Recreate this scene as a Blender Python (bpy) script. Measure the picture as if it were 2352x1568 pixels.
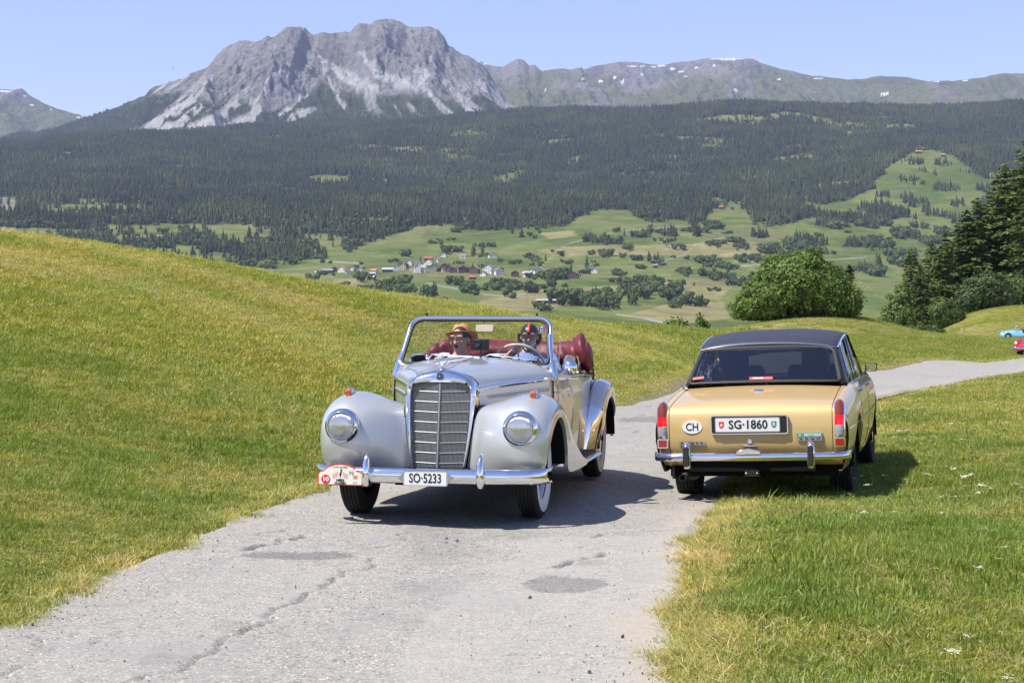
import bpy, bmesh, math, random
import numpy as np
from mathutils import Vector, Matrix, noise as mnoise
random.seed(7); RNG = np.random.default_rng(11)
SC = bpy.context.scene
COL = SC.collection
for _o in list(bpy.data.objects): bpy.data.objects.remove(_o)
R = math.radians
# ------------------------------------------------------------------ camera
FPX, HORIZ, EYE = 1700.0, 294.0, 1.65      # focal length in pixels of a 1024 wide frame, horizon row, eye height
cam_d = bpy.data.cameras.new('camera'); cam = bpy.data.objects.new('camera', cam_d); COL.objects.link(cam)
cam.location = (0, 0, EYE); cam.rotation_euler = (R(90), 0, 0)
cam_d.sensor_width = 36; cam_d.lens = 36*FPX/1024; cam_d.shift_y = (HORIZ-341)/1024
cam_d.clip_start = .1; cam_d.clip_end = 60000
SC.camera = cam
# ------------------------------------------------------------------ sky, sun, exposure
SUNV = Vector((-.60, -.27, 1.0)).normalized()        # towards the sun
ELEV = math.asin(SUNV.z); AZ = math.atan2(SUNV.x, SUNV.y)
W = bpy.data.worlds.new('World'); SC.world = W; W.use_nodes = True
wn = W.node_tree.nodes; wl = W.node_tree.links
bg = wn['Background']
sky = wn.new('ShaderNodeTexSky'); sky.sky_type = 'NISHITA'; sky.sun_disc = False
sky.sun_elevation = ELEV; sky.sun_rotation = AZ
sky.altitude = 1200; sky.air_density = 1.15; sky.dust_density = .55; sky.ozone_density = 2.5
wtint = wn.new('ShaderNodeMix'); wtint.data_type = 'RGBA'; wtint.blend_type = 'MULTIPLY'; wtint.inputs[0].default_value = 1; wtint.inputs[7].default_value = (1.06, .93, 1.08, 1)      # the camera's cool white balance
wl.new(sky.outputs[0], wtint.inputs[6]); wl.new(wtint.outputs[2], bg.inputs[0]); bg.inputs[1].default_value = .112
sun_d = bpy.data.lights.new('sun', 'SUN'); sun = bpy.data.objects.new('sun', sun_d); COL.objects.link(sun)
sun_d.energy = 4.9; sun_d.angle = R(.53); sun_d.color = (1, .95, .87)
sun.rotation_euler = (-SUNV).to_track_quat('-Z', 'Y').to_euler(); sun.location = (-40, -20, 80)
SC.view_settings.view_transform = 'Standard'; SC.view_settings.look = 'None'
SC.view_settings.exposure = .66; SC.view_settings.gamma = 1
SC.render.engine = 'CYCLES'
cy = SC.cycles
cy.use_denoising = True; cy.max_bounces = 6; cy.diffuse_bounces = 2; cy.glossy_bounces = 4; cy.transmission_bounces = 4
cy.transparent_max_bounces = 10; cy.volume_bounces = 0; cy.caustics_reflective = False; cy.caustics_refractive = False
cy.sample_clamp_indirect = 6
try: cy.denoiser = 'OPENIMAGEDENOISE'
except Exception: pass

def P(u, v, y):            # point seen in direction (u, v) at distance y
    return ((u-512)/FPX*y, y, EYE-(v-HORIZ)/FPX*y)
def UV(x, y, z):
    return 512+FPX*x/y, HORIZ-(z-EYE)*FPX/y
D = 1024/2352.0

# ------------------------------------------------------------------ objects
def put(name, me, parent=None, label=None, cat=None, group=None, kind=None, loc=None, rot=None):
    o = bpy.data.objects.new(name, me); COL.objects.link(o)
    if parent is not None: o.parent = parent
    if label: o['label'] = label
    if cat: o['category'] = cat
    if group: o['group'] = group
    if kind: o['kind'] = kind
    if loc is not None: o.location = loc
    if rot is not None: o.rotation_euler = rot
    return o
def copy_tree(o, parent=None):
    c = o.copy(); COL.objects.link(c)
    if parent is not None: c.parent = parent
    for ch in list(o.children): copy_tree(ch, c)
    return c
def mesh_np(name, co, faces, mats=(), smooth=True, angle=None, attrs=None):
    """co (n,3), faces: (m,k) int array or list of tuples"""
    me = bpy.data.meshes.new(name)
    if isinstance(faces, np.ndarray):
        n, m, k = len(co), len(faces), faces.shape[1]
        me.vertices.add(n); me.vertices.foreach_set('co', np.asarray(co, np.float32).ravel())
        me.loops.add(m*k); me.loops.foreach_set('vertex_index', faces.astype(np.int32).ravel())
        me.polygons.add(m)
        me.polygons.foreach_set('loop_start', np.arange(0, m*k, k, dtype=np.int32))
        me.update(calc_edges=True)
    else:
        me.from_pydata([tuple(map(float, c)) for c in co], [], faces); me.update()
    if attrs:
        for k, a in attrs.items():
            a = np.asarray(a, np.float32)
            if a.ndim == 1:
                at = me.attributes.new(k, 'FLOAT', 'POINT'); at.data.foreach_set('value', a)
            else:
                at = me.attributes.new(k, 'FLOAT_COLOR', 'POINT')
                if a.shape[1] == 3: a = np.hstack([a, np.ones((len(a), 1), np.float32)])
                at.data.foreach_set('color', a.ravel())
    for m_ in mats: me.materials.append(m_)
    if smooth:
        me.polygons.foreach_set('use_smooth', np.ones(len(me.polygons), bool))
        if angle: me.set_sharp_from_angle(angle=R(angle))
    return me

class MB:
    """collects shapes and links them as one mesh object"""
    def __init__(s): s.v = []; s.f = []; s.m = []; s.mi = 0
    def add(s, vs, fs):
        o = len(s.v); s.v += [tuple(v) for v in vs]; s.f += [tuple(i+o for i in f) for f in fs]; s.m += [s.mi]*len(fs); return s
    def box(s, c, d, rot=None, taper=None):
        vs = []
        for k in (-1, 1):
            t = 1 if (taper is None or k < 0) else taper
            for j in (-1, 1):
                for i in (-1, 1): vs.append(Vector((i*d[0]/2*t, j*d[1]/2*t, k*d[2]/2)))
        if rot is not None: vs = [rot @ v for v in vs]
        vs = [(v.x+c[0], v.y+c[1], v.z+c[2]) for v in vs]
        return s.add(vs, [(0,2,3,1),(4,5,7,6),(0,1,5,4),(2,6,7,3),(0,4,6,2),(1,3,7,5)])
    def grid(s, rows, closed_u=False, closed_v=False, flip=False):
        n, m = len(rows), len(rows[0]); vs = [p for r in rows for p in r]; fs = []
        for i in range(n if closed_v else n-1):
            for j in range(m if closed_u else m-1):
                a, b = i*m+j, i*m+(j+1) % m; c, d_ = ((i+1) % n)*m+(j+1) % m, ((i+1) % n)*m+j
                fs.append((a, d_, c, b) if flip else (a, b, c, d_))
        return s.add(vs, fs)
    def tube(s, pts, r, n=8, caps=True, flat=None):
        pts = [Vector(p) for p in pts]; rows = []
        rs = r if hasattr(r, '__len__') else [r]*len(pts)
        t0 = (pts[1]-pts[0]).normalized(); up = Vector((0, 0, 1)) if abs(t0.z) < .9 else Vector((0, 1, 0))
        for i, p in enumerate(pts):
            t = (pts[min(i+1, len(pts)-1)]-pts[max(i-1, 0)]).normalized()
            a = t.cross(up)
            if a.length < 1e-5: a = Vector((1, 0, 0))
            a.normalize(); b = a.cross(t); up = b
            rows.append([p+(a*math.cos(2*math.pi*k/n)+b*math.sin(2*math.pi*k/n)*(flat or 1))*rs[i] for k in range(n)])
        o = len(s.v); s.grid(rows, closed_u=True)
        if caps:
            L = len(rows)-1
            s.f.append(tuple(o+k for k in range(n-1, -1, -1))); s.m.append(s.mi)
            s.f.append(tuple(o+L*n+k for k in range(n))); s.m.append(s.mi)
        return s
    def lathe(s, prof, n=32, axis='Z', c=(0, 0, 0), flip=False):
        rows = []
        for (r, h) in prof:
            row = []
            for k in range(n):
                a = 2*math.pi*k/n; x, y = r*math.cos(a), r*math.sin(a)
                q = (x, y, h) if axis == 'Z' else ((h, x, y) if axis == 'X' else (y, h, x))
                row.append((q[0]+c[0], q[1]+c[1], q[2]+c[2]))
            rows.append(row)
        return s.grid(rows, closed_u=True, flip=flip)
    def ball(s, c, r, n=12, m=8, sc=(1, 1, 1)):
        prof = [(max(1e-4, math.sin(math.pi*i/m))*r, -math.cos(math.pi*i/m)*r) for i in range(m+1)]
        rows = [[(p*math.cos(2*math.pi*k/n)*sc[0]+c[0], p*math.sin(2*math.pi*k/n)*sc[1]+c[1], h*sc[2]+c[2]) for k in range(n)] for p, h in prof]
        return s.grid(rows, closed_u=True)
    def prism(s, poly, h0, h1, axis='Y', c=(0, 0, 0)):
        """poly of (a,b): axis Y -> (x,z) outline extruded along y"""
        def q(a, b, h): return {'Y': (a+c[0], h+c[1], b+c[2]), 'Z': (a+c[0], b+c[1], h+c[2]), 'X': (h+c[0], a+c[1], b+c[2])}[axis]
        n = len(poly); vs = [q(a, b, h0) for a, b in poly]+[q(a, b, h1) for a, b in poly]
        fs = [tuple(range(n)), tuple(range(2*n-1, n-1, -1))]+[(i, i+n, (i+1) % n+n, (i+1) % n) for i in range(n)]
        return s.add(vs, fs)
    def build(s, name, mat=None, parent=None, smooth=35, bevel=None, subsurf=0, mirror=False, solid=None, **kw):
        me = bpy.data.meshes.new(name); me.from_pydata([tuple(v) for v in s.v], [], s.f)
        for m_ in (mat if isinstance(mat, (list, tuple)) else [mat]):
            if m_: me.materials.append(m_)
        if len(set(s.m)) > 1: me.polygons.foreach_set('material_index', s.m)
        bm = bmesh.new(); bm.from_mesh(me); bmesh.ops.remove_doubles(bm, verts=bm.verts, dist=1e-5)
        bmesh.ops.recalc_face_normals(bm, faces=bm.faces); bm.to_mesh(me); bm.free()
        if smooth:
            me.polygons.foreach_set('use_smooth', np.ones(len(me.polygons), bool))
            if smooth < 180: me.set_sharp_from_angle(angle=R(smooth))
        o = put(name, me, parent, **kw)
        if mirror: x = o.modifiers.new('mirror', 'MIRROR')
        if solid: x = o.modifiers.new('solid', 'SOLIDIFY'); x.thickness = solid; x.offset = -1
        if bevel: b = o.modifiers.new('bevel', 'BEVEL'); b.width = bevel; b.segments = 2; b.limit_method = 'ANGLE'
        if subsurf: b = o.modifiers.new('sub', 'SUBSURF'); b.levels = b.render_levels = subsurf
        return o

def cr(p, n):
    """open Catmull-Rom through the points p, n samples"""
    p = np.asarray(p, float); k = len(p); q = np.vstack([2*p[0]-p[1], p, 2*p[-1]-p[-2]])
    t = np.linspace(0, k-1-1e-9, n); i = t.astype(int); f = (t-i)[:, None]
    a, b, c, d = q[i], q[i+1], q[i+2], q[i+3]
    return .5*((2*b)+(c-a)*f+(2*a-5*b+4*c-d)*f*f+(3*b-a-3*c+d)*f**3)
def patch(ctrl, nu, nv):
    """bicubic surface through a grid of control points ctrl[i][j]"""
    rows = [cr(r, nv) for r in ctrl]; A = np.array(rows)
    out = np.array([cr(A[:, j], nu) for j in range(nv)]).transpose(1, 0, 2)
    return [list(map(tuple, r)) for r in out]
def superell(w, h, n, e=2.0, a0=0, a1=math.pi/2):
    return [(w*abs(math.cos(a))**(2/e)*math.copysign(1, math.cos(a)), h*abs(math.sin(a))**(2/e)*math.copysign(1, math.sin(a))) for a in np.linspace(a0, a1, n)]
def rrect(w, h, r, n=5):
    pts = []
    for cx, cz, a0 in ((w/2-r, h/2-r, 0), (-w/2+r, h/2-r, 90), (-w/2+r, -h/2+r, 180), (w/2-r, -h/2+r, 270)):
        for k in range(n+1): a = R(a0+90*k/n); pts.append((cx+r*math.cos(a), cz+r*math.sin(a)))
    return pts

# ------------------------------------------------------------------ materials
def mat(name, col=(.5, .5, .5), rough=.5, metal=0., spec=.5, coat=0., coat_rough=.03, emit=None, emit_s=0, bump=None, vary=None, trans=0., sheen=0.):
    m = bpy.data.materials.new(name); m.use_nodes = True
    nt = m.node_tree; b = nt.nodes['Principled BSDF']
    b.inputs['Base Color'].default_value = (*col, 1); b.inputs['Roughness'].default_value = rough
    b.inputs['Metallic'].default_value = metal; b.inputs['Specular IOR Level'].default_value = spec
    b.inputs['Coat Weight'].default_value = coat; b.inputs['Coat Roughness'].default_value = coat_rough
    if trans: b.inputs['Transmission Weight'].default_value = trans
    if sheen: b.inputs['Sheen Weight'].default_value = sheen
    if emit: b.inputs['Emission Color'].default_value = (*emit, 1); b.inputs['Emission Strength'].default_value = emit_s
    L = nt.links
    if vary:           # (scale, amount) multiplies the colour by noise
        tc = nt.nodes.new('ShaderNodeTexCoord'); nz = nt.nodes.new('ShaderNodeTexNoise'); nz.inputs['Scale'].default_value = vary[0]; nz.inputs['Detail'].default_value = 5
        mr = nt.nodes.new('ShaderNodeMapRange'); mr.inputs[1].default_value = .3; mr.inputs[2].default_value = .7; mr.inputs[3].default_value = 1-vary[1]; mr.inputs[4].default_value = 1+vary[1]
        mx = nt.nodes.new('ShaderNodeMix'); mx.data_type = 'RGBA'; mx.blend_type = 'MULTIPLY'; mx.inputs[0].default_value = 1
        mx.inputs[6].default_value = (*col, 1)
        L.new(tc.outputs['Object'], nz.inputs['Vector']); L.new(nz.outputs[0], mr.inputs[0]); L.new(mr.outputs[0], mx.inputs[7]); L.new(mx.outputs[2], b.inputs['Base Color'])
    if bump:           # (scale, strength, distance)
        tc = nt.nodes.new('ShaderNodeTexCoord'); nz = nt.nodes.new('ShaderNodeTexNoise'); nz.inputs['Scale'].default_value = bump[0]; nz.inputs['Detail'].default_value = 6
        bp = nt.nodes.new('ShaderNodeBump'); bp.inputs['Strength'].default_value = bump[1]; bp.inputs['Distance'].default_value = bump[2]
        L.new(tc.outputs['Object'], nz.inputs['Vector']); L.new(nz.outputs[0], bp.inputs['Height']); L.new(bp.outputs[0], b.inputs['Normal'])
    return m
class NT:
    """tiny node-tree helper"""
    def __init__(s, name):
        s.m = bpy.data.materials.new(name); s.m.use_nodes = True; s.t = s.m.node_tree; s.b = s.t.nodes['Principled BSDF']; s.out = s.t.nodes['Material Output']
    def n(s, typ, **kw):
        x = s.t.nodes.new('ShaderNode'+typ)
        for k, v in kw.items(): setattr(x, k, v)
        return x
    def l(s, a, b): s.t.links.new(a, b)
    def val(s, sock, v):
        if hasattr(v, 'links') or hasattr(v, 'is_linked'): s.l(v, sock)
        else: sock.default_value = v if not (isinstance(v, tuple) and len(v) == 3 and len(sock.default_value) == 4) else (*v, 1)
    def coord(s, which='Object', scale=None):
        c = s.n('TexCoord').outputs[which]
        if scale is not None:
            mp = s.n('Mapping'); s.l(c, mp.inputs[0]); mp.inputs['Scale'].default_value = scale; return mp.outputs[0]
        return c
    def noise(s, vec, scale, detail=4, rough=.55, dist=0):
        x = s.n('TexNoise'); s.l(vec, x.inputs['Vector']); x.inputs['Scale'].default_value = scale; x.inputs['Detail'].default_value = detail
        x.inputs['Roughness'].default_value = rough; x.inputs['Distortion'].default_value = dist; return x.outputs[0]
    def voro(s, vec, scale, feature='F1', out=0):
        x = s.n('TexVoronoi'); x.feature = feature; s.l(vec, x.inputs['Vector']); x.inputs['Scale'].default_value = scale; return x.outputs[out]
    def ramp(s, f, lo, hi, a=0., b=1.):
        x = s.n('MapRange'); x.clamp = True; s.val(x.inputs[0], f); x.inputs[1].default_value = lo; x.inputs[2].default_value = hi; x.inputs[3].default_value = a; x.inputs[4].default_value = b; return x.outputs[0]
    def mix(s, f, a, b, blend='MIX'):
        x = s.n('Mix'); x.data_type = 'RGBA'; x.blend_type = blend; s.val(x.inputs[0], f); s.val(x.inputs[6], a); s.val(x.inputs[7], b); return x.outputs[2]
    def math(s, op, a, b=0.):
        x = s.n('Math'); x.operation = op; s.val(x.inputs[0], a); s.val(x.inputs[1], b); return x.outputs[0]
    def attr(s, name, fac=False):
        x = s.n('Attribute'); x.attribute_name = name; return x.outputs['Fac' if fac else 'Color']
    def bump(s, h, strength, dist):
        x = s.n('Bump'); x.inputs['Strength'].default_value = strength; x.inputs['Distance'].default_value = dist; s.l(h, x.inputs['Height']); s.l(x.outputs[0], s.b.inputs['Normal'])
    def fin(s, col, rough=.8, spec=.3):
        s.val(s.b.inputs['Base Color'], col); s.val(s.b.inputs['Roughness'], rough); s.b.inputs['Specular IOR Level'].default_value = spec; return s.m

# ------------------------------------------------------------------ numpy noise and splines
def vnoise(x, y, seed=0):
    xi, yi = np.floor(x).astype(np.int64), np.floor(y).astype(np.int64); xf, yf = x-xi, y-yi
    def h(a, b):
        n = (a*374761393+b*668265263+seed*982451653) & 0xffffffff
        n = ((n ^ (n >> 13))*1274126177) & 0xffffffff
        return ((n ^ (n >> 16)) & 0xffff)/65535.
    u, v = xf*xf*xf*(xf*(xf*6-15)+10), yf*yf*yf*(yf*(yf*6-15)+10)
    return (h(xi, yi)*(1-u)+h(xi+1, yi)*u)*(1-v)+(h(xi, yi+1)*(1-u)+h(xi+1, yi+1)*u)*v
def fbm(x, y, oct=5, seed=0, gain=.5, ridged=False):
    s, a, t = 0, 1., 0
    for o in range(oct):
        n = vnoise(x*2**o+17.3*o, y*2**o-9.1*o, seed+o)
        if ridged: n = 1-abs(2*n-1)
        s = s+a*n; t += a; a *= gain
    return s/t
class TPS:
    def __init__(s, pts, lam=0., scale=1.):
        p = np.asarray(pts, float); s.k = scale; s.c = p[:, :2]/scale; n = len(p)
        K = s.phi(np.linalg.norm(s.c[:, None]-s.c[None], axis=2))+lam*np.eye(n)
        Q = np.hstack([np.ones((n, 1)), s.c]); A = np.block([[K, Q], [Q.T, np.zeros((3, 3))]])
        s.w = np.linalg.solve(A, np.concatenate([p[:, 2], np.zeros(3)]))
    @staticmethod
    def phi(r): return np.where(r > 0, r*r*np.log(np.maximum(r, 1e-12)), 0)
    def __call__(s, x, y):
        x = np.asarray(x, float); sh = x.shape; q = np.stack([x.ravel(), np.asarray(y, float).ravel()], 1)/s.k; out = np.empty(len(q))
        for i in range(0, len(q), 20000):
            b = q[i:i+20000]; out[i:i+20000] = s.phi(np.linalg.norm(b[:, None]-s.c[None], axis=2)) @ s.w[:-3]+s.w[-3]+b @ s.w[-2:]
        return out.reshape(sh)
def sstep(a, b, x): t = np.clip((x-a)/(b-a), 0, 1); return t*t*(3-2*t)
# ------------------------------------------------------------------ terrain heights
ROADL = [(-3.3, 2), (-3.05, 5.5), (-2.64, 8.77), (-2.15, 12), (-1.68, 15), (-.6, 21), (.8, 27.5), (2.7, 33.5), (6.6, 45), (12.5, 57), (18.5, 69), (25, 82), (35, 98), (50, 112), (66, 122)]
ROADR = [(.22, 2), (.56, 5.5), (.93, 8.77), (1.40, 12), (2.02, 15.2), (3.1, 20), (4.6, 26), (7.4, 34.3), (12.2, 46), (17.2, 57), (23, 68.5), (29.5, 80), (39, 93), (53, 106), (68, 117)]
FARL = [(84, 160), (66, 170.5), (54, 175), (45, 179), (36, 184), (26, 192)]
FARR = [(84, 164.5), (67, 175), (55, 179.5), (46, 183.5), (37, 189), (27, 197)]
def base(y): return -.02*max(0., y-12)
C = []
for (xl, yl), (xr, yr) in zip(ROADL, ROADR):
    C.append((xl, yl, base(yl))); C.append((xr, yr, base(yr)-(.03 if 14 < yr < 21 else 0)))
# left field up to its crest, and the far side of the crest
for u, v, y in [(0, 233, 32), (90, 243, 34), (174, 257, 37), (260, 273, 39), (322, 285, 41), (435, 300, 46), (566, 319, 54), (653, 326, 62), (718, 331, 72), (790, 334, 88), (850, 335.5, 103), (931, 337, 112), (973, 338.5, 114)]:
    x, y, z = P(u, v, y); C.append((x, y, z))
    C.append((x*1.25, y*1.25, z-.55*(y/32)))
    if u < 700: C.append((x*1.9, y*1.9, z-4)); C.append((x*3.2, y*3.2, z-13))
for x, y, z in [(-6, 12, .45), (-9, 9, .75), (-9, 20, 1.35), (-5, 18, .62), (-3.5, 24, .78), (-16, 14, 2.0), (-16, 26, 3.0), (-24, 20, 3.9), (-26, 36, 4.6), (-12, 2, .9), (-8, -8, .5), (-30, 4, 3), (0, -10, .05), (8, -8, .05), (20, -5, .3), (-2, 38, 1.25), (1, 45, .85), (6, 56, .05),
                (-3.4, 10.4, .06), (-2.6, 14, .05), (-1.3, 20, .02), (1.5, 34.5, -.2), (5, 46.5, -.35),
                # right verge
                (1.6, 9, .05), (3, 8, .10), (2.6, 12, .07), (5, 7, .14), (6, 12, .12), (1.6, 15.05, -.140), (2.3, 17.6, -.165), (2.89, 14.7, -.098), (3.55, 17.2, -.125), (-1.14, 12.83, -.014), (.16, 12.57, -.014), (.73, 15.36, -.022), (-.57, 15.62, -.020), (-.4, 14.2, -.015), (4.4, 15.5, .0), (4.8, 17.5, -.03), (8, 18, .06), (10, 12, .2), (14, 20, .3), (9, 28, -.1), (14, 36, -.1), (20, 42, 0), (24, 30, .5), (30, 55, .0), (40, 70, -.3), (30, 15, .9), (60, 60, .5), (55, 90, -1.0), (80, 100, -.5),
                # between the two legs of the road
                (18, 78, -1.15), (28, 95, -1.5), (36, 110, -1.75), (20, 90, -1.05), (27, 104, -1.1), (45, 125, -2.4), (58, 140, -2.9), (44, 150, -2.9), (30, 135, -2.3)]: C.append((x, y, z))
for u, v, y in [(1000, 347, 103), (1016, 356, 95), (1040, 362, 98),
                # mound with the bush, hill beyond the road
                (835, 313.5, 150), (800, 317, 148), (880, 321, 150), (905, 328, 150), (935, 338, 150), (740, 326, 146), (700, 335, 140), (835, 330, 135), (880, 334, 135),
                (890, 345, 195), (908, 346, 205), (915, 350, 225), (932, 336, 212), (946, 325, 217), (960, 317, 221), (993, 312, 228), (1024, 305, 235), (1080, 300, 240), (985, 322, 200), (1024, 316, 208), (1100, 310, 215), (1060, 330, 195)]: C.append(P(u, v, y))
for x, y, z in [(75, 166, -3.3), (52, 177, -3.05), (45, 181, -2.9), (36, 186, -3.0), (60, 172.5, -3.2), (26, 194, -3.6), (0, 140, -5), (-10, 200, -14), (20, 200, -8), (35, 260, -12), (60, 290, -10), (110, 300, -2), (160, 250, 4), (100, 250, .5), (-60, 200, -14), (0, 300, -34), (-80, 300, -30), (160, 330, -8), (-130, 220, -12), (120, 150, -1), (150, 100, 0)]: C.append((x, y, z))
_near = TPS(C, lam=2e-4, scale=30.)
def Hn(x, y):
    x = np.asarray(x, float); y = np.asarray(y, float)
    return _near(x, y)+.10*(fbm(x*.35+40, y*.35, 3, 5)-.5)*sstep(14, 30, y)*sstep(160, 100, y)
_V = []
for u, v, y in [(600, 318, 1500), (500, 312, 1500), (700, 322, 1500), (800, 330, 1500), (300, 310, 1500), (1000, 330, 1500), (0, 300, 1500), (-200, 300, 1500), (1200, 320, 1500),
                (250, 281, 2300), (330, 276, 2350), (420, 271, 2400), (520, 272, 2400), (600, 272, 2380), (700, 275, 2350), (820, 276, 2400), (950, 278, 2500), (1100, 270, 2600), (560, 296, 1900), (700, 300, 1900), (420, 290, 1900),
                (100, 258, 2600), (0, 245, 2700), (-150, 240, 2700), (450, 250, 2800), (560, 238, 2900), (680, 235, 2950), (780, 243, 2900), (880, 236, 3100), (980, 230, 3200), (1100, 215, 3400),
                (0, 205, 3500), (150, 212, 3400), (300, 222, 3200), (400, 225, 3200), (640, 212, 3300), (760, 214, 3300), (850, 205, 3600), (920, 185, 3900), (870, 190, 3900), (960, 160, 4350), (915, 153, 4500), (890, 157, 4450), (1000, 172, 4300), (1150, 160, 4600),
                (0, 165, 4700), (200, 165, 4700), (400, 172, 4600), (600, 170, 4600), (760, 170, 4500), (0, 142, 5800), (120, 133, 6200), (250, 131, 6300), (380, 128, 6400), (500, 118, 6500), (560, 114, 6500), (620, 113, 6300), (690, 108, 6100), (760, 113, 6100), (850, 116, 6200), (950, 114, 6300), (1024, 113, 6400), (1200, 110, 6500), (-150, 150, 5600), (-300, 160, 5500)]: _V.append(P(u, v, y))
for x, y, z in [(-60, 300, -45), (40, 300, -45), (150, 330, -40), (-300, 500, -60), (0, 600, -60), (300, 600, -55), (0, 1000, -50), (400, 1000, -48), (-400, 1000, -52), (800, 1000, -40), (-800, 900, -40),
                (700, 7600, 420), (1500, 7600, 400), (2300, 7600, 420), (-600, 7600, 640), (-1700, 7600, 560), (3200, 7400, 420), (-3000, 7300, 300)]: _V.append((x, y, z))
_far = TPS(_V, lam=1e-5, scale=2000.)
def Hf(x, y):
    x = np.asarray(x, float); y = np.asarray(y, float)
    n = (fbm(x/420, y/420, 5, 3)-.5)*70*sstep(2300, 4200, y)+(fbm(x/160, y/160, 4, 9)-.5)*14*sstep(900, 2400, y)
    return _far(x, y)+n
# ------------------------------------------------------------------ road geometry helpers
def dense(L, Rr, n): return cr(L, n), cr(Rr, n)
_rl, _rr = dense(ROADL, ROADR, 900); _fl, _fr = dense(FARL, FARR, 160)
_ctr = np.vstack([(_rl+_rr)/2, (_fl+_fr)/2]); _hw = np.concatenate([np.linalg.norm(_rl-_rr, axis=1)/2, np.linalg.norm(_fl-_fr, axis=1)/2])
def roadd(x, y):
    q = np.stack([np.ravel(x), np.ravel(y)], 1); out = np.empty(len(q))
    for i in range(0, len(q), 8000):
        d = np.linalg.norm(q[i:i+8000, None]-_ctr[None], axis=2)-_hw[None]; out[i:i+8000] = d.min(1)
    return out.reshape(np.shape(x))
def grid_faces(n, m):
    i = np.arange(n-1)[:, None]*m+np.arange(m-1)[None]; i = i.ravel()
    return np.stack([i, i+1, i+m+1, i+m], 1)
def inpoly(px, py, poly):
    poly = np.asarray(poly, float); ins = np.zeros(np.shape(px), bool); j = len(poly)-1
    for i in range(len(poly)):
        xi, yi = poly[i]; xj, yj = poly[j]
        ins ^= ((yi > py) != (yj > py)) & (px < (xj-xi)*(py-yi)/(yj-yi+1e-12)+xi); j = i
    return ins
def polydist(px, py, line):
    d = np.full(np.shape(px), 1e9); tt = np.zeros(np.shape(px)); line = np.asarray(line, float)
    for k in range(len(line)-1):
        a, b = line[k], line[k+1]; ab = b-a; t = np.clip(((px-a[0])*ab[0]+(py-a[1])*ab[1])/(ab@ab), 0, 1)
        e = np.hypot(px-a[0]-t*ab[0], py-a[1]-t*ab[1]); m_ = e < d; d = np.where(m_, e, d); tt = np.where(m_, (k+t)/(len(line)-1), tt)
    return d, tt
# ------------------------------------------------------------------ near meadow ground
def meadow_col(x, y):
    """albedo of the cut meadow: swathes, dry and lush patches"""
    n1 = fbm(x/6+3, y/6, 4, 21); n2 = fbm(x/1.3, y/1.3, 3, 33)
    s = .5+.5*np.sin((y*.98-x*.30)*1.25+3*fbm(x/9, y/9, 2, 8))
    far = sstep(13, 30, y)*sstep(2.5, -2, x-.18*y)
    dry = np.clip(.42*(n1-.35)*2+.85*far*s*sstep(.36, .58, n1+.08)+.35*(n2-.5), 0, 1)
    return dry
yy = np.concatenate([np.linspace(-14, 4, 20)[:-1], np.geomspace(4, 330, 330)]); nx = 230
ss = np.linspace(-1, 1, nx); ss = np.sign(ss)*np.abs(ss)**1.25
X = ss[None]*(9+.62*np.maximum(yy, 0))[:, None]; Y = np.repeat(yy[:, None], nx, 1)
Z = Hn(X, Y); RD = roadd(X, Y)
Z = Z-.07*sstep(-.04, -.34, RD)
g_dry = meadow_col(X, Y); g_edge = sstep(.35, -.02, RD+.25*(fbm(X*2, Y*2, 2, 4)-.5))
t = NT('meadow_ground')
cd = t.coord(); n_big = t.noise(cd, .35, 4); n_mid = t.noise(cd, 3.2, 5, .65); n_fine = t.noise(cd, 42, 4, .7)
green = t.mix(t.ramp(n_mid, .35, .65), (.20, .205, .030), (.28, .27, .05))
dryc = t.mix(t.ramp(n_fine, .3, .7), (.40, .33, .14), (.56, .47, .24))
c1 = t.mix(t.math('MULTIPLY', t.attr('dry', True), t.ramp(n_fine, .2, .6, .5, 1.2)), green, dryc)
c1 = t.mix(t.math('MULTIPLY', t.attr('edge', True), .85), c1, t.mix(t.ramp(n_fine, .35, .65), (.30, .25, .15), (.44, .38, .25)))
c1 = t.mix(t.ramp(n_fine, .25, .75), t.mix(1, c1, (.55, .55, .5), 'MULTIPLY'), c1)
t.bump(t.math('ADD', n_fine, n_mid), .9, .06)
M_GROUND = t.fin(c1, .9, .15)
put('meadow', mesh_np('meadow', np.stack([X, Y, Z], 2).reshape(-1, 3), grid_faces(len(yy), nx), [M_GROUND], attrs={'dry': g_dry.ravel(), 'edge': g_edge.ravel()}), kind='structure')
# ------------------------------------------------------------------ road
t = NT('asphalt')
cd = t.coord(); f1 = t.noise(cd, 150, 3, .7); f2 = t.voro(cd, 95, 'F1', 1); f3 = t.noise(cd, .9, 5, .6); f4 = t.noise(cd, 9, 5, .65)
sp = t.n('SeparateColor'); t.l(f2, sp.inputs[0])
agg = t.mix(t.ramp(sp.outputs[0], .0, 1.), (.20, .195, .185), (.36, .35, .33))
agg = t.mix(t.ramp(sp.outputs[1], .93, .95), agg, (.60, .55, .48))
agg = t.mix(t.ramp(sp.outputs[2], .90, .94), agg, (.09, .09, .095))
agg = t.mix(t.ramp(f4, .38, .66, 0, .55), agg, (.365, .355, .335))
agg = t.mix(t.ramp(f3, .30, .5, .55, 0), agg, (.24, .237, .232))
agg = t.mix(t.math('MULTIPLY', t.attr('pale', True), .8), agg, t.mix(t.ramp(sp.outputs[0], 0, 1), (.32, .31, .295), (.40, .388, .368)))
agg = t.mix(t.math('MULTIPLY', t.attr('dust', True), t.ramp(f4, .3, .6, .5, 1)), agg, (.38, .34, .28))
agg = t.mix(t.attr('dark', True), agg, t.mix(t.ramp(sp.outputs[0], 0, 1), (.075, .075, .078), (.20, .20, .20)))
t.bump(t.math('ADD', t.math('MULTIPLY', sp.outputs[0], .6), f1), .55, .006)
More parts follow.
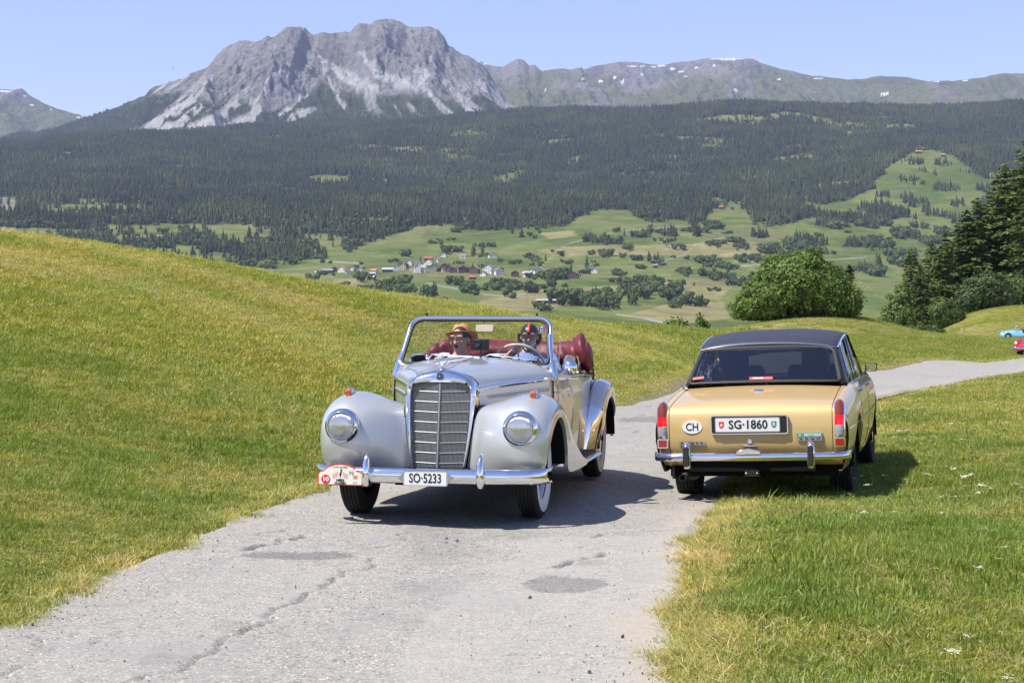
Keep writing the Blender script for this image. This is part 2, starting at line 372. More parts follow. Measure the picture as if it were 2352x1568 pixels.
M_ASPH = t.fin(t.mix(1, agg, (1.02, .99, .935), 'MULTIPLY'), .92, .2)
cracks = [([(320, 1568), (405, 1545), (430, 1530), (490, 1500), (505, 1475), (560, 1455), (590, 1440), (620, 1420), (650, 1395), (710, 1365), (760, 1345), (790, 1330), (855, 1310), (862, 1295), (820, 1280)], .012, .03),
          ([(20, 1560), (70, 1525), (85, 1500), (72, 1465)], .008, .02), ([(215, 1490), (290, 1452), (380, 1448)], .006, .012), ([(330, 1440), (300, 1420), (255, 1432)], .005, .01),
          ([(555, 1268), (600, 1256), (645, 1243), (700, 1237), (702, 1233)], .02, .05), ([(610, 1243), (660, 1222), (668, 1220)], .012, .03),
          ([(778, 1233), (800, 1236), (815, 1255), (860, 1262), (905, 1256), (930, 1240), (955, 1226)], .008, .02),
          ([(1285, 1308), (1320, 1292), (1370, 1283), (1392, 1272)], .02, .05), ([(1365, 1238), (1420, 1228), (1440, 1225)], .012, .03), ([(1330, 1262), (1385, 1250)], .008, .02),
          ([(1170, 1510), (1215, 1505), (1300, 1508), (1420, 1515), (1510, 1510)], .007, .018), ([(1395, 975), (1440, 962), (1540, 950)], .02, .03), ([(1380, 940), (1450, 930), (1520, 938)], .02, .03), ([(1400, 1003), (1470, 985), (1560, 978)], .015, .02)]
def ground_pt(du, dv):      # a point of the road surface seen at (du, dv)
    u, v = du*D, dv*D; y = 12.
    for _ in range(12): y = (EYE-float(Hn((u-512)/FPX*y, y)))*FPX/(v-HORIZ)
    return ((u-512)/FPX*y, y)
def jag(p, k=5, amp=.16):
    r = np.random.default_rng(int(abs(p[0][0])*1000)+len(p)); p = [np.array(q, float) for q in p]
    for _ in range(k):
        q = [p[0]]
        for a, b_ in zip(p[:-1], p[1:]): d_ = b_-a; q += [(a+b_)/2+np.array([-d_[1], d_[0]])*r.normal(0, amp), b_]
        p = q
        if len(p) > 70: break
    return np.array(p)
CRK = [(jag([ground_pt(*p) for p in L]), w, d) for L, w, d in cracks]
def road_mesh(name, L, Rr, rows, nt_, detail=True):
    tt = np.asarray(rows)*(len(L)-1); 
    def ev(p, q): 
        p = np.asarray(p, float); pp = np.vstack([2*p[0]-p[1], p, 2*p[-1]-p[-2]]); i = np.minimum(q.astype(int), len(p)-2); f = (q-i)[:, None]
        a, b, c, d = pp[i], pp[i+1], pp[i+2], pp[i+3]; return .5*((2*b)+(c-a)*f+(2*a-5*b+4*c-d)*f*f+(3*b-a-3*c+d)*f**3)
    l, r = ev(L, tt), ev(Rr, tt); w = np.linspace(0, 1, nt_)
    A = l[:, None]*(1-w)[None, :, None]+r[:, None]*w[None, :, None]
    nrm = (r-l)/np.linalg.norm(r-l, axis=1)[:, None]
    jl = .14*(fbm(l[:, 0]*1.5, l[:, 1]*1.5, 4, 2)-.5)*2; jr = .14*(fbm(r[:, 0]*1.5, r[:, 1]*1.5, 4, 6)-.5)*2
    A += nrm[:, None]*((jl[:, None]*np.clip(1-w*6, 0, 1)[None]+jr[:, None]*np.clip(w*6-5, 0, 1)[None])[..., None])
    x, y = A[..., 0], A[..., 1]; z = Hn(x, y)+.018
    z += .014*(fbm(x*.9, y*.9, 3, 71)-.5)*2*sstep(40, 15, y)
    e = np.minimum(w, 1-w)[None]*np.linalg.norm(r-l, axis=1)[:, None]
    z = z-.045*sstep(.14, 0, e)
    dark = np.zeros_like(x); pale = np.zeros_like(x); dust = sstep(.6, .0, e+.7*(fbm(x*1.4, y*1.4, 4, 14)-.45))*(.25+.65*w[None])
    if detail:
        wob = (fbm(x*9, y*9, 4, 51, .6)-.5)*.04; wob2 = (fbm(x*9+50, y*9, 4, 52, .6)-.5)*.04
        for line, wd, dp in CRK:
            bb = (x > line[:, 0].min()-.3) & (x < line[:, 0].max()+.3) & (y > line[:, 1].min()-.3) & (y < line[:, 1].max()+.3)
            if not bb.any(): continue
            d, _ = polydist(x[bb]+wob[bb], y[bb]+wob2[bb], line)
            k = np.exp(-(d/(wd*.95))**2)*(.35+.65*(fbm(x[bb]*5, y[bb]*5, 2, 77) > .42))
            z[bb] -= dp*k; dark[bb] = np.maximum(dark[bb], k*.8)
        du, dv = (512+FPX*x/y)/D, (HORIZ-(z-EYE)*FPX/y)/D; nn = (fbm(x*3, y*3, 4, 64)-.5)
        pale = inpoly(du+120*nn, dv+40*nn, [(1125, 1295), (1250, 1235), (1600, 1215), (1620, 1300), (1575, 1600), (880, 1600), (960, 1450)])*(.55+.5*nn)
        pale = np.maximum(pale, inpoly(du+120*nn, dv+30*nn, [(560, 1290), (760, 1300), (820, 1330), (560, 1430), (420, 1520), (200, 1600), (-50, 1600), (250, 1420)])*.3)
        # worn hollows: loose chippings in the middle, two dark mended spots
        dd = (fbm(x*6, y*6, 4, 61)-.5)
        for (cu, cv, ru, rv, amt) in [(685, 1273, 128, 9, .9), (1300, 1340, 92, 20, .8), (1010, 1250, 90, 60, .35), (935, 1345, 50, 18, .4), (1480, 962, 60, 6, .8), (1175, 1227, 80, 14, .3), (370, 1515, 60, 16, .35), (545, 1440, 45, 18, .3), (1350, 1290, 50, 8, .45)]:
            du, dv = (512+FPX*x/y)/D, (HORIZ-(z-EYE)*FPX/y)/D
            q = ((du-cu)/ru)**2+((dv-cv)/rv)**2
            k = sstep(1.15, .85, q+dd*1.3) if amt > .6 else sstep(1.4, .2, q+dd*2)*(.4+.9*(fbm(x*25, y*25, 2, 5)))
            dark = np.maximum(dark, k*amt*.75); 
            if amt > .6: z -= .008*k
    return put(name, mesh_np(name, np.stack([x, y, z], 2).reshape(-1, 3), grid_faces(len(rows), nt_), [M_ASPH], attrs={'dark': dark.ravel(), 'dust': dust.ravel(), 'pale': pale.ravel()}), kind='structure')
_ys = [p[1] for p in ROADL]; _tt = np.linspace(0, 1, len(_ys))
_rows = np.interp(np.concatenate([np.linspace(2, 5.4, 30)[:-1], np.linspace(5.4, 16, 560)[:-1], np.geomspace(16, 122, 200)]), _ys, _tt)
road_mesh('road', ROADL, ROADR, _rows, 180)
road_mesh('road', FARL, FARR, np.linspace(0, 1, 120), 8, False)
# ------------------------------------------------------------------ valley side: meadows and wooded slope
yy = np.concatenate([np.geomspace(270, 1400, 40)[:-1], np.linspace(1400, 3400, 280)[:-1], np.linspace(3400, 7600, 150)]); nx = 470
ss = np.linspace(-1, 1, nx)
X = ss[None]*(150+.40*yy)[:, None]; Y = np.repeat(yy[:, None], nx, 1); Z = Hf(X, Y)
def du_dv(x, y, z): return (512+FPX*x/y)/D, (HORIZ-(z-EYE)*FPX/y)/D
MLINE = np.array([(-400, 640), (300, 632), (420, 622), (560, 602), (650, 594), (740, 596), (790, 584), (850, 552), (900, 538), (960, 520), (1010, 516), (1100, 532), (1180, 528), (1280, 530), (1330, 500), (1380, 480), (1440, 482), (1500, 512), (1560, 508), (1600, 520), (1640, 480), (1690, 474), (1722, 490), (1735, 530), (1800, 520), (1850, 500), (1930, 510), (2010, 525), (2060, 505), (2180, 500), (2300, 525), (2400, 560), (2800, 660)], float)
UPM = [[(2060, 372), (2095, 352), (2150, 350), (2200, 365), (2262, 408), (2330, 404), (2330, 440), (2262, 462), (2222, 500), (2160, 520), (2100, 500), (2020, 476), (1905, 492), (1858, 478), (1950, 456), (2010, 430), (2000, 415)],
       [(1840, 462), (1905, 470), (2000, 490), (1990, 505), (1900, 498), (1830, 476)], [(1905, 530), (2000, 520), (2010, 545), (1960, 560)], [(1160, 392), (1200, 388), (1215, 398), (1170, 402)], [(1480, 392), (1530, 386), (1545, 394), (1500, 400)], [(700, 408), (790, 402), (815, 416), (740, 428)], [(830, 420), (900, 414), (905, 424), (845, 432)], [(2040, 560), (2120, 520), (2190, 560), (2120, 620), (2060, 610)], [(640, 430), (700, 424), (720, 438), (650, 446)]]
def open_land(x, y, z):
    """1 where the slope is meadow, 0 where it is wood, between where trees stand loosely"""
    u, v = du_dv(x, y, z); n = (fbm(x/130, y/130, 3, 41)-.5)
    o = sstep(-9, 7, v-np.interp(u, MLINE[:, 0], MLINE[:, 1])+22*n)
    for p in UPM: o = np.maximum(o, inpoly(u+22*n, v+14*(fbm(x/90+9, y/90, 2, 43)-.5), p)*1.)
    loose = sstep(425, 480, v)*sstep(760, 560, u)*sstep(.38, .54, fbm(x/170+4, y/110, 4, 47))*.86
    loose2 = sstep(500, 540, v)*sstep(1880, 1960, u)*sstep(.4, .55, fbm(x/100+4, y/100, 3, 49))*.8
    gap = sstep(.60, .68, fbm(x/150+31, y/100, 4, 63))*.8
    return np.clip(np.maximum(np.maximum(o, loose), np.maximum(loose2, gap)), 0, 1)
OP = open_land(X, Y, Z); U_, V_ = du_dv(X, Y, Z)
g1 = fbm(X/90, Y/130, 4, 91); g2 = fbm(X/340+5, Y/120, 3, 95)
def lerp(a, b, f): return np.asarray(a)*(1-f[..., None])+np.asarray(b)*f[..., None]
colr = lerp((.074, .106, .024), (.120, .146, .042), sstep(.35, .65, g1))
colr = lerp(colr, (.145, .145, .058), sstep(.50, .62, g2)*.7)
wv = 6*(fbm(X/60, Y/60, 2, 97)-.5)
TAN = [[(1090, 695), (1190, 668), (1420, 655), (1445, 670), (1400, 690), (1230, 712), (1120, 715)], [(1430, 725), (1520, 700), (1660, 690), (1680, 730), (1560, 745)], [(1230, 575), (1330, 565), (1560, 560), (1740, 555), (1830, 575), (1700, 590), (1450, 585), (1300, 590)], [(1510, 650), (1620, 640), (1680, 660), (1650, 690), (1550, 680)], [(560, 640), (680, 625), (760, 650), (700, 660), (600, 652)], [(760, 635), (830, 640), (840, 665), (770, 660)], [(1680, 600), (1800, 590), (1900, 600), (1800, 615)], [(1240, 535), (1310, 528), (1330, 542), (1260, 548)], [(1700, 660), (1800, 640), (1800, 700), (1720, 700)]]
for p in TAN: colr = np.where(inpoly(U_+wv, V_+wv*.4, p)[..., None], lerp((.175, .165, .070), (.215, .19, .095), sstep(.3, .7, fbm(X/25, Y/60, 3, 12))), colr)
stripe = (np.sin(V_*1.3+U_*.12) > 0)*inpoly(U_, V_, [(1500, 640), (1640, 625), (1690, 660), (1560, 690)])
colr = np.where((stripe > 0)[..., None], (.15, .155, .07), colr)
for ln, w in [([(1420, 722), (1470, 728), (1530, 742)], 3), ([(1230, 668), (1180, 680), (1120, 676), (1010, 655), (985, 650)], 1.6), ([(690, 588), (760, 600), (830, 604)], 2), ([(560, 560), (640, 580), (720, 588)], 3.2), ([(360, 540), (440, 546)], 2.5), ([(1240, 615), (1300, 560), (1420, 530), (1560, 520)], .8), ([(1520, 600), (1570, 585), (1600, 560), (1660, 545)], .9), ([(1700, 610), (1850, 600), (1990, 590)], 1.2)]:
    d, _ = polydist(U_, V_, ln); colr = lerp(colr, (.30, .295, .28), sstep(w*.7+.6, w*.3, d)*.8)
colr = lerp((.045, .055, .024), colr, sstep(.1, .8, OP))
colr = lerp(colr, (.19, .18, .16), (inpoly(U_+wv*7, V_+wv*5, [(-30, 445), (34, 452), (46, 480), (24, 500), (44, 540), (-30, 535)])*.8))
t = NT('valley_slope'); nz = t.noise(t.coord(), .03, 6, .68); nf = t.noise(t.coord(), .35, 3, .6)
cc = t.mix(1, t.attr('col'), t.mix(t.ramp(nz, .32, .68), (.66, .70, .62), (1.3, 1.26, 1.2)), 'MULTIPLY'); cc = t.mix(1, cc, t.mix(t.ramp(nf, .35, .65), (.85, .85, .85), (1.12, 1.12, 1.1)), 'MULTIPLY')
t.bump(nz, .6, 3.)
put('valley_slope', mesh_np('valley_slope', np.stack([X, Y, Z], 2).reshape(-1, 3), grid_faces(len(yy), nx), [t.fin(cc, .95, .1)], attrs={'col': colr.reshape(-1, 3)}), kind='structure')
# ------------------------------------------------------------------ mountains
t = NT('mountain_rock'); nz = t.noise(t.coord(), .035, 8, .68); nf = t.voro(t.coord(), .02, 'F1')
cc = t.mix(1, t.attr('col'), t.mix(t.ramp(nz, .32, .68), (.72, .72, .74), (1.18, 1.17, 1.16)), 'MULTIPLY')
t.bump(t.math('ADD', nz, t.math('MULTIPLY', nf, .5)), 1., 38.)
M_ROCK = t.fin(cc, .95, .1)
def sky_fn(pts):
    p = np.array(pts, float); return lambda u: np.interp(u, p[:, 0], p[:, 1])
MAIN = [(-500, 420), (-60, 335), (60, 308), (200, 275), (290, 236), (350, 206), (420, 176), (480, 150), (515, 115), (550, 97), (600, 87), (635, 81), (650, 66), (670, 60), (700, 61), (709, 72), (720, 85), (740, 78), (760, 74), (800, 72), (820, 58), (860, 52), (880, 50), (905, 48), (930, 60), (952, 65), (985, 60), (1005, 65), (1022, 82), (1030, 100), (1060, 120), (1100, 145), (1120, 165), (1140, 195), (1160, 222), (1185, 246), (1260, 272), (1400, 300), (1900, 330)]
YB, YR = 6150., 8000.
def mountain_main():
    f = sky_fn(MAIN); nu, nf_, nb = 900, 260, 26
    du = np.linspace(-400, 1560, nu); ux = du*D; xr = (ux-512)/FPX*YR
    T = np.concatenate([np.linspace(0, 1, nf_), 1+np.linspace(0, .5, nb)[1:]])
    Xm, Tm = np.meshgrid(xr, T); Ym = YB+(YR-YB)*Tm
    crag = (fbm(Xm/60, Ym*0, 4, 101)-.5)*40
    zr = EYE-(f(du)*D-HORIZ)/FPX*YR; zb = EYE-(np.interp(du, [-400, 0, 300, 640, 1000, 1260, 1560], [350, 330, 306, 298, 274, 262, 300])*D-HORIZ)/FPX*YB-60
    zr = np.broadcast_to(zr, Xm.shape)+crag*sstep(200, 500, np.broadcast_to(zr, Xm.shape)); zb = np.broadcast_to(zb, Xm.shape)
    tf = np.clip(Tm, 0, 1); prof = .62*tf**1.0+.38*tf**2.6
    hgt = np.maximum(zr-zb, 20)
    Zm = zb+hgt*prof
    env = np.clip(hgt/900, 0, 1)*np.sin(np.pi*np.clip(tf, 0, 1)**.8)**.8
    wx = 130*(fbm(Xm/700, Ym/900, 3, 111)-.5); sk = (Ym-YB)*.12
    ribs = fbm((Xm+wx+sk)/330, Ym/1500, 5, 121, .55, True); mid = fbm((Xm+wx)/120, Ym/260, 5, 131, .55, True); fine = fbm(Xm/45, Ym/60, 4, 141, .6, True)
    rock = sstep(.30, .62, tf)
    Zm = Zm+env*((ribs-.6)*330+(mid-.6)*165*rock+(fine-.5)*85*rock)
    # great buttress under the left summit with its shaded flank
    ub = (512+FPX*Xm/Ym)/D; vb = (HORIZ-(Zm-EYE)*FPX/Ym)/D
    rid = np.interp(tf, [.35, .6, .8, 1.0], [640, 652, 672, 694]); off = (ub-rid)
    Zm = Zm+env**.5*130*np.where(off < 0, np.exp(-(off/70)**2), np.exp(-(off/20)**2))*sstep(.4, .75, tf)*sstep(1.0, .9, tf)
    rid = np.interp(tf, [.5, .75, 1.0], [845, 868, 890]); off = ub-rid
    Zm = Zm+env**.5*60*np.where(off < 0, np.exp(-(off/45)**2), np.exp(-(off/28)**2))*sstep(.5, .8, tf)*sstep(1.0, .92, tf)
    Zm = np.where(Tm > 1, Zm-(Tm-1)*1500, Zm)
    u, v = du_dv(Xm, Ym, Zm); n = fbm(Xm/120, Ym/300, 4, 151)-.5; n2 = fbm(Xm/40, Ym/120, 3, 153)-.5
    gx = np.gradient(Zm, axis=1)/np.gradient(Xm, axis=1); gy = np.gradient(Zm, axis=0)/np.gradient(Ym, axis=0); slope = np.hypot(gx, gy)
    col = lerp((.145, .145, .15), (.27, .265, .26), sstep(.35, .65, fine*.5+mid*.5)); col = lerp(col, (.15, .15, .155), sstep(1.0, 1.9, slope)*.5)
    col = lerp(col, (.15, .16, .10), sstep(.50, .62, n+.5)*sstep(.95, .6, slope)*.75)
    GL = np.array([(-500, -500), (200, -500), (260, 205), (330, 205), (400, 212), (470, 226), (540, 236), (640, 250), (700, 232), (735, 195), (800, 208), (860, 218), (960, 222), (1060, 236), (1120, 215), (1200, 240), (1500, 240)], float)
    green = sstep(-10, 8, v-np.interp(u, GL[:, 0], GL[:, 1])+44*n+20*n2)
    green = np.maximum(green, sstep(.05, .16, n+.05)*sstep(470, 400, u+v*.4)*sstep(130, 190, v))
    col = lerp(col, lerp((.035, .055, .022), (.075, .095, .035), sstep(-.2, .2, n2)), green)
    scree = np.zeros_like(u)
    for ln, w0, w1 in [([(487, 175), (450, 220), (400, 255), (300, 311)], 2, 13), ([(460, 240), (420, 275), (365, 305)], 3, 12), ([(540, 235), (500, 275), (450, 302)], 7, 20), ([(590, 245), (575, 275), (530, 303)], 8, 30), ([(715, 250), (690, 262), (650, 285), (600, 296)], 9, 5), ([(700, 215), (690, 240), (640, 262)], 3, 7), ([(735, 130), (745, 165), (765, 195), (790, 245)], 3, 6), ([(765, 150), (790, 180), (830, 198), (862, 200)], 8, 10), ([(800, 165), (820, 185), (850, 196)], 6, 8), ([(860, 145), (880, 175), (930, 195), (975, 190)], 9, 16), ([(830, 120), (850, 150), (866, 170)], 3, 10), ([(960, 160), (990, 175), (940, 192)], 10, 14), ([(990, 130), (1030, 190), (1060, 235), (1088, 267)], 3, 8), ([(1025, 180), (1060, 230), (1100, 266)], 2, 5), ([(1120, 192), (1150, 222), (1186, 246)], 3, 13), ([(1090, 185), (1130, 220), (1180, 250)], 3, 9), ([(640, 160), (600, 200), (580, 240)], 2, 5)]:
        d, tt_ = polydist(u+30*n2, v+16*n2, ln); w = 1.05*(w0+(w1-w0)*tt_)
        scree = np.maximum(scree, sstep(1.25, .6, (d+9*n2)/w))
    dirn = np.interp(u, [250, 560, 760, 900, 1180], [1.25, .9, .2, -.35, -1.0]); pp = u+(v-60)*dirn; gul = vnoise(pp/11+.6*n2, v/150, 161)*.6+vnoise(pp/5, v/90, 163)*.4
    band = sstep(-70, -15, v-np.interp(u, GL[:, 0], GL[:, 1]))*sstep(62, 15, v-np.interp(u, GL[:, 0], GL[:, 1]))*sstep(255, 330, u)
    scree = np.maximum(scree, sstep(.60, .72, gul)*band*.85); col = lerp(col, (.10, .10, .105), sstep(.36, .26, gul)*(1-green)*.45)
    col = lerp(col, lerp((.44, .435, .42), (.52, .515, .50), sstep(-.25, .25, n2)), scree*.92)
    put('mountain', mesh_np('mountain', np.stack([Xm, Ym, Zm], 2).reshape(-1, 3), grid_faces(len(T), nu), [M_ROCK], attrs={'col': col.reshape(-1, 3)}), kind='structure')
    wood = np.clip(green*(1-scree*1.3), 0, 1)
    return Xm, Ym, Zm, wood, u, v
MTN = mountain_main()
def mountain_side(name, prof, y0, y1, u0, u1, nu, vb, snow, seed, rockv):
    f = sky_fn(prof); du = np.linspace(u0, u1, nu); T = np.concatenate([np.linspace(0, 1, 120), 1+np.linspace(0, .3, 8)[1:]])
    xr = (du*D-512)/FPX*y1; Xm, Tm = np.meshgrid(xr, T); Ym = y0+(y1-y0)*Tm
    zr = np.broadcast_to(EYE-(f(du)*D-HORIZ)/FPX*y1, Xm.shape)+(fbm(Xm/110, Ym*0, 4, seed)-.5)*26; zb = EYE-(vb*D-HORIZ)/FPX*y0
    tf = np.clip(Tm, 0, 1); Zm = zb+(zr-zb)*(.7*tf+.3*tf**2.4)
    env = np.sin(np.pi*tf**.85)**.8*np.clip((zr-zb)/600, .2, 1)
    rb = fbm((Xm+.25*Ym)/520, Ym/1500, 6, seed+3, .55, True); md = fbm(Xm/170, Ym/260, 5, seed+5, .6, True)
    Zm = Zm+env*((rb-.6)*330+(md-.6)*110); Zm = np.where(Tm > 1, Zm-(Tm-1)*2500, Zm)
    u, v = du_dv(Xm, Ym, Zm); n = fbm(Xm/260, Ym/420, 5, seed+7)
    rockm = np.clip(sstep(18, -25, v-(np.interp(u, [1100, 1300, 1500, 1700, 1900, 2352], rockv)+70*(n-.5)))+sstep(.60, .68, n)*.6, 0, 1)
    col = lerp(lerp((.105, .125, .055), (.15, .16, .078), sstep(.35, .65, md)), lerp((.14, .135, .14), (.225, .215, .21), sstep(.35, .7, md)), rockm)
    sn = np.zeros_like(u)
    for a, b, ra, rb_ in snow: sn = np.maximum(sn, ((u-a)/ra)**2+((v-b)/rb_)**2+1.2*(fbm(Xm/35, Ym/35, 2, seed)-.5) < 1)
    col = np.where((sn > 0)[..., None], (.82, .84, .86), col)
    put(name, mesh_np(name, np.stack([Xm, Ym, Zm], 2).reshape(-1, 3), grid_faces(len(T), nu), [M_ROCK], attrs={'col': col.reshape(-1, 3)}), kind='structure')
RANGE = [(900, 200), (1060, 170), (1105, 139), (1130, 149), (1155, 152), (1175, 140), (1190, 134), (1203, 138), (1215, 150), (1228, 148), (1245, 165), (1262, 163), (1290, 154), (1310, 157), (1335, 152), (1340, 157), (1380, 148), (1420, 142), (1470, 144), (1510, 150), (1560, 142), (1600, 139), (1640, 133), (1690, 132), (1730, 134), (1760, 148), (1800, 161), (1850, 168), (1890, 178), (1950, 183), (2010, 178), (2060, 172), (2100, 182), (2130, 188), (2190, 184), (2240, 178), (2300, 170), (2352, 172), (2500, 160), (2900, 190)]
_sn = [(1668, 134.5, 38, 2.2), (1122, 145, 13, 3), (1545, 158, 6, 2.5), (1450, 152, 12, 1.6), (1475, 152, 7, 1.5), (1520, 150, 10, 1.6), (1500, 153, 8, 1.2), (1565, 165, 7, 1.6), (1380, 186, 5, 4), (1430, 187, 6, 2), (1412, 178, 3, 4), (1600, 155, 4, 2), (1640, 150, 3, 3), (1880, 180, 10, 1.3), (2150, 187, 9, 1.3), (1250, 205, 5, 2), (1790, 182, 5, 1.5), (2030, 215, 12, 2), (1690, 205, 5, 2), (1300, 165, 4, 1.2), (1475, 170, 3, 3), (1340, 180, 4, 2), (1575, 175, 5, 1.2), (2215, 184, 8, 1.2)]
mountain_side('mountain_range', RANGE, 8300., 10800., 860, 2700, 760, 300, _sn, 301, (178, 180, 190, 178, 160, 155))
mountain_side('mountain_range', [(-700, 190), (-300, 205), (0, 203), (52, 206), (66, 218), (95, 236), (118, 243), (150, 256), (185, 266), (203, 272), (300, 330), (500, 400)], 8800., 11500., -600, 420, 300, 330, [(10, 209, 14, 2), (72, 240, 4, 2), (180, 269, 10, 1.4), (118, 252, 3, 1.5), (60, 220, 5, 1.3)], 401, (225, 225, 225, 225, 225, 225))
# ------------------------------------------------------------------ air
hz = bpy.data.materials.new('haze'); hz.use_nodes = True; nt = hz.node_tree; nt.nodes.remove(nt.nodes['Principled BSDF'])
pv = nt.nodes.new('ShaderNodeVolumePrincipled'); pv.inputs['Color'].default_value = (.60, .70, 1, 1); pv.inputs['Density'].default_value = 3.8e-5; pv.inputs['Anisotropy'].default_value = .15
nt.links.new(pv.outputs[0], nt.nodes['Material Output'].inputs['Volume'])
b = MB(); b.box((0, 5600, 800), (13000, 13600, 2000)); b.build('haze', hz, smooth=0, kind='stuff')
# ------------------------------------------------------------------ car materials
M_SILVER = mat('silver_paint', (.58, .585, .555), .36, .55, .5, 1., .02)
M_GOLD = mat('gold_paint', (.575, .40, .155), .45, .06, .5, .8, .04)
M_CHROME = mat('chrome', (.82, .83, .85), .06, 1.)
M_STEEL = mat('dull_chrome', (.50, .50, .48), .30, 1.)
M_GRILLE = mat('grille_metal', (.36, .36, .345), .5, .8)
M_TYRE = mat('tyre_rubber', (.022, .022, .022), .75, 0, .3, bump=(60, .3, .004))
M_WHITEW = mat('whitewall', (.72, .71, .68), .6)
M_BLACK = mat('black_plastic', (.012, .012, .013), .45)
M_DARK = mat('dark_underbody', (.010, .010, .010), .9, 0, .1)
M_RUBBER = mat('black_rubber', (.02, .02, .02), .6)
M_AMBER = mat('amber_lens', (.72, .11, .004), .15, 0, .6, coat=.6)
M_REDLENS = mat('red_lens', (.33, .006, .012), .12, 0, .6, coat=.8)
M_REDLIT = mat('lit_red_lens', (.55, .002, .006), .2, 0, .4, coat=.5, emit=(1, .0, .004), emit_s=.45)
M_CLEARL = mat('reversing_lens', (.32, .32, .34), .12, 0, .6, coat=.8, bump=(160, .5, .004))
M_PLATE = mat('plate_white', (.74, .74, .71), .4)
M_INK = mat('black_ink', (.012, .012, .013), .5)
M_CREAM = mat('cream_plate', (.76, .74, .60), .45)
M_RED = mat('signal_red', (.62, .02, .025), .45)
M_GREEN = mat('sticker_green', (.01, .22, .10), .5)
M_TEAL = mat('sticker_teal', (.02, .30, .32), .5)
M_WHITE = mat('white_print', (.8, .8, .78), .5)
M_ORANGEY = mat('sticker_yellow', (.75, .42, .03), .5)
M_PURPLE = mat('sticker_purple', (.30, .02, .36), .5)
M_LEATHER = mat('burgundy_leather', (.140, .016, .022), .52, 0, .5, bump=(22, .35, .02), vary=(5, .25))
M_SEAT = mat('dark_red_leather', (.09, .012, .014), .5, bump=(60, .2, .004))
M_IVORY = mat('ivory', (.66, .62, .50), .3)
M_ROOF = mat('black_vinyl', (.030, .031, .036), .48, 0, .5, bump=(420, .25, .003))
M_CARPET = mat('black_interior', (.018, .018, .019), .85)
def glass_mat(name, tint, refl=1.45, extra=0.):
    t = NT(name); tr = t.n('BsdfTransparent'); tr.inputs[0].default_value = (*tint, 1); gl = t.n('BsdfGlossy'); gl.inputs['Roughness'].default_value = .01; fr = t.n('Fresnel'); fr.inputs[0].default_value = refl
    mx = t.n('MixShader'); t.l(t.math('ADD', fr.outputs[0], extra), mx.inputs[0]); t.l(tr.outputs[0], mx.inputs[1]); t.l(gl.outputs[0], mx.inputs[2]); t.l(mx.outputs[0], t.out.inputs[0]); return t.m
M_GLASS = glass_mat('windscreen_glass', (.90, .93, .91), 1.35)
M_TINTG = glass_mat('tinted_glass', (.84, .88, .89), 1.45, .10)
t = NT('headlamp_lens'); wv = t.n('TexWave'); wv.bands_direction = 'X'; t.l(t.coord(), wv.inputs['Vector']); wv.inputs['Scale'].default_value = 26; wv.inputs['Distortion'].default_value = .3
bp = t.n('Bump'); bp.inputs['Strength'].default_value = .8; bp.inputs['Distance'].default_value = .006; t.l(wv.outputs['Fac'], bp.inputs['Height'])
tr = t.n('BsdfTransparent'); tr.inputs[0].default_value = (.95, .96, .95, 1); gl = t.n('BsdfGlossy'); gl.inputs['Roughness'].default_value = .08; t.l(bp.outputs[0], gl.inputs['Normal']); fr = t.n('Fresnel'); fr.inputs[0].default_value = 1.7; t.l(bp.outputs[0], fr.inputs['Normal'])
mx = t.n('MixShader'); t.l(t.math('ADD', fr.outputs[0], .06), mx.inputs[0]); df = t.n('BsdfTranslucent'); df.inputs[0].default_value = (.8, .82, .8, 1); d2 = t.n('BsdfDiffuse'); d2.inputs[0].default_value = (.55, .56, .55, 1); t.l(bp.outputs[0], d2.inputs['Normal']); m1 = t.n('MixShader'); m1.inputs[0].default_value = .35; t.l(tr.outputs[0], m1.inputs[1]); t.l(d2.outputs[0], m1.inputs[2]); t.l(m1.outputs[0], mx.inputs[1]); t.l(gl.outputs[0], mx.inputs[2]); t.l(mx.outputs[0], t.out.inputs[0]); M_LENS = t.m
t = NT('fluted_lens'); wv = t.n('TexWave'); wv.bands_direction = 'X'; t.l(t.coord(), wv.inputs['Vector']); wv.inputs['Scale'].default_value = 30; t.bump(wv.outputs['Fac'], .7, .006)
M_LENS = t.fin((.66, .67, .66), .16, .8); t.b.inputs['Metallic'].default_value = .75; t.b.inputs['Coat Weight'].default_value = 1; t.b.inputs['Coat Roughness'].default_value = .02
M_REFLECTOR = mat('lamp_reflector', (.80, .81, .80), .35, .25, bump=(9, .5, .02))
# ------------------------------------------------------------------ lettering
def text(name, s, size, mt, parent, loc, rot, width=None, depth=.0012, bold=0., align='CENTER', spacing=1.0):
    cu = bpy.data.curves.new(name, 'FONT'); cu.body = s; cu.size = size; cu.align_x = align; cu.align_y = 'CENTER'; cu.extrude = depth; cu.offset = bold; cu.resolution_u = 3; cu.space_character = spacing
    ob = bpy.data.objects.new(name, cu); me = bpy.data.meshes.new_from_object(ob); bpy.data.objects.remove(ob)
    if width:
        xs = [v.co.x for v in me.vertices]; w = max(xs)-min(xs); k = width/w
        for v in me.vertices: v.co.x *= k
    me.materials.clear(); me.materials.append(mt); me.name = name
    return put(name, me, parent, loc=loc, rot=rot)
FRONT = (R(90), 0, 0)     # lettering that reads from -y
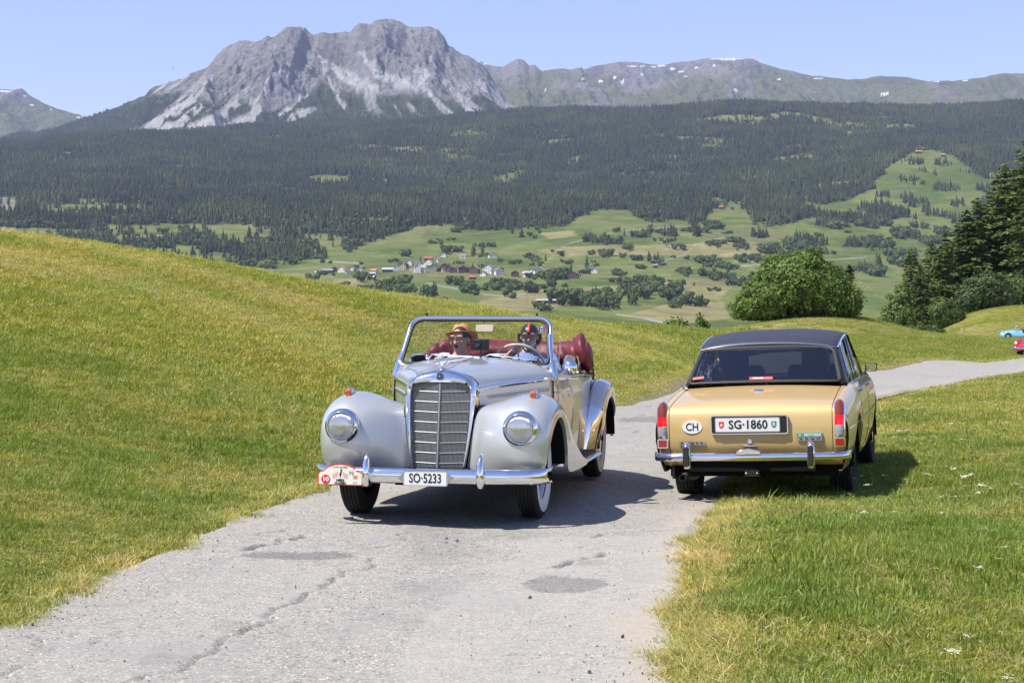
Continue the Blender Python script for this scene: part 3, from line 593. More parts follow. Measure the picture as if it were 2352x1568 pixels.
# ------------------------------------------------------------------ wheels
def wheel(parent, x, y, r, w, out, rim_mat, tyre_name='tyre', white=True, hub='dome', z=None, rim_r=.205):
    """axis along x; out = +1/-1 is the outer side"""
    z = r if z is None else z
    c = (0, 0, 0); hw = w/2
    def prof(p): return [(a, b*out) for a, b in p]
    b = MB(); b.lathe(prof([(rim_r+.012, -hw*.75), (rim_r, -hw*.6), (rim_r-.03, -hw*.1), (rim_r-.02, hw*.3), (rim_r, hw*.62), (rim_r+.014, hw*.72)]), 40, 'X')
    b.lathe(prof([(.02, hw*.15), (rim_r*.62, hw*.22), (rim_r*.75, hw*.10), (rim_r-.025, hw*.12)]), 40, 'X')
    rim = b.build('wheel', rim_mat, parent, smooth=40, loc=(x, y, z))
    b = MB(); tr = [(rim_r+.006, -hw*.75), (r-.07, -hw), (r-.03, -hw*.96), (r-.010, -hw*.80)]
    for k in range(5):
        a = -hw*.66+k*hw*.33; tr += [(r-.002, a-hw*.10), (r, a+hw*.08), (r-.009, a+hw*.10), (r-.009, a+hw*.17)]
    tr += [(r-.010, hw*.80), (r-.03, hw*.96), (r-.07, hw), (rim_r+.006, hw*.75)]
    b.lathe(prof(tr), 56, 'X'); b.build(tyre_name, M_TYRE, rim, smooth=30)
    if white:
        b = MB(); b.lathe(prof([(rim_r+.006, hw*.76), (rim_r+.03, hw*.98), (r-.075, hw*1.035), (r-.045, hw*1.0)]), 56, 'X'); b.build('whitewall', M_WHITEW, rim, smooth=60)
    b = MB(); b.lathe(prof([(rim_r*.72, hw*.25), (rim_r*.68, hw*.5), (rim_r*.5, hw*.75), (rim_r*.25, hw*.95), (.001, hw*1.0)]), 32, 'X'); b.build('hubcap', M_CHROME, rim, smooth=60)
    return rim

# ================================================================== silver convertible
M_POS = (-.49, 12.7, .005); M_YAW = -11.5
def build_convertible():
    car = put('convertible_car', None, label='silver vintage convertible with tall chrome radiator and folded burgundy top, driving on the road', cat='car', loc=M_POS, rot=(0, 0, R(M_YAW)))
    car.empty_display_size = .3
    hw = lambda y: float(np.interp(y, [-.3, -.06, .15, .4, .65, .9, 1.1], [.25, .262, .335, .44, .545, .64, .66]))
    ze = lambda y: float(np.interp(y, [-.06, .4, .9, 1.1], [.955, .978, .990, .988])); zt = lambda y: float(np.interp(y, [-.06, .2, .5, .9, 1.1], [1.076, 1.092, 1.113, 1.138, 1.145]))
    # bonnet
    b = MB(); rows = []
    for y in np.linspace(-.06, .97, 26):
        r_ = superell(hw(y), zt(y)-ze(y), 13, 2.25); half = [(x, y, ze(y)+z+(.006*math.exp(-(x/.03)**2))) for x, z in r_]
        rows.append(half+[(-x, y_, z) for x, y_, z in half[::-1][1:]])
    b.grid(rows); b.build('bonnet', M_SILVER, car, smooth=60)
    b = MB(); b.tube([(0, y, zt(y)+.008) for y in np.linspace(-.05, .93, 10)], .004, 6); b.build('bonnet_hinge', M_CHROME, car)
    for s in (1, -1):
        b = MB(); rows = []
        for y in np.linspace(-.06, 1.01, 20): rows.append([(s*(hw(y)+d), y, z) for d, z in ((0, ze(y)-.002), (.004, ze(y)-.05), (.006, .85), (.004, .70), (0, .5), (-.02, .34))])
        b.grid(rows); b.build('bonnet_side', M_SILVER, car, smooth=60)
        b = MB(); b.tube([(s*(hw(y)+.006), y, ze(y)-.012) for y in np.linspace(-.05, .98, 16)], .012, 8, flat=1.25); b.build('side_trim', M_CHROME, car)
        b = MB(); b.tube([(s*(hw(y)+.010), y, float(np.interp(y, [.05, .84], [.885, .905]))) for y in np.linspace(.05, .84, 10)], [.004]+[.010]*8+[.004], 6, flat=.9); b.build('side_flute', M_SILVER, car)
        b = MB(); b.tube([(s*(hw(y)+.013), y, float(np.interp(y, [.05, .84], [.872, .892]))) for y in np.linspace(.05, .84, 10)], .0045, 6); b.build('side_strip', M_CHROME, car)
    # radiator shell
    OUT = [(.200, .345), (.222, .48), (.242, .62), (.258, .76), (.267, .88), (.264, .945), (.243, 1.0), (.19, 1.042), (.10, 1.074), (.04, 1.087), (0, 1.090)]
    INN = [(.178, .352), (.195, .48), (.207, .62), (.216, .76), (.221, .88), (.219, .935), (.208, .968), (.175, .984), (.10, .992), (.04, .996), (0, .997)]
    yf = lambda z: float(np.interp(z, [.34, .75, 1.0, 1.09], [-.305, -.245, -.20, -.175]))
    def full(o): h = list(map(tuple, cr(o, 34))); return h+[(-x, z) for x, z in h[::-1][1:]]
    fo, fi = full(OUT), full(INN)
    b = MB(); L = lambda P_, dy, k=0: [(x, yf(z)+dy, z) for x, z in P_]
    mid = [((a[0]*.5+c[0]*.5), (a[1]*.5+c[1]*.5)) for a, c in zip(fo, fi)]
    b.grid([[(x, -.045, z) for x, z in fo], L(fo, .06), [(x*.985, yf(z)+.018, z-.004) for x, z in fo], L(mid, 0), [(x*1.03, yf(z)+.012, z+.004) for x, z in fi], L(fi, .02), L(fi, .075)])
    b.build('radiator_shell', M_CHROME, car, smooth=60)
    # grille
    iw = lambda z: float(np.interp(z, [p[1] for p in INN][:9], [p[0] for p in INN][:9])); zt_i = lambda x: float(np.interp(abs(x), [0, .1, .175, .208, .219], [.996, .991, .983, .967, .935]))
    gy = lambda x, z: yf(z)+.055-.035*(1-min(1, abs(x)/.21))
    b = MB(); b.grid([[(x*iw(z)*1.02, gy(x*iw(z), z)+.03, z) for x in np.linspace(-1, 1, 9)] for z in np.linspace(.35, .995, 12)]); b.build('radiator_core', M_DARK, car)
    b = MB()
    for k in range(-23, 24):
        x0 = k*.0092
        pts = [z for z in np.linspace(.355, zt_i(x0), 12) if iw(z) > abs(x0)]
        if len(pts) > 1:
            z0 = pts[0]; zs = np.linspace(z0, zt_i(x0), 8); b.grid([[(x0+d, gy(x0, z), z) for d in (-.0014, .0014)] for z in zs])
    for z in np.arange(.36, .99, .0094):
        w = iw(z); xs = np.linspace(-w, w, 9); b.grid([[(x, gy(x, z)-.001, z+d) for d in (-.0014, .0014)] for x in xs])
    b.build('grille_mesh', M_GRILLE, car, smooth=0, kind='stuff')
    for k in range(8):
        z = .41+k*.074
        for s in (1, -1):
            b = MB(); w = iw(z); b.tube([(s*x, gy(x, z)-.004, z+.006*(x/w)) for x in np.linspace(.012, w, 5)], .0028, 6); b.build('grille_bar', M_GRILLE, car)
    b = MB(); b.tube([(0, gy(0, z)-.006, z) for z in np.linspace(.35, .995, 8)], .007, 8); b.build('grille_rib', M_GRILLE, car)
    b = MB(); b.lathe([(.001, 0), (.017, -.001), (.022, .0), (.029, -.006), (.030, .004)], 24, 'Y', (0, yf(1.04)-.014, 1.042)); bd = b.build('badge', M_CHROME, car, smooth=40)
    b = MB(); b.lathe([(.001, -.002), (.020, -.002), (.021, .002)], 24, 'Y', (0, yf(1.04)-.016, 1.042)); b.build('badge_enamel', mat('badge_blue', (.02, .03, .10), .3), bd)
    def star(b, c, R1, w, d):
        for k in range(3):
            a = math.pi/2+k*2*math.pi/3; tip = (c[0]+R1*math.cos(a), c[1], c[2]+R1*math.sin(a)); l = (c[0]+w*math.cos(a+math.pi/3), c[1], c[2]+w*math.sin(a+math.pi/3)); r_ = (c[0]+w*math.cos(a-math.pi/3), c[1], c[2]+w*math.sin(a-math.pi/3))
            b.add([tip, l, r_, (c[0], c[1]-d, c[2]), (c[0], c[1]+d, c[2])], [(0, 1, 3), (0, 3, 2), (0, 4, 1), (0, 2, 4)])
    b = MB(); star(b, (0, yf(1.04)-.019, 1.042), .019, .0045, .004); b.build('badge_star', M_CHROME, bd, smooth=0)
    # mascot
    my = -.13
    b = MB(); b.lathe([(.034, 0), (.030, .012), (.016, .018), (.008, .026), (.0055, .035), (.008, .04), (.004, .046)], 20, 'Z', (0, my, 1.083)); b.build('radiator_cap', M_CHROME, car, smooth=50)
    b = MB(); n = 28; b.tube([(.043*math.cos(2*math.pi*k/n), my, 1.172+.043*math.sin(2*math.pi*k/n)) for k in range(n+1)], .0033, 6, caps=False); star(b, (0, my, 1.172), .043, .007, .0055); b.build('star_mascot', M_CHROME, car, smooth=40)
    # front wings
    def wing(s):
        YZ = [[(-.235,.345),(-.235,.46),(-.23,.58),(-.215,.69),(-.18,.775),(-.10,.815),(.05,.80),(.30,.735),(.55,.64),(.80,.53),(1.05,.42),(1.30,.33),(1.55,.28)],
              [(-.345,.345),(-.365,.46),(-.365,.58),(-.335,.70),(-.265,.80),(-.13,.845),(.05,.838),(.30,.775),(.55,.675),(.80,.55),(1.05,.428),(1.30,.334),(1.55,.28)],
              [(-.44,.345),(-.475,.46),(-.48,.59),(-.445,.72),(-.345,.825),(-.17,.882),(.05,.888),(.30,.83),(.55,.715),(.80,.572),(1.05,.436),(1.30,.338),(1.55,.282)],
              [(-.47,.345),(-.505,.47),(-.512,.60),(-.478,.735),(-.37,.845),(-.17,.908),(.05,.915),(.30,.86),(.55,.74),(.80,.585),(1.05,.44),(1.30,.34),(1.55,.284)],
              [(-.44,.345),(-.478,.47),(-.485,.595),(-.455,.715),(-.355,.815),(-.17,.875),(.05,.883),(.29,.832),(.53,.715),(.77,.567),(1.02,.43),(1.28,.335),(1.55,.282)],
              [(-.40,.345),(-.425,.46),(-.425,.57),(-.40,.67),(-.315,.755),(-.15,.808),(.05,.814),(.26,.768),(.46,.67),(.68,.535),(.95,.41),(1.25,.325),(1.55,.278)],
              [(-.385,.345),(-.388,.44),(-.368,.535),(-.315,.62),(-.22,.69),(-.08,.735),(.06,.737),(.20,.69),(.32,.595),(.405,.45),(.47,.30),(.95,.262),(1.45,.252)]]
        XX = [[.205,.225,.243,.258,.268,.28,.31,.40,.50,.60,.655,.67,.67],[.345,.36,.37,.38,.385,.39,.41,.475,.555,.64,.69,.71,.71],[.505,.515,.52,.525,.53,.535,.54,.575,.63,.69,.73,.74,.74],
              [.65,.66,.665,.668,.67,.67,.67,.68,.70,.735,.765,.78,.78],[.75,.775,.785,.79,.79,.79,.79,.795,.80,.81,.815,.815,.815],[.795,.828,.845,.85,.852,.852,.852,.85,.848,.845,.84,.835,.83],[.80,.832,.85,.857,.86,.86,.86,.858,.855,.852,.848,.84,.832]]
        ctrl = [[(s*x, y, z) for x, (y, z) in zip(xr, yz)] for xr, yz in zip(XX, YZ)]
        lip = [(p[0]-s*.03, p[1]+(.02 if p[1] < 0 else -.02)*(i < 9), p[2]+.012) for i, p in enumerate(ctrl[-1])]
        rows = patch(ctrl, 44, 64); b = MB(); b.grid(rows); edge = rows[-1]
        b.grid([edge, [(p[0]-s*.035, p[1], p[2]+.002) for p in edge]])
        w = b.build('front_wing', M_SILVER, car, smooth=75)
        # bead between wing and bonnet, dark wheel house
        b = MB(); b.tube([(p[0]+s*.008, p[1], p[2]+.008) for p in rows[0]][18:60:3], .006, 6); b.build('wing_bead', M_RUBBER, w)
        b = MB(); rows_ = []
        for a in np.linspace(0, 180, 18): rows_.append([(s*x, .37*math.cos(R(a)), .36+.36*math.sin(R(a))) for x in (.46, .835)])
        b.grid(rows_); b.grid([[(s*.46, .37*math.cos(R(a))*k, .36+.36*math.sin(R(a))*k) for k in (0, 1)] for a in np.linspace(0, 180, 18)]); b.build('wheel_house', M_DARK, w)
        return w
    wing(1); wing(-1)
    for s in (1, -1):
        c = (s*.66, -.497, .690)
        b = MB(); b.lathe([(.100, .16), (.124, .07), (.130, .01), (.122, -.022), (.106, -.034), (.099, -.026), (.097, -.010)], 40, 'Y', c); ring = b.build('headlamp', M_CHROME, car, smooth=60)
        b = MB(); b.lathe([(.098, -.018), (.085, -.034), (.06, -.046), (.03, -.052), (.0005, -.053)], 40, 'Y', c); b.build('lens', M_LENS, ring, smooth=80)
        b = MB(); b.lathe([(.099, -.010), (.085, .03), (.055, .06), (.02, .075), (.0005, .076)], 32, 'Y', c); b.lathe([(.014, .07), (.016, .02), (.010, .0), (.0005, -.004)], 14, 'Y', c); b.build('reflector', M_REFLECTOR, ring, smooth=80)
        # indicator
        c = (s*.70, -.22, .915)
        b = MB(); b.tube([(c[0], c[1]+.012, c[2]), (c[0], c[1]+.05, c[2]+.008), (c[0], c[1]+.12, c[2]+.012), (c[0], c[1]+.19, c[2]+.004)], [.028, .029, .022, .006], 12); ind = b.build('indicator', M_CHROME, car, smooth=50)
        b = MB(); b.tube([(c[0], c[1]-.012, c[2]-.004), (c[0], c[1], c[2]), (c[0], c[1]+.016, c[2]+.002)], [.021, .026, .027], 10); b.build('amber_lens', M_AMBER, ind, smooth=40)
    # bumper
    def bump_y(x): return float(np.interp(abs(x), [0, .35, .6, .75, .84, .875], [-.675, -.665, -.63, -.58, -.50, -.40]))
    xs = np.concatenate([-np.linspace(.875, .6, 10), np.linspace(-.58, .58, 22), np.linspace(.6, .875, 10)]); b = MB()
    sec = [(.02, .302), (-.004, .304), (-.022, .322), (-.030, .352), (-.026, .385), (-.010, .408), (.012, .412), (.02, .408)]
    b.grid([[(x*(1 if abs(x) < .8 else 1), bump_y(x)+d*(1 if abs(x) < .85 else .7), z) for d, z in sec] for x in xs]); b.build('front_bumper', M_CHROME, car, smooth=60, solid=.004)
    for s in (1, -1):
        b = MB(); rows = []
        for z, w, d in [(.278, .018, .02), (.285, .030, .04), (.32, .033, .055), (.38, .033, .06), (.44, .028, .05), (.49, .019, .032), (.515, .010, .016), (.524, .002, .004)]:
            rows.append([(s*.415+w*math.cos(a), -.66-d*.55+d*math.sin(a), z) for a in np.linspace(0, 2*math.pi, 17)[:-1]])
        b.grid(rows, closed_u=True); b.build('overrider', M_CHROME, car, smooth=60)
    # number plate
    pc = (.022, -.722, .347)
    b = MB(); b.prism(rrect(.320, .104, .012), .004, .016, 'Y', pc); np_ = b.build('number_plate', M_CHROME, car, smooth=30)
    b = MB(); b.prism(rrect(.304, .088, .008), 0, .006, 'Y', pc); b.build('plate_face', M_PLATE, np_, smooth=30)
    b = MB(); b.prism([(-.20, 0), (-.16, .040), (.16, .040), (.20, 0), (.16, -.040), (-.16, -.040)], .010, .018, 'Y', pc); b.build('plate_bracket', M_STEEL, np_)
    text('plate_lettering', 'SO·5233', .092, M_INK, np_, (pc[0], pc[1]-.001, pc[2]), FRONT, .232, .0015, .0012)
    # rally plate
    rc = (-.607, -.705, .345)
    arch = [(-.166, -.060), (.166, -.060), (.166, .022), (.150, .036), (.128, .040), (.10, .068), (.05, .088), (0, .094), (-.05, .088), (-.10, .068), (-.128, .040), (-.150, .036), (-.166, .022)]
    b = MB(); b.prism(arch, 0, .006, 'Y', rc); rp = b.build('event_plate', M_RED, car, smooth=20)
    b = MB(); b.prism([(x*.955, z*.90+.0005) for x, z in arch], -.0015, .002, 'Y', rc); b.build('event_plate_face', M_CREAM, rp, smooth=20)
    b = MB(); b.lathe([(.001, -.0035), (.033, -.0035), (.033, 0)], 28, 'Y', (rc[0]-.108, rc[1], rc[2]-.018)); b.build('number_disc', M_RED, rp)
    ry = rc[1]-.0045
    text('event_number', '10', .044, M_WHITE, rp, (rc[0]-.108, ry, rc[2]-.018), FRONT, .040, .0008, .0012)
    text('event_lettering', 'HEIDI', .022, M_INK, rp, (rc[0], ry+.002, rc[2]-.024), FRONT, .058, .0008, .001); text('event_lettering', 'CLASSIC', .022, M_INK, rp, (rc[0], ry+.002, rc[2]-.045), FRONT, .086, .0008, .001)
    text('event_date', '16.-19.  Juni 2022', .012, M_INK, rp, (rc[0], ry+.002, rc[2]+.069), FRONT, .104, .0006, .0002)
    text('event_number', '10', .016, M_INK, rp, (rc[0]+.083, ry+.002, rc[2]+.030), FRONT, .013, .0006)
    for s in (-1, 1):      # laurel and chequered flags
        b = MB(); b.tube([(rc[0]+.083+s*.014*math.cos(a), ry+.002, rc[2]+.030+.016*math.sin(a)) for a in np.linspace(-1.2, 1.0, 7)], .0018, 5); b.build('laurel', M_GREEN, rp)
        b = MB(); 
        for i in range(5):
            for j in range(4):
                b.mi = (i+j) % 2; x0, z0 = s*(.018+i*.0076), .036-j*.0085-i*.003*1.2; b.add([(rc[0]+x0+s*dx, ry+.002, rc[2]+z0+dz-.004*j*0) for dx, dz in ((0, 0), (.0076, -.003), (.0076+.001, -.0115), (.001, -.0085))], [(0, 1, 2, 3) if s < 0 else (3, 2, 1, 0)])
        b.build('chequered_flag', [M_RED, M_WHITE], rp, smooth=0)
    b = MB(); b.prism([(0, .052), (.004, .040), (.010, .030), (.008, .018), (.004, .006), (0, -.010), (-.003, .004), (-.006, .016), (-.004, .028), (.012, .040), (.004, .046), (.014, .056), (.002, .050)], -.003, -.001, 'Y', rc); b.build('ibex_print', M_INK, rp, smooth=0)
    b = MB(); b.prism(rrect(.030, .022, .003), -.003, -.001, 'Y', (rc[0]+.112, rc[1], rc[2]+.0)); b.build('sponsor_print', mat('orange_print', (.62, .20, .12), .5), rp)
    b = MB(); b.prism([(-.018, -.008), (.018, -.008), (.012, .006), (.004, .0), (-.004, .009), (-.012, .001)], -.003, -.001, 'Y', (rc[0]+.108, rc[1], rc[2]-.036)); b.build('sponsor_print', mat('lilac_print', (.45, .47, .62), .5), rp)
    # ------------------------------------------------ body side, doors, rear wings
    gy_ = [.9, 1.2, 1.6, 2.0, 2.4, 2.8, 3.2, 3.7, 4.0]
    SX = {'b': [.652, .672, .688, .694, .692, .68, .63, .50, .30], 'm': [.66, .69, .706, .710, .704, .686, .63, .47, .25], 'l': [.655, .685, .70, .702, .69, .66, .60, .42, .2], 'o': [.64, .665, .68, .682, .67, .64, .55, .36, .15]}
    zb_ = [.985, .975, .962, .948, .934, .915, .86, .74, .60]
    S = TPS([(y, zb_[i], SX['b'][i]) for i, y in enumerate(gy_)]+[(y, .70 if y < 3.3 else .6, SX['m'][i]) for i, y in enumerate(gy_)]+[(y, .45, SX['l'][i]) for i, y in enumerate(gy_)]+[(y, .27, SX['o'][i]) for i, y in enumerate(gy_)], 1e-6)
    zbelt = lambda y: float(np.interp(y, gy_, zb_))
    def panel(name, s, y0, y1, z0, off=0, n=18, parent=car, top=None, m=M_SILVER):
        b = MB(); rows = []
        for y in np.linspace(y0, y1, n):
            zz = np.linspace(zbelt(y)-(top or 0), z0, 14); xx = S(np.full(14, y), zz); rows.append([(s*(x+off), y, z) for x, z in zip(xx, zz)])
        b.grid(rows); return b.build(name, m, parent, smooth=60)
    for s in (1, -1):
        panel('scuttle_panel', s, .90, 1.022, .28); dr = panel('door', s, 1.030, 2.330, .285, .002); panel('rear_side_panel', s, 2.338, 4.0, .30)
        panel('door_sill', s, .95, 2.5, .27, -.02, m=M_DARK)
        b = MB(); b.tube([(s*(float(S(y, zbelt(y)-.02))+.008), y, zbelt(y)-.012) for y in np.linspace(1.0, 2.42, 14)], .010, 8, flat=1.2); b.build('belt_trim', M_CHROME, dr)
        b = MB(); b.tube([(s*.718, 1.14, .86), (s*.742, 1.15, .862), (s*.742, 1.20, .860), (s*.735, 1.28, .855)], [.009, .010, .010, .006], 8); b.build('door_handle', M_CHROME, dr)
        b = MB(); b.ball((s*.718, 1.27, .83), .012); b.build('door_lock', M_CHROME, dr)
        # door top rail and window
        b = MB(); b.grid([[(s*(float(S(y, zbelt(y)))-d), y, zbelt(y)+h) for d, h in ((0, 0), (-.002, .018), (.02, .03), (.06, .026), (.08, 0))] for y in np.linspace(1.0, 2.40, 12)]); b.build('door_cap', M_SILVER, dr, smooth=60)
        fr_ = [(1.42, 1.01), (1.40, 1.09), (1.44, 1.125), (1.60, 1.135), (1.95, 1.125), (2.05, 1.10), (2.10, 1.04), (2.11, .985)]
        b = MB(); b.tube([(s*.655, y, z) for y, z in cr(fr_, 22)], .009, 8); wf = b.build('window_frame', M_CHROME, dr)
        b = MB(); pl = [(y, z) for y, z in cr(fr_, 22)]; b.prism(pl, s*.653, s*.657, 'X'); b.build('window_pane', M_TINTG, wf, smooth=0)
        # running board
        b = MB(); b.grid([[(s*x, y, z) for x, z in ((.64, .275), (.74, .278), (.80, .272), (.815, .255), (.80, .238), (.66, .232))] for y in np.linspace(1.25, 2.40, 10)]); rb_ = b.build('running_board', M_SILVER, car, smooth=50)
        b = MB(); 
        for k in range(4): b.box((s*(.685+k*.028), 1.9, .281), (.010, .95, .006))
        b.build('tread_strip', M_RUBBER, rb_)
        # rear wing
        CY = [(2.24, .27), (2.26, .42), (2.30, .58), (2.38, .72), (2.50, .815), (2.66, .868), (2.85, .882), (3.06, .86), (3.26, .78), (3.40, .63), (3.455, .47), (3.46, .34)]
        LY = [(2.47, .27), (2.465, .37), (2.49, .48), (2.55, .59), (2.64, .665), (2.75, .71), (2.86, .725), (2.97, .71), (3.07, .665), (3.16, .585), (3.21, .46), (3.22, .34)]
        XC = [.685, .70, .72, .735, .745, .75, .75, .745, .73, .71, .69, .67]
        mid = [(a[0]*.55+c[0]*.45+(-.02 if i < 4 else (.03 if i > 8 else 0)), a[1]*.55+c[1]*.45+.02*math.sin(math.pi*i/11)) for i, (a, c) in enumerate(zip(CY, LY))]
        inn = [(a[0]+(.03 if i < 5 else -.03*(i > 7)), a[1]-.03) for i, a in enumerate(CY)]
        ctrl = [[(s*(.60), a[0], a[1]) for a in inn], [(s*(x-.055), a[0], a[1]-.006) for x, a in zip(XC, CY)], [(s*x, a[0], a[1]) for x, a in zip(XC, CY)], [(s*(min(.845, x+.085)), m[0], m[1]) for x, m in zip(XC, mid)], [(s*(.83 if 1 < i < 10 else .80), a[0], a[1]) for i, a in enumerate(LY)]]
        rows = patch(ctrl, 30, 48); b = MB(); b.grid(rows); b.grid([rows[-1], [(p[0]-s*.03, p[1], p[2]) for p in rows[-1]]]); rw = b.build('rear_wing', M_SILVER, car, smooth=75)
        b = MB(); b.grid([[(p[0]+s*.005, p[1]-.003, p[2]) for p in r[0:13]] for r in rows[12:28]]); b.build('stone_guard', M_CHROME, rw, smooth=70, solid=.003)
        b = MB(); b.tube([(s*(abs(p[0])+.004), p[1]-.004, p[2]) for p in rows[8]][2:26:3], .006, 6); b.build('wing_bead', M_RUBBER, rw)
        b = MB(); b.grid([[(s*x, 2.845+.36*math.cos(R(a)), .36+.355*math.sin(R(a))) for x in (.42, .815)] for a in np.linspace(0, 180, 16)]); b.build('wheel_house', M_DARK, rw)
    # tail deck, floor, cabin
    b = MB(); rows = []
    for y in np.linspace(2.55, 4.0, 12):
        w = float(S(y, zbelt(y))); rows.append([(x, y, zbelt(y)+.06*(1-(x/w)**2)) for x in np.linspace(-w, w, 11)])
    b.grid(rows); b.build('rear_deck', M_SILVER, car, smooth=60)
    b = MB(); b.box((0, 1.7, .30), (1.25, 3.9, .06)); b.box((0, -.1, .33), (.5, .5, .10)); b.box((0, -.22, .352), (1.46, .56, .016)); b.box((0, -.56, .352), (1.16, .19, .016)); b.box((-.28, -.08, .28), (.14, .18, .09)); b.build('underbody', M_DARK, car)  # front pans, hidden by the bumper, added to keep the shadow below solid
    b = MB(); b.grid([[(x, y, .99+.13*(1-(x/.64)**2)*f) for x in np.linspace(-.62, .62, 11)] for y, f in ((.97, 1.), (1.12, .98), (1.22, .85))]); b.grid([[(x, 1.22, z) for x in np.linspace(-.62, .62, 11)] for z in (1.08, .75)]); b.build('dashboard', mat('dash_wood', (.16, .07, .03), .3, coat=.5), car)
    for s in (1, -1):
        b = MB(); b.box((s*.30, 1.62, .58), (.52, .50, .18)); b.box((s*.30, 1.93, .80), (.52, .16, .50), Matrix.Rotation(R(-12), 3, 'X')); b.build('seat', M_SEAT, car, bevel=.05)
    b = MB(); b.box((0, 2.42, .72), (1.16, .16, .46)); b.build('rear_seat', M_SEAT, car, bevel=.05)
    b = MB()
    sc_ = (.288, 1.36, 1.075); rot = Matrix.Rotation(R(-52), 3, 'X')      # steering wheel, left-hand drive
    ring = [Vector(sc_)+rot @ Vector((.205*math.cos(a), .205*math.sin(a), 0)) for a in np.linspace(0, 2*math.pi, 37)]
    b.tube(ring, .0115, 8, caps=False)
    for a in (R(200), R(340), R(270)): b.tube([Vector(sc_), Vector(sc_)+rot @ Vector((.2*math.cos(a), .2*math.sin(a), 0))], .008, 6)
    b.ball(sc_, .035, sc=(1, 1, 1)); b.tube([Vector(sc_), Vector(sc_)+rot @ Vector((0, 0, -.35))], .018, 8); b.build('steering_wheel', M_IVORY, car, smooth=60)
    # windscreen
    def ws(x, t_): return (x, .945+.255*t_, 1.065+.385*t_)
    def loop(w0, w1, b0, b1, rt, rb_):
        pts = []
        for cx, ct, a0, r_ in ((w1-rt, b1-rt/.46, 0, rt), (-w1+rt, b1-rt/.46, 90, rt), (-w0+rb_, b0+rb_/.46, 180, rb_), (w0-rb_, b0+rb_/.46, 270, rb_)):
            for k in range(7): a = R(a0+15*k); pts.append((cx+r_*math.cos(a), ct+r_/.46*math.sin(a)))
        return pts
    lo = loop(.622, .585, .0, 1.0, .10, .05); bow = lambda x, t_: .055*(1-(x/.62)**2)*max(0, 1-t_*2.2)      # lower edge rises over the bonnet
    P3 = [(lambda q: (q[0], q[1]-.01*0, q[2]+bow(x, t_)))(ws(x, t_)) for x, t_ in lo]
    b = MB(); b.tube(P3+P3[:1], .018, 10, caps=False); 
    wsf = b.build('windscreen_frame', M_CHROME, car, smooth=60)
    li = [(x*.965, .5+(t_-.5)*.925) for x, t_ in lo]; PI_ = [(lambda q: (q[0], q[1]-.012, q[2]+bow(x, t_)))(ws(x, t_)) for x, t_ in li]
    b = MB(); b.tube(PI_+PI_[:1], .013, 8, caps=False); b.build('windscreen_gasket', M_RUBBER, wsf, smooth=60)
    b = MB(); b.add([(p[0], p[1]+.006, p[2]) for p in PI_], [tuple(range(len(PI_)))]); b.build('windscreen', M_GLASS, wsf, smooth=0)
    for s in (1, -1):
        b = MB(); b.tube([(s*.585, 1.10, 1.32), (s*.607, 1.02, 1.18), (s*.632, .965, 1.07), (s*.652, .95, .985)], [.018, .024, .032, .036], 10); b.build('screen_pillar', M_CHROME, wsf, smooth=60)
        b = MB(); b.tube([(s*.46, 1.205, 1.46), (s*.46, 1.205, 1.475), (s*.46, 1.203, 1.492)], [.009, .007, .010], 8); b.build('roof_catch', M_BLACK, wsf)
        px = -.22 if s < 0 else .25
        b = MB(); b.tube([(px-.16, .905, 1.148-.05*(abs(px-.16)/.6)**2*2), (px-.12, .90, 1.165), (px+.03, .895, 1.172)], .006, 6); b.tube([(px-.16+.06, .915, 1.163), (px+.27, .905, 1.147-.02*(s > 0))], .0055, 6); b.ball((px-.16, .905, 1.142), .016); b.build('wiper', M_CHROME, car)
    b = MB(); b.tube([ws(.03, .98), (.03, 1.20, 1.395)], .004, 6); b.prism(rrect(.145, .056, .014), 1.185, 1.215, 'Y', (.03, 0, 1.372)); b.build('interior_mirror', M_CHROME, wsf, smooth=40)
    b = MB(); b.prism(rrect(.052, .050, .008), 0, .002, 'Y', (.515, 1.128, 1.365)); st_ = b.build('toll_sticker', M_PURPLE, wsf)
    text('sticker_number', '22', .030, mat('sticker_pale', (.55, .75, .85), .5), st_, (.515, 1.1265, 1.352), FRONT, .030, .0005, .0005)
    b = MB(); b.prism(rrect(.026, .016, .002), -.002, 0, 'Y', (.515, 1.128, 1.381)); b.build('sticker_print', mat('sticker_mint', (.25, .6, .35), .5), st_)
    b = MB(); b.prism(rrect(.148, .088, .006), 1.16, 1.19, 'Y', (-.005, 0, 1.235)); dv = b.build('dash_camera', M_BLACK, car, bevel=.002)
    b = MB(); b.lathe([(.034, 0), (.032, -.012), (.024, -.016), (.022, -.010), (.0005, -.006)], 24, 'Y', (-.025, 1.16, 1.245)); b.build('camera_lens', mat('dark_lens', (.03, .03, .035), .08, coat=1), dv, smooth=50)
    b = MB(); b.tube([(.0, 1.175, 1.195), (.005, 1.17, 1.15), (.0, 1.16, 1.11)], .007, 6); b.build('camera_arm', M_BLACK, dv)
    # mirror, aerial
    b = MB(); b.tube([(.665, .93, .992), (.70, .95, 1.015), (.745, .975, 1.045)], [.013, .011, .010], 8); arm = b.build('door_mirror', M_CHROME, car)
    b = MB(); b.lathe([(.060, .030), (.062, .022), (.056, .006), (.036, -.010), (.012, -.016), (.0005, -.017)], 28, 'Y', (.765, .985, 1.062)); b.lathe([(.0005, .028), (.060, .030)], 28, 'Y', (.765, .985, 1.062)); b.build('mirror_head', M_CHROME, arm, smooth=60)
    b = MB(); b.tube([(.672, .99, .93), (.675, .99, 1.05), (.690, .995, 1.30)], [.004, .0035, .002], 6); b.ball((.690, .995, 1.302), .006); b.tube([(.64, .97, 1.115), (.678, .99, 1.115)], .004, 6); b.build('aerial', M_STEEL, car)
    # folded top
    b = MB(); rows = []; r_ = random.Random(4)
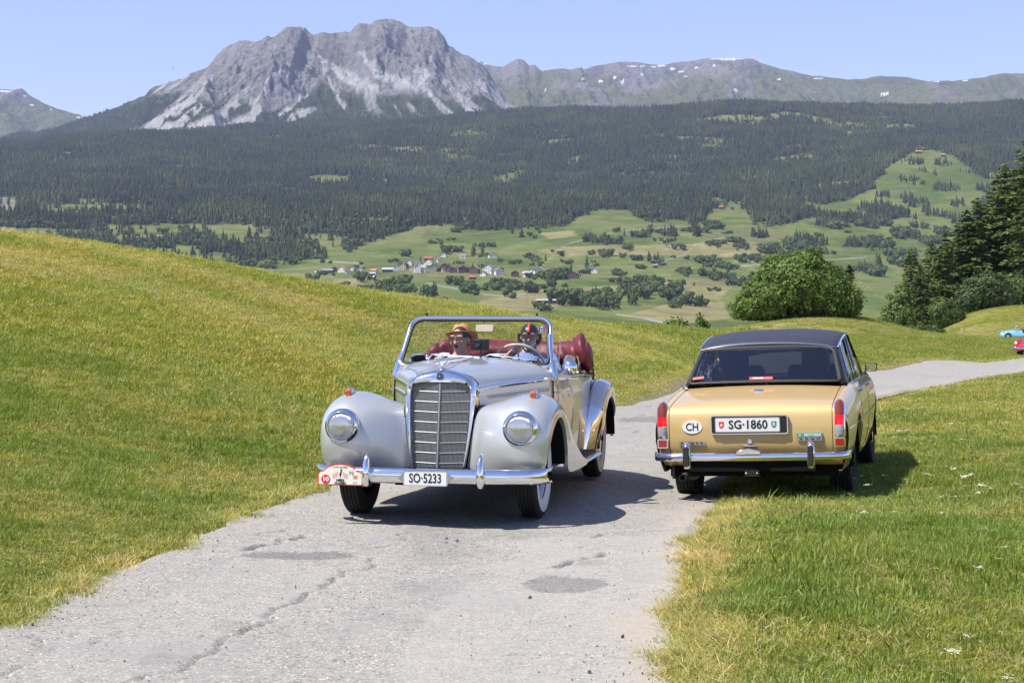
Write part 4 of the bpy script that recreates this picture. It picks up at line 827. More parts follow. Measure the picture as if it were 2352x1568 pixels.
    prof_c = [(-.80, 2.42, 1.06, .02, .02), (-.78, 2.42, 1.07, .08, .06), (-.72, 2.44, 1.10, .13, .10), (-.62, 2.50, 1.125, .15, .125), (-.50, 2.56, 1.14, .15, .13), (-.30, 2.62, 1.13, .15, .118), (0, 2.66, 1.125, .15, .115), (.30, 2.62, 1.12, .15, .112), (.48, 2.56, 1.12, .15, .118), (.56, 2.50, 1.135, .15, .14), (.62, 2.45, 1.15, .15, .165), (.67, 2.43, 1.11, .14, .155), (.715, 2.42, 1.07, .11, .11), (.735, 2.42, 1.03, .03, .03)]
    pc_ = cr(prof_c, 120)
    for x, y, z, ry_, rz_ in pc_:
        row = []
        for k in range(28):
            a = 2*math.pi*k/28; f = .95+.05*math.sin(3*a+x*9)+.06*mnoise.noise((x*6, math.cos(a)*1.4, math.sin(a)*1.4))*2-(.16*abs(math.sin(x*24+1.5*math.sin(a)+.8*mnoise.noise((x*9, a, 1))))**6 if abs(x) > .42 else .05*abs(math.sin(x*9+a))**12)
            row.append((x, y+ry_*f*math.cos(a), z+rz_*f*math.sin(a)))
        rows.append(row)
    b.grid(rows, closed_u=True); b.build('folded_top', M_LEATHER, car, smooth=75)
    for s in (1, -1):
        b = MB(); b.prism([(2.15, .95), (2.62, .90), (2.62, 1.0), (2.40, 1.07), (2.2, 1.02)], s*.63, s*.645, 'X'); b.tube([(s*.70, 2.35, 1.02), (s*.72, 2.40, .95), (s*.735, 2.45, .90)], .012, 6); b.build('hood_hinge', M_STEEL, car)
        b = MB(); b.box((s*.70, 2.34, .955), (.10, .05, .022)); b.tube([(s*.745, 2.34, 1.0), (s*.752, 2.34, .94), (s*.742, 2.34, .90)], .008, 6); b.build('hood_latch', M_BLACK, car)
    for x, y in ((.665, 0), (-.665, 0), (.665, 2.845), (-.665, 2.845)):
        wheel(car, x, y, .347, .158, 1 if x > 0 else -1, M_STEEL)
    return car
CONV = build_convertible()
# ================================================================== gold saloon
S_POS = (2.235, 14.93, -.090); S_YAW = -15.3; S_ROLL = -1.9
def build_saloon():
    car = put('saloon_car', None, label='gold saloon with black vinyl roof seen from behind, half on the grass verge', cat='car', loc=S_POS)
    car.rotation_euler = (Matrix.Rotation(R(S_YAW), 3, 'Z') @ Matrix.Rotation(R(S_ROLL), 3, 'Y')).to_euler()
    PATH = [(-.955, .415), (-.985, .50), (-.992, .62), (-.985, .71), (-.968, .77), (-.935, .812), (-.88, .838), (-.70, .868), (-.40, .902), (-.10, .932), (.10, .948)]
    path = cr(PATH, 48); tan = np.gradient(path, axis=0); nrm = np.stack([-tan[:, 1], tan[:, 0]], 1); nrm /= np.linalg.norm(nrm, axis=1)[:, None]       # outward (rear / up)
    taper = lambda y: np.interp(y, [-1.0, -.9, -.6, -.2, .5, 1.6, 2.6, 3.2, 3.5], [.955, .962, .978, .99, 1.0, 1.0, .985, .95, .90])
    bow = lambda x: .020*(x/.72)**2          # rear face curves forward at the sides
    crown = lambda x: -.022*(x/.7)**2
    fade = np.clip((path[:, 0]+.99)/.12, 0, 1)    # 0 on the rear face, 1 on the top
    def at(i, x, d=0): return (x, path[i, 0]+nrm[i, 0]*d+bow(x)*(1-fade[i])+0, path[i, 1]+nrm[i, 1]*d+crown(x)*fade[i])
    zc = np.interp
    # boot lid
    b = MB(); b.grid([[at(i, x) for x in np.linspace(-.668, .668, 25)] for i in range(1, 46)]); lid = b.build('boot_lid', M_GOLD, car, smooth=60)
    b = MB(); b.grid([[at(i, x, -.012) for x in np.linspace(-.72, .72, 13)] for i in range(48)]); b.build('boot_gap', M_DARK, car)
    for s in (1, -1):
        b = MB(); rows = []
        DD = [(.674, 0), (.70, .003), (.725, -.002), (.752, -.018), (.775, -.045), (.79, -.085), (.796, -.14)]
        for i in range(48):
            k = float(taper(path[i, 0]))/.97; row = []
            for x, d in DD: row.append(at(i, s*(.674+(x-.674)*k+(k-1)*.5*(x-.674)/.12), d))
            rows.append(row)
        b.grid(rows); q = b.build('rear_quarter', M_GOLD, car, smooth=60)
    # body sides
    ztop = lambda y: float(np.interp(y, [-.97, -.88, -.4, .1, .8, 1.8, 2.6, 3.2, 3.5], [.74, .755, .82, .862, .875, .872, .85, .80, .74]))
    zbot = lambda y: max([.285]+[(.315+math.sqrt(max(0, .375**2-(y-c)**2))) if abs(y-c) < .375 else 0 for c in (0., 2.625)])
    PX = [(0, .765), (.12, .785), (.3, .812), (.55, .830), (.75, .829), (.9, .815), (1, .797)]
    yrows = sorted(set(list(np.linspace(-.93, 3.5, 60))+list(np.linspace(-.37, .37, 24))+list(np.linspace(2.26, 2.99, 24))+[-.376, .376, 2.249, 3.001]))
    def sx(y, z): p = (z-.285)/(ztop(y)-.285); return float(np.interp(p, [a for a, _ in PX], [c for _, c in PX]))*float(taper(y))
    for s in (1, -1):
        b = MB(); rows = []
        for y in yrows: rows.append([(s*sx(y, z), y, z) for z in np.linspace(zbot(y), ztop(y), 14)])
        b.grid(rows); b.grid([[r[0], (r[0][0]-s*.03, r[0][1], r[0][2])] for r in rows]); sd = b.build('body_side', M_GOLD, car, smooth=60)
        b = MB(); b.tube([(s*(sx(y, .63)+.003), y, .63-.02*abs(y-1)*.3) for y in np.linspace(-.85, 3.3, 24)], .0045, 6); b.build('side_strip', M_CHROME, sd)
        # shoulder up to the window line
        b = MB(); b.grid([[(s*x, y, z) for x, z in ((sx(y, ztop(y)), ztop(y)), (sx(y, ztop(y))-.022, ztop(y)+.035), (sx(y, ztop(y))-.065, ztop(y)+.062), (sx(y, ztop(y))-.12, ztop(y)+.072))] for y in np.linspace(.06, 3.5, 30)]); b.build('shoulder', M_GOLD, sd, smooth=60)
        for y in (.62, 1.62):
            b = MB(); b.tube([(s*(sx(y, ztop(y))+.002), y-.075, ztop(y)-.015), (s*(sx(y, ztop(y))+.018), y-.03, ztop(y)+.0), (s*(sx(y, ztop(y))+.016), y+.05, ztop(y)-.0)], [.020, .020, .012], 8, flat=.7); b.build('door_handle', M_CHROME, sd, smooth=60)
        for y in (.36, 1.28):
            b = MB(); b.tube([(s*(sx(y, z)+.0005), y, z) for z in np.linspace(.34, ztop(y), 6)], .003, 4); b.build('door_gap', M_DARK, sd)
        b = MB(); b.grid([[(s*x, c+.372*math.cos(R(a)), .315+.37*math.sin(R(a))) for x in (.40, .79)] for c in (0.,) for a in np.linspace(-8, 188, 16)]); b.build('wheel_house', M_DARK, sd)
        b = MB(); b.grid([[(s*x, 2.625+.372*math.cos(R(a)), .315+.37*math.sin(R(a))) for x in (.40, .79)] for a in np.linspace(-8, 188, 16)]); b.build('wheel_house', M_DARK, sd)
    b = MB(); b.grid([[(x, y, z-.02*(x/.7)**2) for x in np.linspace(-.72, .72, 13)] for y, z in ((2.35, .955), (2.7, .95), (3.1, .90), (3.4, .83), (3.52, .74), (3.55, .5), (3.5, .3))]); b.build('bonnet', M_GOLD, car, smooth=60)
    b = MB(); b.box((0, 1.25, .27), (1.40, 4.1, .08)); b.box((0, -.55, .33), (1.04, .72, .10)); b.build('underbody', M_DARK, car)
    b = MB(); b.grid([[(x, -.955+bow(x)*1.0+.02*k, z) for x in np.linspace(-.74, .74, 13)] for k, z in ((0, .435), (1, .38), (4, .335), (10, .31))]); b.build('rear_valance', M_GOLD, car, smooth=60)
    b = MB(); b.grid([[(x, .04+.1*k, .945-.01*k) for x in np.linspace(-.72, .72, 5)] for k in range(4)]); b.build('window_shelf', M_CARPET, car)
    # lamps
    for s in (1, -1):
        cx = s*.728; lean = lambda z: float(np.interp(z, [.50, .62, .71, .77, .86], [-.962, -.968, -.962, -.945, -.905]))+.012
        def shape(z0, z1, wf, dep, n=10):
            rows = []
            for z in np.linspace(z0, z1, n):
                w = wf(z); rows.append([(cx+w*math.cos(a), lean(z)-dep*max(0., math.sin(a))**.6, z) for a in np.linspace(0, math.pi, 11)])
            return rows
        wtop = lambda z: .0385*math.sqrt(max(.0, 1-max(0, (z-.78)/.082)**2.2))+.001
        b = MB(); b.grid(shape(.565, .868, lambda z: wtop(z-.004)*1.16+.002, .028, 16)); lampo = b.build('tail_lamp', M_CHROME, car, smooth=60)
        for nm, z0, z1, m in (('amber_lens', .742, .860, mat('brown_amber_lens', (.20, .030, .004), .12, coat=.8, bump=(120, .3, .003))), ('red_lens', .660, .740, M_REDLIT), ('clear_lens', .582, .658, M_CLEARL)):
            b = MB(); b.grid(shape(z0, z1, wtop, .042, 9)); b.build(nm, m, lampo, smooth=60)
        b = MB(); b.prism(rrect(.090, .078, .010), lean(.52)-.030, lean(.52)+.02, 'Y', (cx, 0, .520)); rf = b.build('reflector', M_CHROME, car, smooth=30)
        b = MB(); b.prism(rrect(.070, .058, .006), lean(.52)-.036, lean(.52)-.02, 'Y', (cx, 0, .520)); b.build('red_reflector', M_REDLENS, rf, smooth=30)
    # bumper
    by = lambda x: float(np.interp(abs(x), [0, .5, .68, .76, .80, .812], [-1.095, -1.085, -1.06, -1.02, -.96, -.90]))
    xs = np.concatenate([-np.linspace(.812, .69, 9), np.linspace(-.68, .68, 19), np.linspace(.69, .812, 9)])
    sec = [(.03, .378), (.0, .380), (-.020, .394), (-.026, .416), (-.018, .436), (.004, .448), (.03, .450)]
    b = MB(); b.grid([[(x, by(x)+d*(1 if abs(x) < .8 else .5), z) for d, z in sec] for x in xs]); b.build('rear_bumper', M_CHROME, car, smooth=60, solid=.004)
    for s in (1, -1):
        b = MB(); b.grid([[(s*.505+w*math.cos(a), -1.09-d+d*math.sin(a)*1.0, z) for a in np.linspace(0, 2*math.pi, 17)[:-1]] for z, w, d in ((.318, .012, .01), (.325, .028, .022), (.36, .034, .034), (.44, .034, .036), (.50, .032, .032), (.53, .024, .022), (.538, .006, .008))], closed_u=True); ov = b.build('overrider', M_CHROME, car, smooth=60)
        b = MB(); b.prism(rrect(.046, .165, .02), -1.172, -1.12, 'Y', (s*.505, 0, .425)); b.build('rubber_face', M_RUBBER, ov, bevel=.006)
    b = MB(); b.prism([(-.105, .0), (.105, .0), (.095, .028), (.06, .040), (0, .050), (-.06, .040), (-.095, .028)], -1.13, -1.06, 'Y', (.0, 0, .436)); b.build('plate_light', M_CHROME, car, bevel=.006)
    # plate
    pc = (.0, -1.014, .672)
    b = MB(); o_ = rrect(.636, .158, .02); b.prism(o_, 0, .03, 'Y', pc); fr_ = b.build('plate_frame', M_CHROME, car, smooth=30)
    b = MB(); b.prism(rrect(.618, .140, .015), -.003, .01, 'Y', pc); b.build('plate_recess', M_BLACK, fr_)
    b = MB(); b.prism(rrect(.535, .122, .012), -.012, 0, 'Y', (pc[0]-.012, pc[1], pc[2])); np_ = b.build('number_plate', M_STEEL, fr_, smooth=30)
    b = MB(); b.prism(rrect(.521, .108, .008), -.015, -.009, 'Y', (pc[0]-.012, pc[1], pc[2])); b.build('plate_face', M_PLATE, np_)
    ty = pc[1]-.0165
    text('plate_lettering', 'SG·1860', .098, M_INK, np_, (pc[0]-.007, ty, pc[2]), FRONT, .318, .0015, .0016)
    sh = lambda w, h: [(-w, h), (w, h), (w, -.2*h), (.6*w, -.75*h), (0, -h), (-.6*w, -.75*h), (-w, -.2*h)]
    b = MB(); b.prism(sh(.021, .028), -.0165, -.013, 'Y', (pc[0]-.226, pc[1], pc[2])); s1 = b.build('swiss_shield', M_RED, np_)
    b = MB(); b.box((pc[0]-.226, ty, pc[2]), (.008, .002, .028)); b.box((pc[0]-.226, ty, pc[2]), (.026, .0022, .008)); b.build('shield_cross', M_WHITE, s1)
    b = MB(); b.prism(sh(.021, .028), -.0165, -.013, 'Y', (pc[0]+.205, pc[1], pc[2])); s2 = b.build('canton_shield', M_GREEN, np_)
    b = MB()
    for k in range(-2, 3): b.box((pc[0]+.205+k*.0045, ty, pc[2]+.004), (.0022, .002, .034))
    b.box((pc[0]+.205, ty-.0005, pc[2]+.002), (.022, .002, .004)); b.build('shield_print', M_WHITE, s2)
    # badges and stickers on the boot lid
    def on(x, z): 
        i = int(np.argmin(abs(path[:26, 1]-z))); return path[i, 0]+bow(x)-.004
    b = MB(); n = 32; e_ = [(.082*math.cos(2*math.pi*k/n), .053*math.sin(2*math.pi*k/n)) for k in range(n)]; yc = on(.475, .655)
    b.prism(e_, yc-.004, yc-.001+.02, 'Y', (-.475, 0, .655)); ch = b.build('country_sticker', M_WHITE, lid); text('country_lettering', 'CH', .088, M_INK, ch, (-.475, yc-.0055, .655), FRONT, .102, .0008, .001)
    for nm, x, z, w, h, m, lt, mm, lw, lh in (('maker_badge', -.480, .522, .222, .028, M_STEEL, 'ROVER', M_INK, .190, .020), ('model_badge', .487, .548, .200, .030, M_STEEL, '3500', M_INK, .168, .022), ('oil_sticker', .487, .580, .206, .032, M_TEAL, 'MOTOREX', M_WHITE, .138, .027)):
        yc = on(x, z); b = MB(); b.prism(rrect(w, h, .003), yc-.007, yc+.015, 'Y', (x, 0, z)); bd = b.build(nm, m, lid)
        text('badge_lettering', lt, lh, mm, bd, (x+(.026 if nm == 'oil_sticker' else 0), yc-.0085, z), FRONT, lw, .001, .0008, spacing=1.6 if nm != 'oil_sticker' else 1)
        if nm == 'oil_sticker':
            b = MB(); b.lathe([(.0005, -.0085), (.011, -.0085), (.011, 0)], 16, 'Y', (x-.078, yc, z)); b.build('oil_drop', M_ORANGEY, bd)
    b = MB(); b.lathe([(.0005, -.008), (.012, -.009), (.014, -.006), (.020, -.012), (.022, .004)], 20, 'Y', (0, on(0, .535), .535)); b.build('boot_lock', M_CHROME, lid, smooth=40)
    b = MB(); b.prism([(-.062, 0), (.062, 0), (.045, .012), (-.045, .012)], on(0, .5)-.022, on(0, .5)+.01, 'Y', (0, 0, .492)); b.build('boot_handle', M_CHROME, lid, bevel=.003)
    i = int(np.argmin(abs(path[:, 0]+.34))); b = MB(); b.lathe([(.0005, .010), (.030, .009), (.036, .012), (.044, .006), (.046, -.004)], 28, 'Z', (0, path[i, 0], path[i, 1])); em = b.build('emblem', M_CHROME, lid, smooth=40)
    b = MB(); b.lathe([(.0005, .0125), (.030, .0115)], 24, 'Z', (0, path[i, 0], path[i, 1])); b.build('emblem_enamel', M_INK, em); em.rotation_euler = (0, 0, 0)
    # ------------------------------------------------ greenhouse
    rz = lambda y: float(np.interp(y, [.50, .7, 1.0, 1.3, 1.6, 1.9, 2.02], [1.262, 1.305, 1.345, 1.362, 1.358, 1.338, 1.322])); rx = lambda y: float(np.interp(y, [.5, 1.2, 2.02], [.612, .628, .60]))
    b = MB(); rows = []
    for y in np.linspace(.475, 2.02, 26):
        rows.append([(x*rx(y), y-.035*(1-x*x)*(1-sstep(.475, .9, y)), rz(y)+.048*(1-abs(x)**2.6)-.006*abs(x)**8) for x in np.linspace(-1, 1, 23)])
    b.grid(rows); rf = b.build('vinyl_roof', M_ROOF, car, smooth=60, solid=.02)
    edge = [(x*rx(.475), .475-.035*(1-x*x)-.006, rz(.475)+.048*(1-abs(x)**2.6)-.014) for x in np.linspace(-1, 1, 21)]
    b = MB(); b.tube(edge, .008, 6); b.build('roof_rear_trim', M_CHROME, rf)
    for s in (1, -1):
        b = MB(); b.tube([(s*(rx(y)+.008), y, rz(y)-.012) for y in np.linspace(.48, 2.02, 16)], .009, 6); b.build('gutter', M_CHROME, rf)
    bw = lambda y: float(np.interp(y, [.05, .6, 1.5, 2.3, 2.62], [.705, .722, .728, .715, .69])); bz = lambda y: float(np.interp(y, [.05, .5, 1.5, 2.3, 2.6], [.948, .950, .950, .945, .94]))
    # rear window: curved pane in a black rubber frame
    def rw(a, t_, out=0):   # a -1..1 across, t 0 bottom..1 top
        x = a*((.702)*(1-t_)+.606*t_); return (x, .055+.43*t_-.05*(1-a*a)*(1-.6*t_)-out, .942+.312*t_+.03*(1-abs(a)**2.6)*t_+.014*(1-a*a)*(1-t_)+.02*math.sin(math.pi*t_))
    b = MB(); b.grid([[rw(a, t_) for a in np.linspace(-.955, .955, 17)] for t_ in np.linspace(.055, .93, 9)]); b.build('rear_window', M_TINTG, car, smooth=60)
    lp = [rw(a, .05) for a in np.linspace(-.93, .93, 14)]+[rw(.955, t_) for t_ in np.linspace(.10, .86, 8)]+[rw(a, .935) for a in np.linspace(.92, -.92, 14)]+[rw(-.955, t_) for t_ in np.linspace(.86, .10, 8)]
    b = MB(); b.tube(lp+lp[:1], .021, 8, caps=False, flat=.7); b.build('window_rubber', M_RUBBER, car, smooth=60)
    b = MB(); b.tube([rw(a, .985, .004) for a in np.linspace(-.98, .98, 15)], .006, 6); b.build('window_trim', M_CHROME, car)
    for s in (1, -1):
        def pil(name, pts_b, pts_t, m=M_ROOF):   # quad strip between belt and roof line
            b = MB(); b.grid([[tuple(np.array(p)*(1-k)+np.array(q)*k) for k in np.linspace(0, 1, 5)] for p, q in zip(pts_b, pts_t)]); return b.build(name, m, car, smooth=60, solid=.03)
        B = lambda y: (s*bw(y), y, bz(y)-.01); T = lambda y: (s*rx(y)*.995, y, rz(y)-.008)
        w0 = rw(s*.97, 0); w1 = rw(s*.99, 1.0)
        pil('rear_pillar', [w0, (s*.712, .16, .945), B(.36)], [w1, (s*.614, .56, 1.275), T(.66)])
        pil('window_pane', [B(.375), B(.7), B(1.02)], [T(.675), T(.9), T(1.10)], M_TINTG); pil('door_pillar', [B(1.02), B(1.08)], [T(1.10), T(1.15)], M_CHROME)
        pil('window_pane', [B(1.08), B(1.6), B(2.30)], [T(1.15), T(1.55), T(1.90)], M_TINTG); pil('front_pillar', [B(2.30), B(2.45)], [T(1.90), T(2.0)], M_BLACK)
    b = MB(); b.grid([[(x*(.70*(1-t_)+.60*t_), 2.47-.45*t_+.10*(1-x*x)*(1-t_)+.04*(1-x*x)*t_, .945+.385*t_+.03*(1-x*x)*t_) for x in np.linspace(-1, 1, 13)] for t_ in np.linspace(0, 1, 7)]); b.build('windscreen', M_GLASS, car, smooth=60)
    # cabin
    b = MB(); b.box((0, 1.0, .60), (1.36, 1.9, .5)); b.box((0, 2.25, .80), (1.36, .30, .26)); b.box((0, .30, .80), (1.36, .30, .24)); b.build('cabin_trim', M_CARPET, car, bevel=.03)
    for s in (-1, 1):
        b = MB(); b.box((s*.36, 1.08, .90), (.50, .14, .36), Matrix.Rotation(R(8), 3, 'X')); st = b.build('front_seat', M_CARPET, car, bevel=.05)
        b = MB(); b.box((s*.375, .99, 1.12), (.255, .10, .24), Matrix.Rotation(R(6), 3, 'X')); b.build('headrest', mat('headrest_cloth', (.035, .037, .042), .8), st, bevel=.03)
    b = MB(); b.prism(rrect(.20, .055, .02), 1.86, 1.89, 'Y', (-.06, 0, 1.20)); b.tube([(-.06, 1.90, 1.22), (-.06, 1.95, 1.27)], .008, 6); b.build('interior_mirror', M_BLACK, car)
    b = MB(); b.tube([(.16, 2.56, 1.09), (-.28, 2.56, .99)], .006, 6); b.tube([(-.05, 2.57, 1.03), (.05, 2.58, 1.08)], .009, 6); b.build('wiper', M_STEEL, car)
    b = MB(); b.box((-.02, .045, 1.003), (.205, .004, .030), Matrix.Rotation(R(-40), 3, 'X')); st = b.build('window_strip', M_RED, car); text('strip_lettering', 'HEIDILAND', .022, M_WHITE, st, (-.045, .036, 1.004), (R(50), 0, 0), .092, .0008, .0006)
    text('strip_lettering', 'Die Urlaubsregion.', .009, M_WHITE, st, (.045, .036, 1.004), (R(50), 0, 0), .066, .0006)
    b = MB(); b.box((-.585, .10, 1.012), (.10, .003, .028), Matrix.Rotation(R(-40), 3, 'X') @ Matrix.Rotation(R(-8), 3, 'Y')); b.build('corner_sticker', mat('brick_sticker', (.45, .10, .05), .5), car)
    # right mirror
    b = MB(); b.tube([(.735, 1.78, .93), (.765, 1.72, .965), (.80, 1.68, .995)], .008, 6); am = b.build('door_mirror', M_CHROME, car)
    b = MB(); b.prism(rrect(.112, .080, .018), 1.645, 1.685, 'Y', (.835, 0, 1.015)); b.build('mirror_shell', M_BLACK, am, bevel=.008); b = MB(); b.prism(rrect(.100, .068, .014), 1.641, 1.646, 'Y', (.835, 0, 1.015)); b.build('mirror_glass', M_CHROME, am)
    b = MB(); b.tube([(-.725, .06, .935), (-.70, .0, .945), (-.66, -.12, .935)], .013, 8); b.build('corner_trim', M_CHROME, car)
    # exhaust, towing eye
    b = MB(); b.tube([(-.52, -.55, .27), (-.56, -.85, .245), (-.575, -.99, .235)], .029, 12, caps=False); b.tube([(-.50, -.40, .27), (-.53, -.70, .255)], .07, 12); b.build('exhaust', mat('sooty_metal', (.09, .08, .075), .6, .6), car, solid=.004)
    b = MB(); b.box((0, -.93, .265), (.12, .01, .05)); tow = b.build('tow_plate', M_BLACK, car)
    for x in (-.045, .045): b = MB(); b.ball((x, -.938, .265), .010); b.build('bolt', M_STEEL, tow)
    b = MB(); b.box((-.66, -.80, .27), (.02, .20, .10)); b.build('mud_flap', M_BLACK, car)
    for x, y in ((-.67, 0), (.67, 0), (-.68, 2.625), (.68, 2.625)): wheel(car, x, y, .312, .19, 1 if x > 0 else -1, M_STEEL, white=False, rim_r=.185, z=.277)
    return car
SALOON = build_saloon()
# ================================================================== people (each body one continuous mesh)
M_SKIN = mat('skin', (.52, .29, .20), .5, 0, .4, bump=(160, .15, .002)); M_SKIN2 = mat('skin_tanned', (.46, .24, .16), .5, 0, .4, bump=(160, .2, .002))
M_BEARD = mat('grey_beard', (.50, .48, .45), .8, bump=(220, .6, .004)); M_LIPS = mat('lips', (.34, .12, .10), .5); M_MOUTH = mat('open_mouth', (.05, .012, .012), .6)
M_HAIRD = mat('dark_hair', (.025, .018, .014), .6, bump=(120, .5, .004)); M_HAIRB = mat('ash_blond_hair', (.30, .26, .20), .6, bump=(90, .6, .006)); M_HAIRG = mat('grey_hair', (.22, .21, .20), .6, bump=(90, .6, .006))
M_STRAW = mat('orange_straw', (.62, .27, .10), .7, bump=(240, .6, .003)); M_SHADES = mat('sunglass_lens', (.012, .010, .010), .08, coat=1); M_LEATH = mat('black_leather', (.014, .014, .016), .35, bump=(80, .2, .003)); M_STRIPE = mat('red_leather', (.55, .05, .035), .45)
t = NT('blue_striped_shirt'); w_ = t.n('TexWave'); w_.bands_direction = 'X'; t.l(t.coord(), w_.inputs['Vector']); w_.inputs['Scale'].default_value = 26; M_SHIRT = t.fin(t.mix(t.ramp(w_.outputs['Fac'], .4, .6), (.045, .10, .30), (.28, .38, .58)), .8)
M_TEE = mat('pale_blue_top', (.30, .38, .52), .8); M_WSHIRT = mat('white_shirt', (.75, .76, .78), .8); M_DSHIRT = mat('dark_top', (.03, .032, .04), .8)
def remesh(b, voxel, smooth_it=6):
    me = bpy.data.meshes.new('tmp'); me.from_pydata([tuple(v) for v in b.v], [], b.f); bm = bmesh.new(); bm.from_mesh(me); bmesh.ops.recalc_face_normals(bm, faces=bm.faces); bm.to_mesh(me); bm.free()
    o = bpy.data.objects.new('tmp', me); COL.objects.link(o); m = o.modifiers.new('r', 'REMESH'); m.mode = 'VOXEL'; m.voxel_size = voxel
    sm = o.modifiers.new('s', 'SMOOTH'); sm.iterations = smooth_it; sm.factor = .5
    dg = bpy.context.evaluated_depsgraph_get(); out = bpy.data.meshes.new_from_object(o.evaluated_get(dg)); bpy.data.objects.remove(o)
    return out
def ell_tube(b, pts, n=16):
    """pts: (x,y,z,rx,ry) horizontal ellipses"""
    rows = [[(x+rx*math.cos(2*math.pi*k/n), y+ry*math.sin(2*math.pi*k/n), z) for k in range(n)] for x, y, z, rx, ry in pts]
    o = len(b.v); b.grid(rows, closed_u=True); L = len(rows)-1
    b.f.append(tuple(o+k for k in range(n-1, -1, -1))); b.m.append(0); b.f.append(tuple(o+L*n+k for k in range(n))); b.m.append(0)
def person(parent_mw, hip, head, k, label, yaw, regions, mats_, hands, group=None, voxel=.0055, face=True):
    """hip, head in the car's frame; k scales the head; yaw turns the face (0 looks to -y)"""
    b = MB(); H = Vector(head); hp = Vector(hip); nk = H+Vector((0, .02, -.115*k)); sh = nk.z-.055; cx = hp.x; 
    mid = lambda f: (hp.x+(nk.x-hp.x)*f, hp.y+(nk.y-hp.y)*f)
    def lv(z, rx, ry): f = (z-hp.z)/(nk.z-hp.z); x, y = mid(f); return (x, y, z, rx, ry)
    ell_tube(b, [lv(hp.z-.10, .15, .12), lv(hp.z, .17, .13), lv(hp.z+.12, .155, .115), lv(hp.z+.26, .175, .12), lv(sh-.06, .20, .115), lv(sh-.015, .175, .09), lv(sh+.025, .09, .065), lv(nk.z, .056, .058), lv(nk.z+.05, .052, .056)], 20)
    # thighs
    for s in (-1, 1): b.tube([(cx+s*.09, hp.y, hp.z-.02), (cx+s*.12, hp.y-.38, hp.z+.02), (cx+s*.12, hp.y-.52, hp.z-.22)], [.095, .075, .055], 12)
    rot = Matrix.Rotation(yaw, 3, 'Z')
    hd = MB(); hd.ball((0, .012*k, .022*k), .1*k, 20, 14, (.76, .95, .95)); hd.ball((0, -.022*k, -.045*k), .07*k, 16, 10, (.82, .86, .95)); hd.ball((0, -.05*k, -.088*k), .032*k, 12, 8, (1.1, .9, .75))
    hd.tube([(0, -.082*k, .014*k), (0, -.097*k, -.008*k), (0, -.108*k, -.030*k), (0, -.085*k, -.036*k)], [.009*k, .011*k, .016*k, .012*k], 10)
    for s in (-1, 1):
        hd.ball((s*.078*k, .01*k, -.010*k), .028*k, 10, 8, (.35, .7, 1.1)); hd.ball((s*.035*k, -.072*k, -.028*k), .026*k, 10, 8); hd.ball((s*.032*k, -.080*k, .028*k), .022*k, 10, 6, (1.4, .8, .6))
    hd.ball((0, -.083*k, -.058*k), .020*k, 10, 6, (1.35, .7, .55))
    off = len(b.v); hv = [rot @ Vector(v)+H for v in hd.v]; b.v += [tuple(v) for v in hv]; b.f += [tuple(i+off for i in f) for f in hd.f]; b.m += hd.m
    for s, hand, elbow in hands:
        S_ = Vector((nk.x+s*.185, nk.y+.015, sh-.035)); E_ = Vector(elbow); Hn_ = Vector(hand)
        wr = Hn_+(E_-Hn_).normalized()*.065
        b.ball(S_, .062, 12, 8); b.tube([S_, S_.lerp(E_, .5), E_], [.058, .05, .043], 12); b.tube([E_, E_.lerp(wr, .35), wr], [.044, .043, .029], 12)
        d = (Hn_-wr).normalized(); up = Vector((0, -.35, 1)).normalized(); side = d.cross(up).normalized()
        b.tube([wr, wr+d*.03, Hn_+up*.006], [.028, .034, .036], 12, flat=.62)
        for q, (o_, L) in enumerate(((-.030, .92), (-.010, 1.0), (.010, .95), (.029, .78))):    # fingers curl over the rim
            p0 = Hn_+side*o_+up*.012; p1 = p0+d*.030*L+up*.016; p2 = p1+d*.020*L-up*.022; p3 = p2-d*.012*L-up*.020; b.tube([p0, p1, p2, p3], [.0095, .0095, .0088, .0075], 8)
        p0 = wr+side*(-.030 if s > 0 else .030)+d*.02; b.tube([p0, p0+d*.028+side*(-.012 if s > 0 else .012)-up*.010, p0+d*.050-up*.016], [.012, .011, .009], 8)
    me = remesh(b, voxel, 5)
    co = np.empty(len(me.vertices)*3, np.float32); me.vertices.foreach_get('co', co); co = co.reshape(-1, 3)
    idx = np.array([[v for v in p.vertices][:3] for p in me.polygons]); fc = co[idx].mean(1); inv = rot.inverted(); loc = (fc-np.array(H)) @ np.array(inv).T/k
    mi = regions(fc, loc, np.array(nk), sh)
    for m_ in mats_: me.materials.append(m_)
    me.polygons.foreach_set('material_index', mi.astype(np.int32)); me.polygons.foreach_set('use_smooth', np.ones(len(me.polygons), bool))
    o = put('person', me, None, label, 'person'); o.matrix_world = parent_mw
    return o, rot, H
def child_at(o, rot, H, b, name, m, smooth=60, **kw):
    b.v = [tuple(rot @ Vector(v)+H) for v in b.v]; return b.build(name, m, o, smooth=smooth, **kw)
def shades(o, rot, H, k, aviator=False):
    b = MB()
    for s in (-1, 1):
        pl = [(s*.034+x, z) for x, z in ([(-.027, .013), (0, .017), (.027, .013), (.028, -.004), (.018, -.022), (0, -.026), (-.018, -.020), (-.027, -.004)])]
        b.prism([(x*k, z*k+.012*k) for x, z in pl], -.116*k, -.109*k, 'Y'); b.tube([(s*.060*k, -.110*k, .020*k), (s*.080*k, -.05*k, .018*k), (s*.080*k, .012*k, .012*k)], .0028*k, 6)
    b.box((0, -.112*k, .016*k), (.02*k, .004*k, .005*k)); child_at(o, rot, H, b, 'sunglasses', M_SHADES, 30)
bpy.context.view_layer.update()
CM = Matrix.Translation(M_POS) @ Matrix.Rotation(R(M_YAW), 4, 'Z')
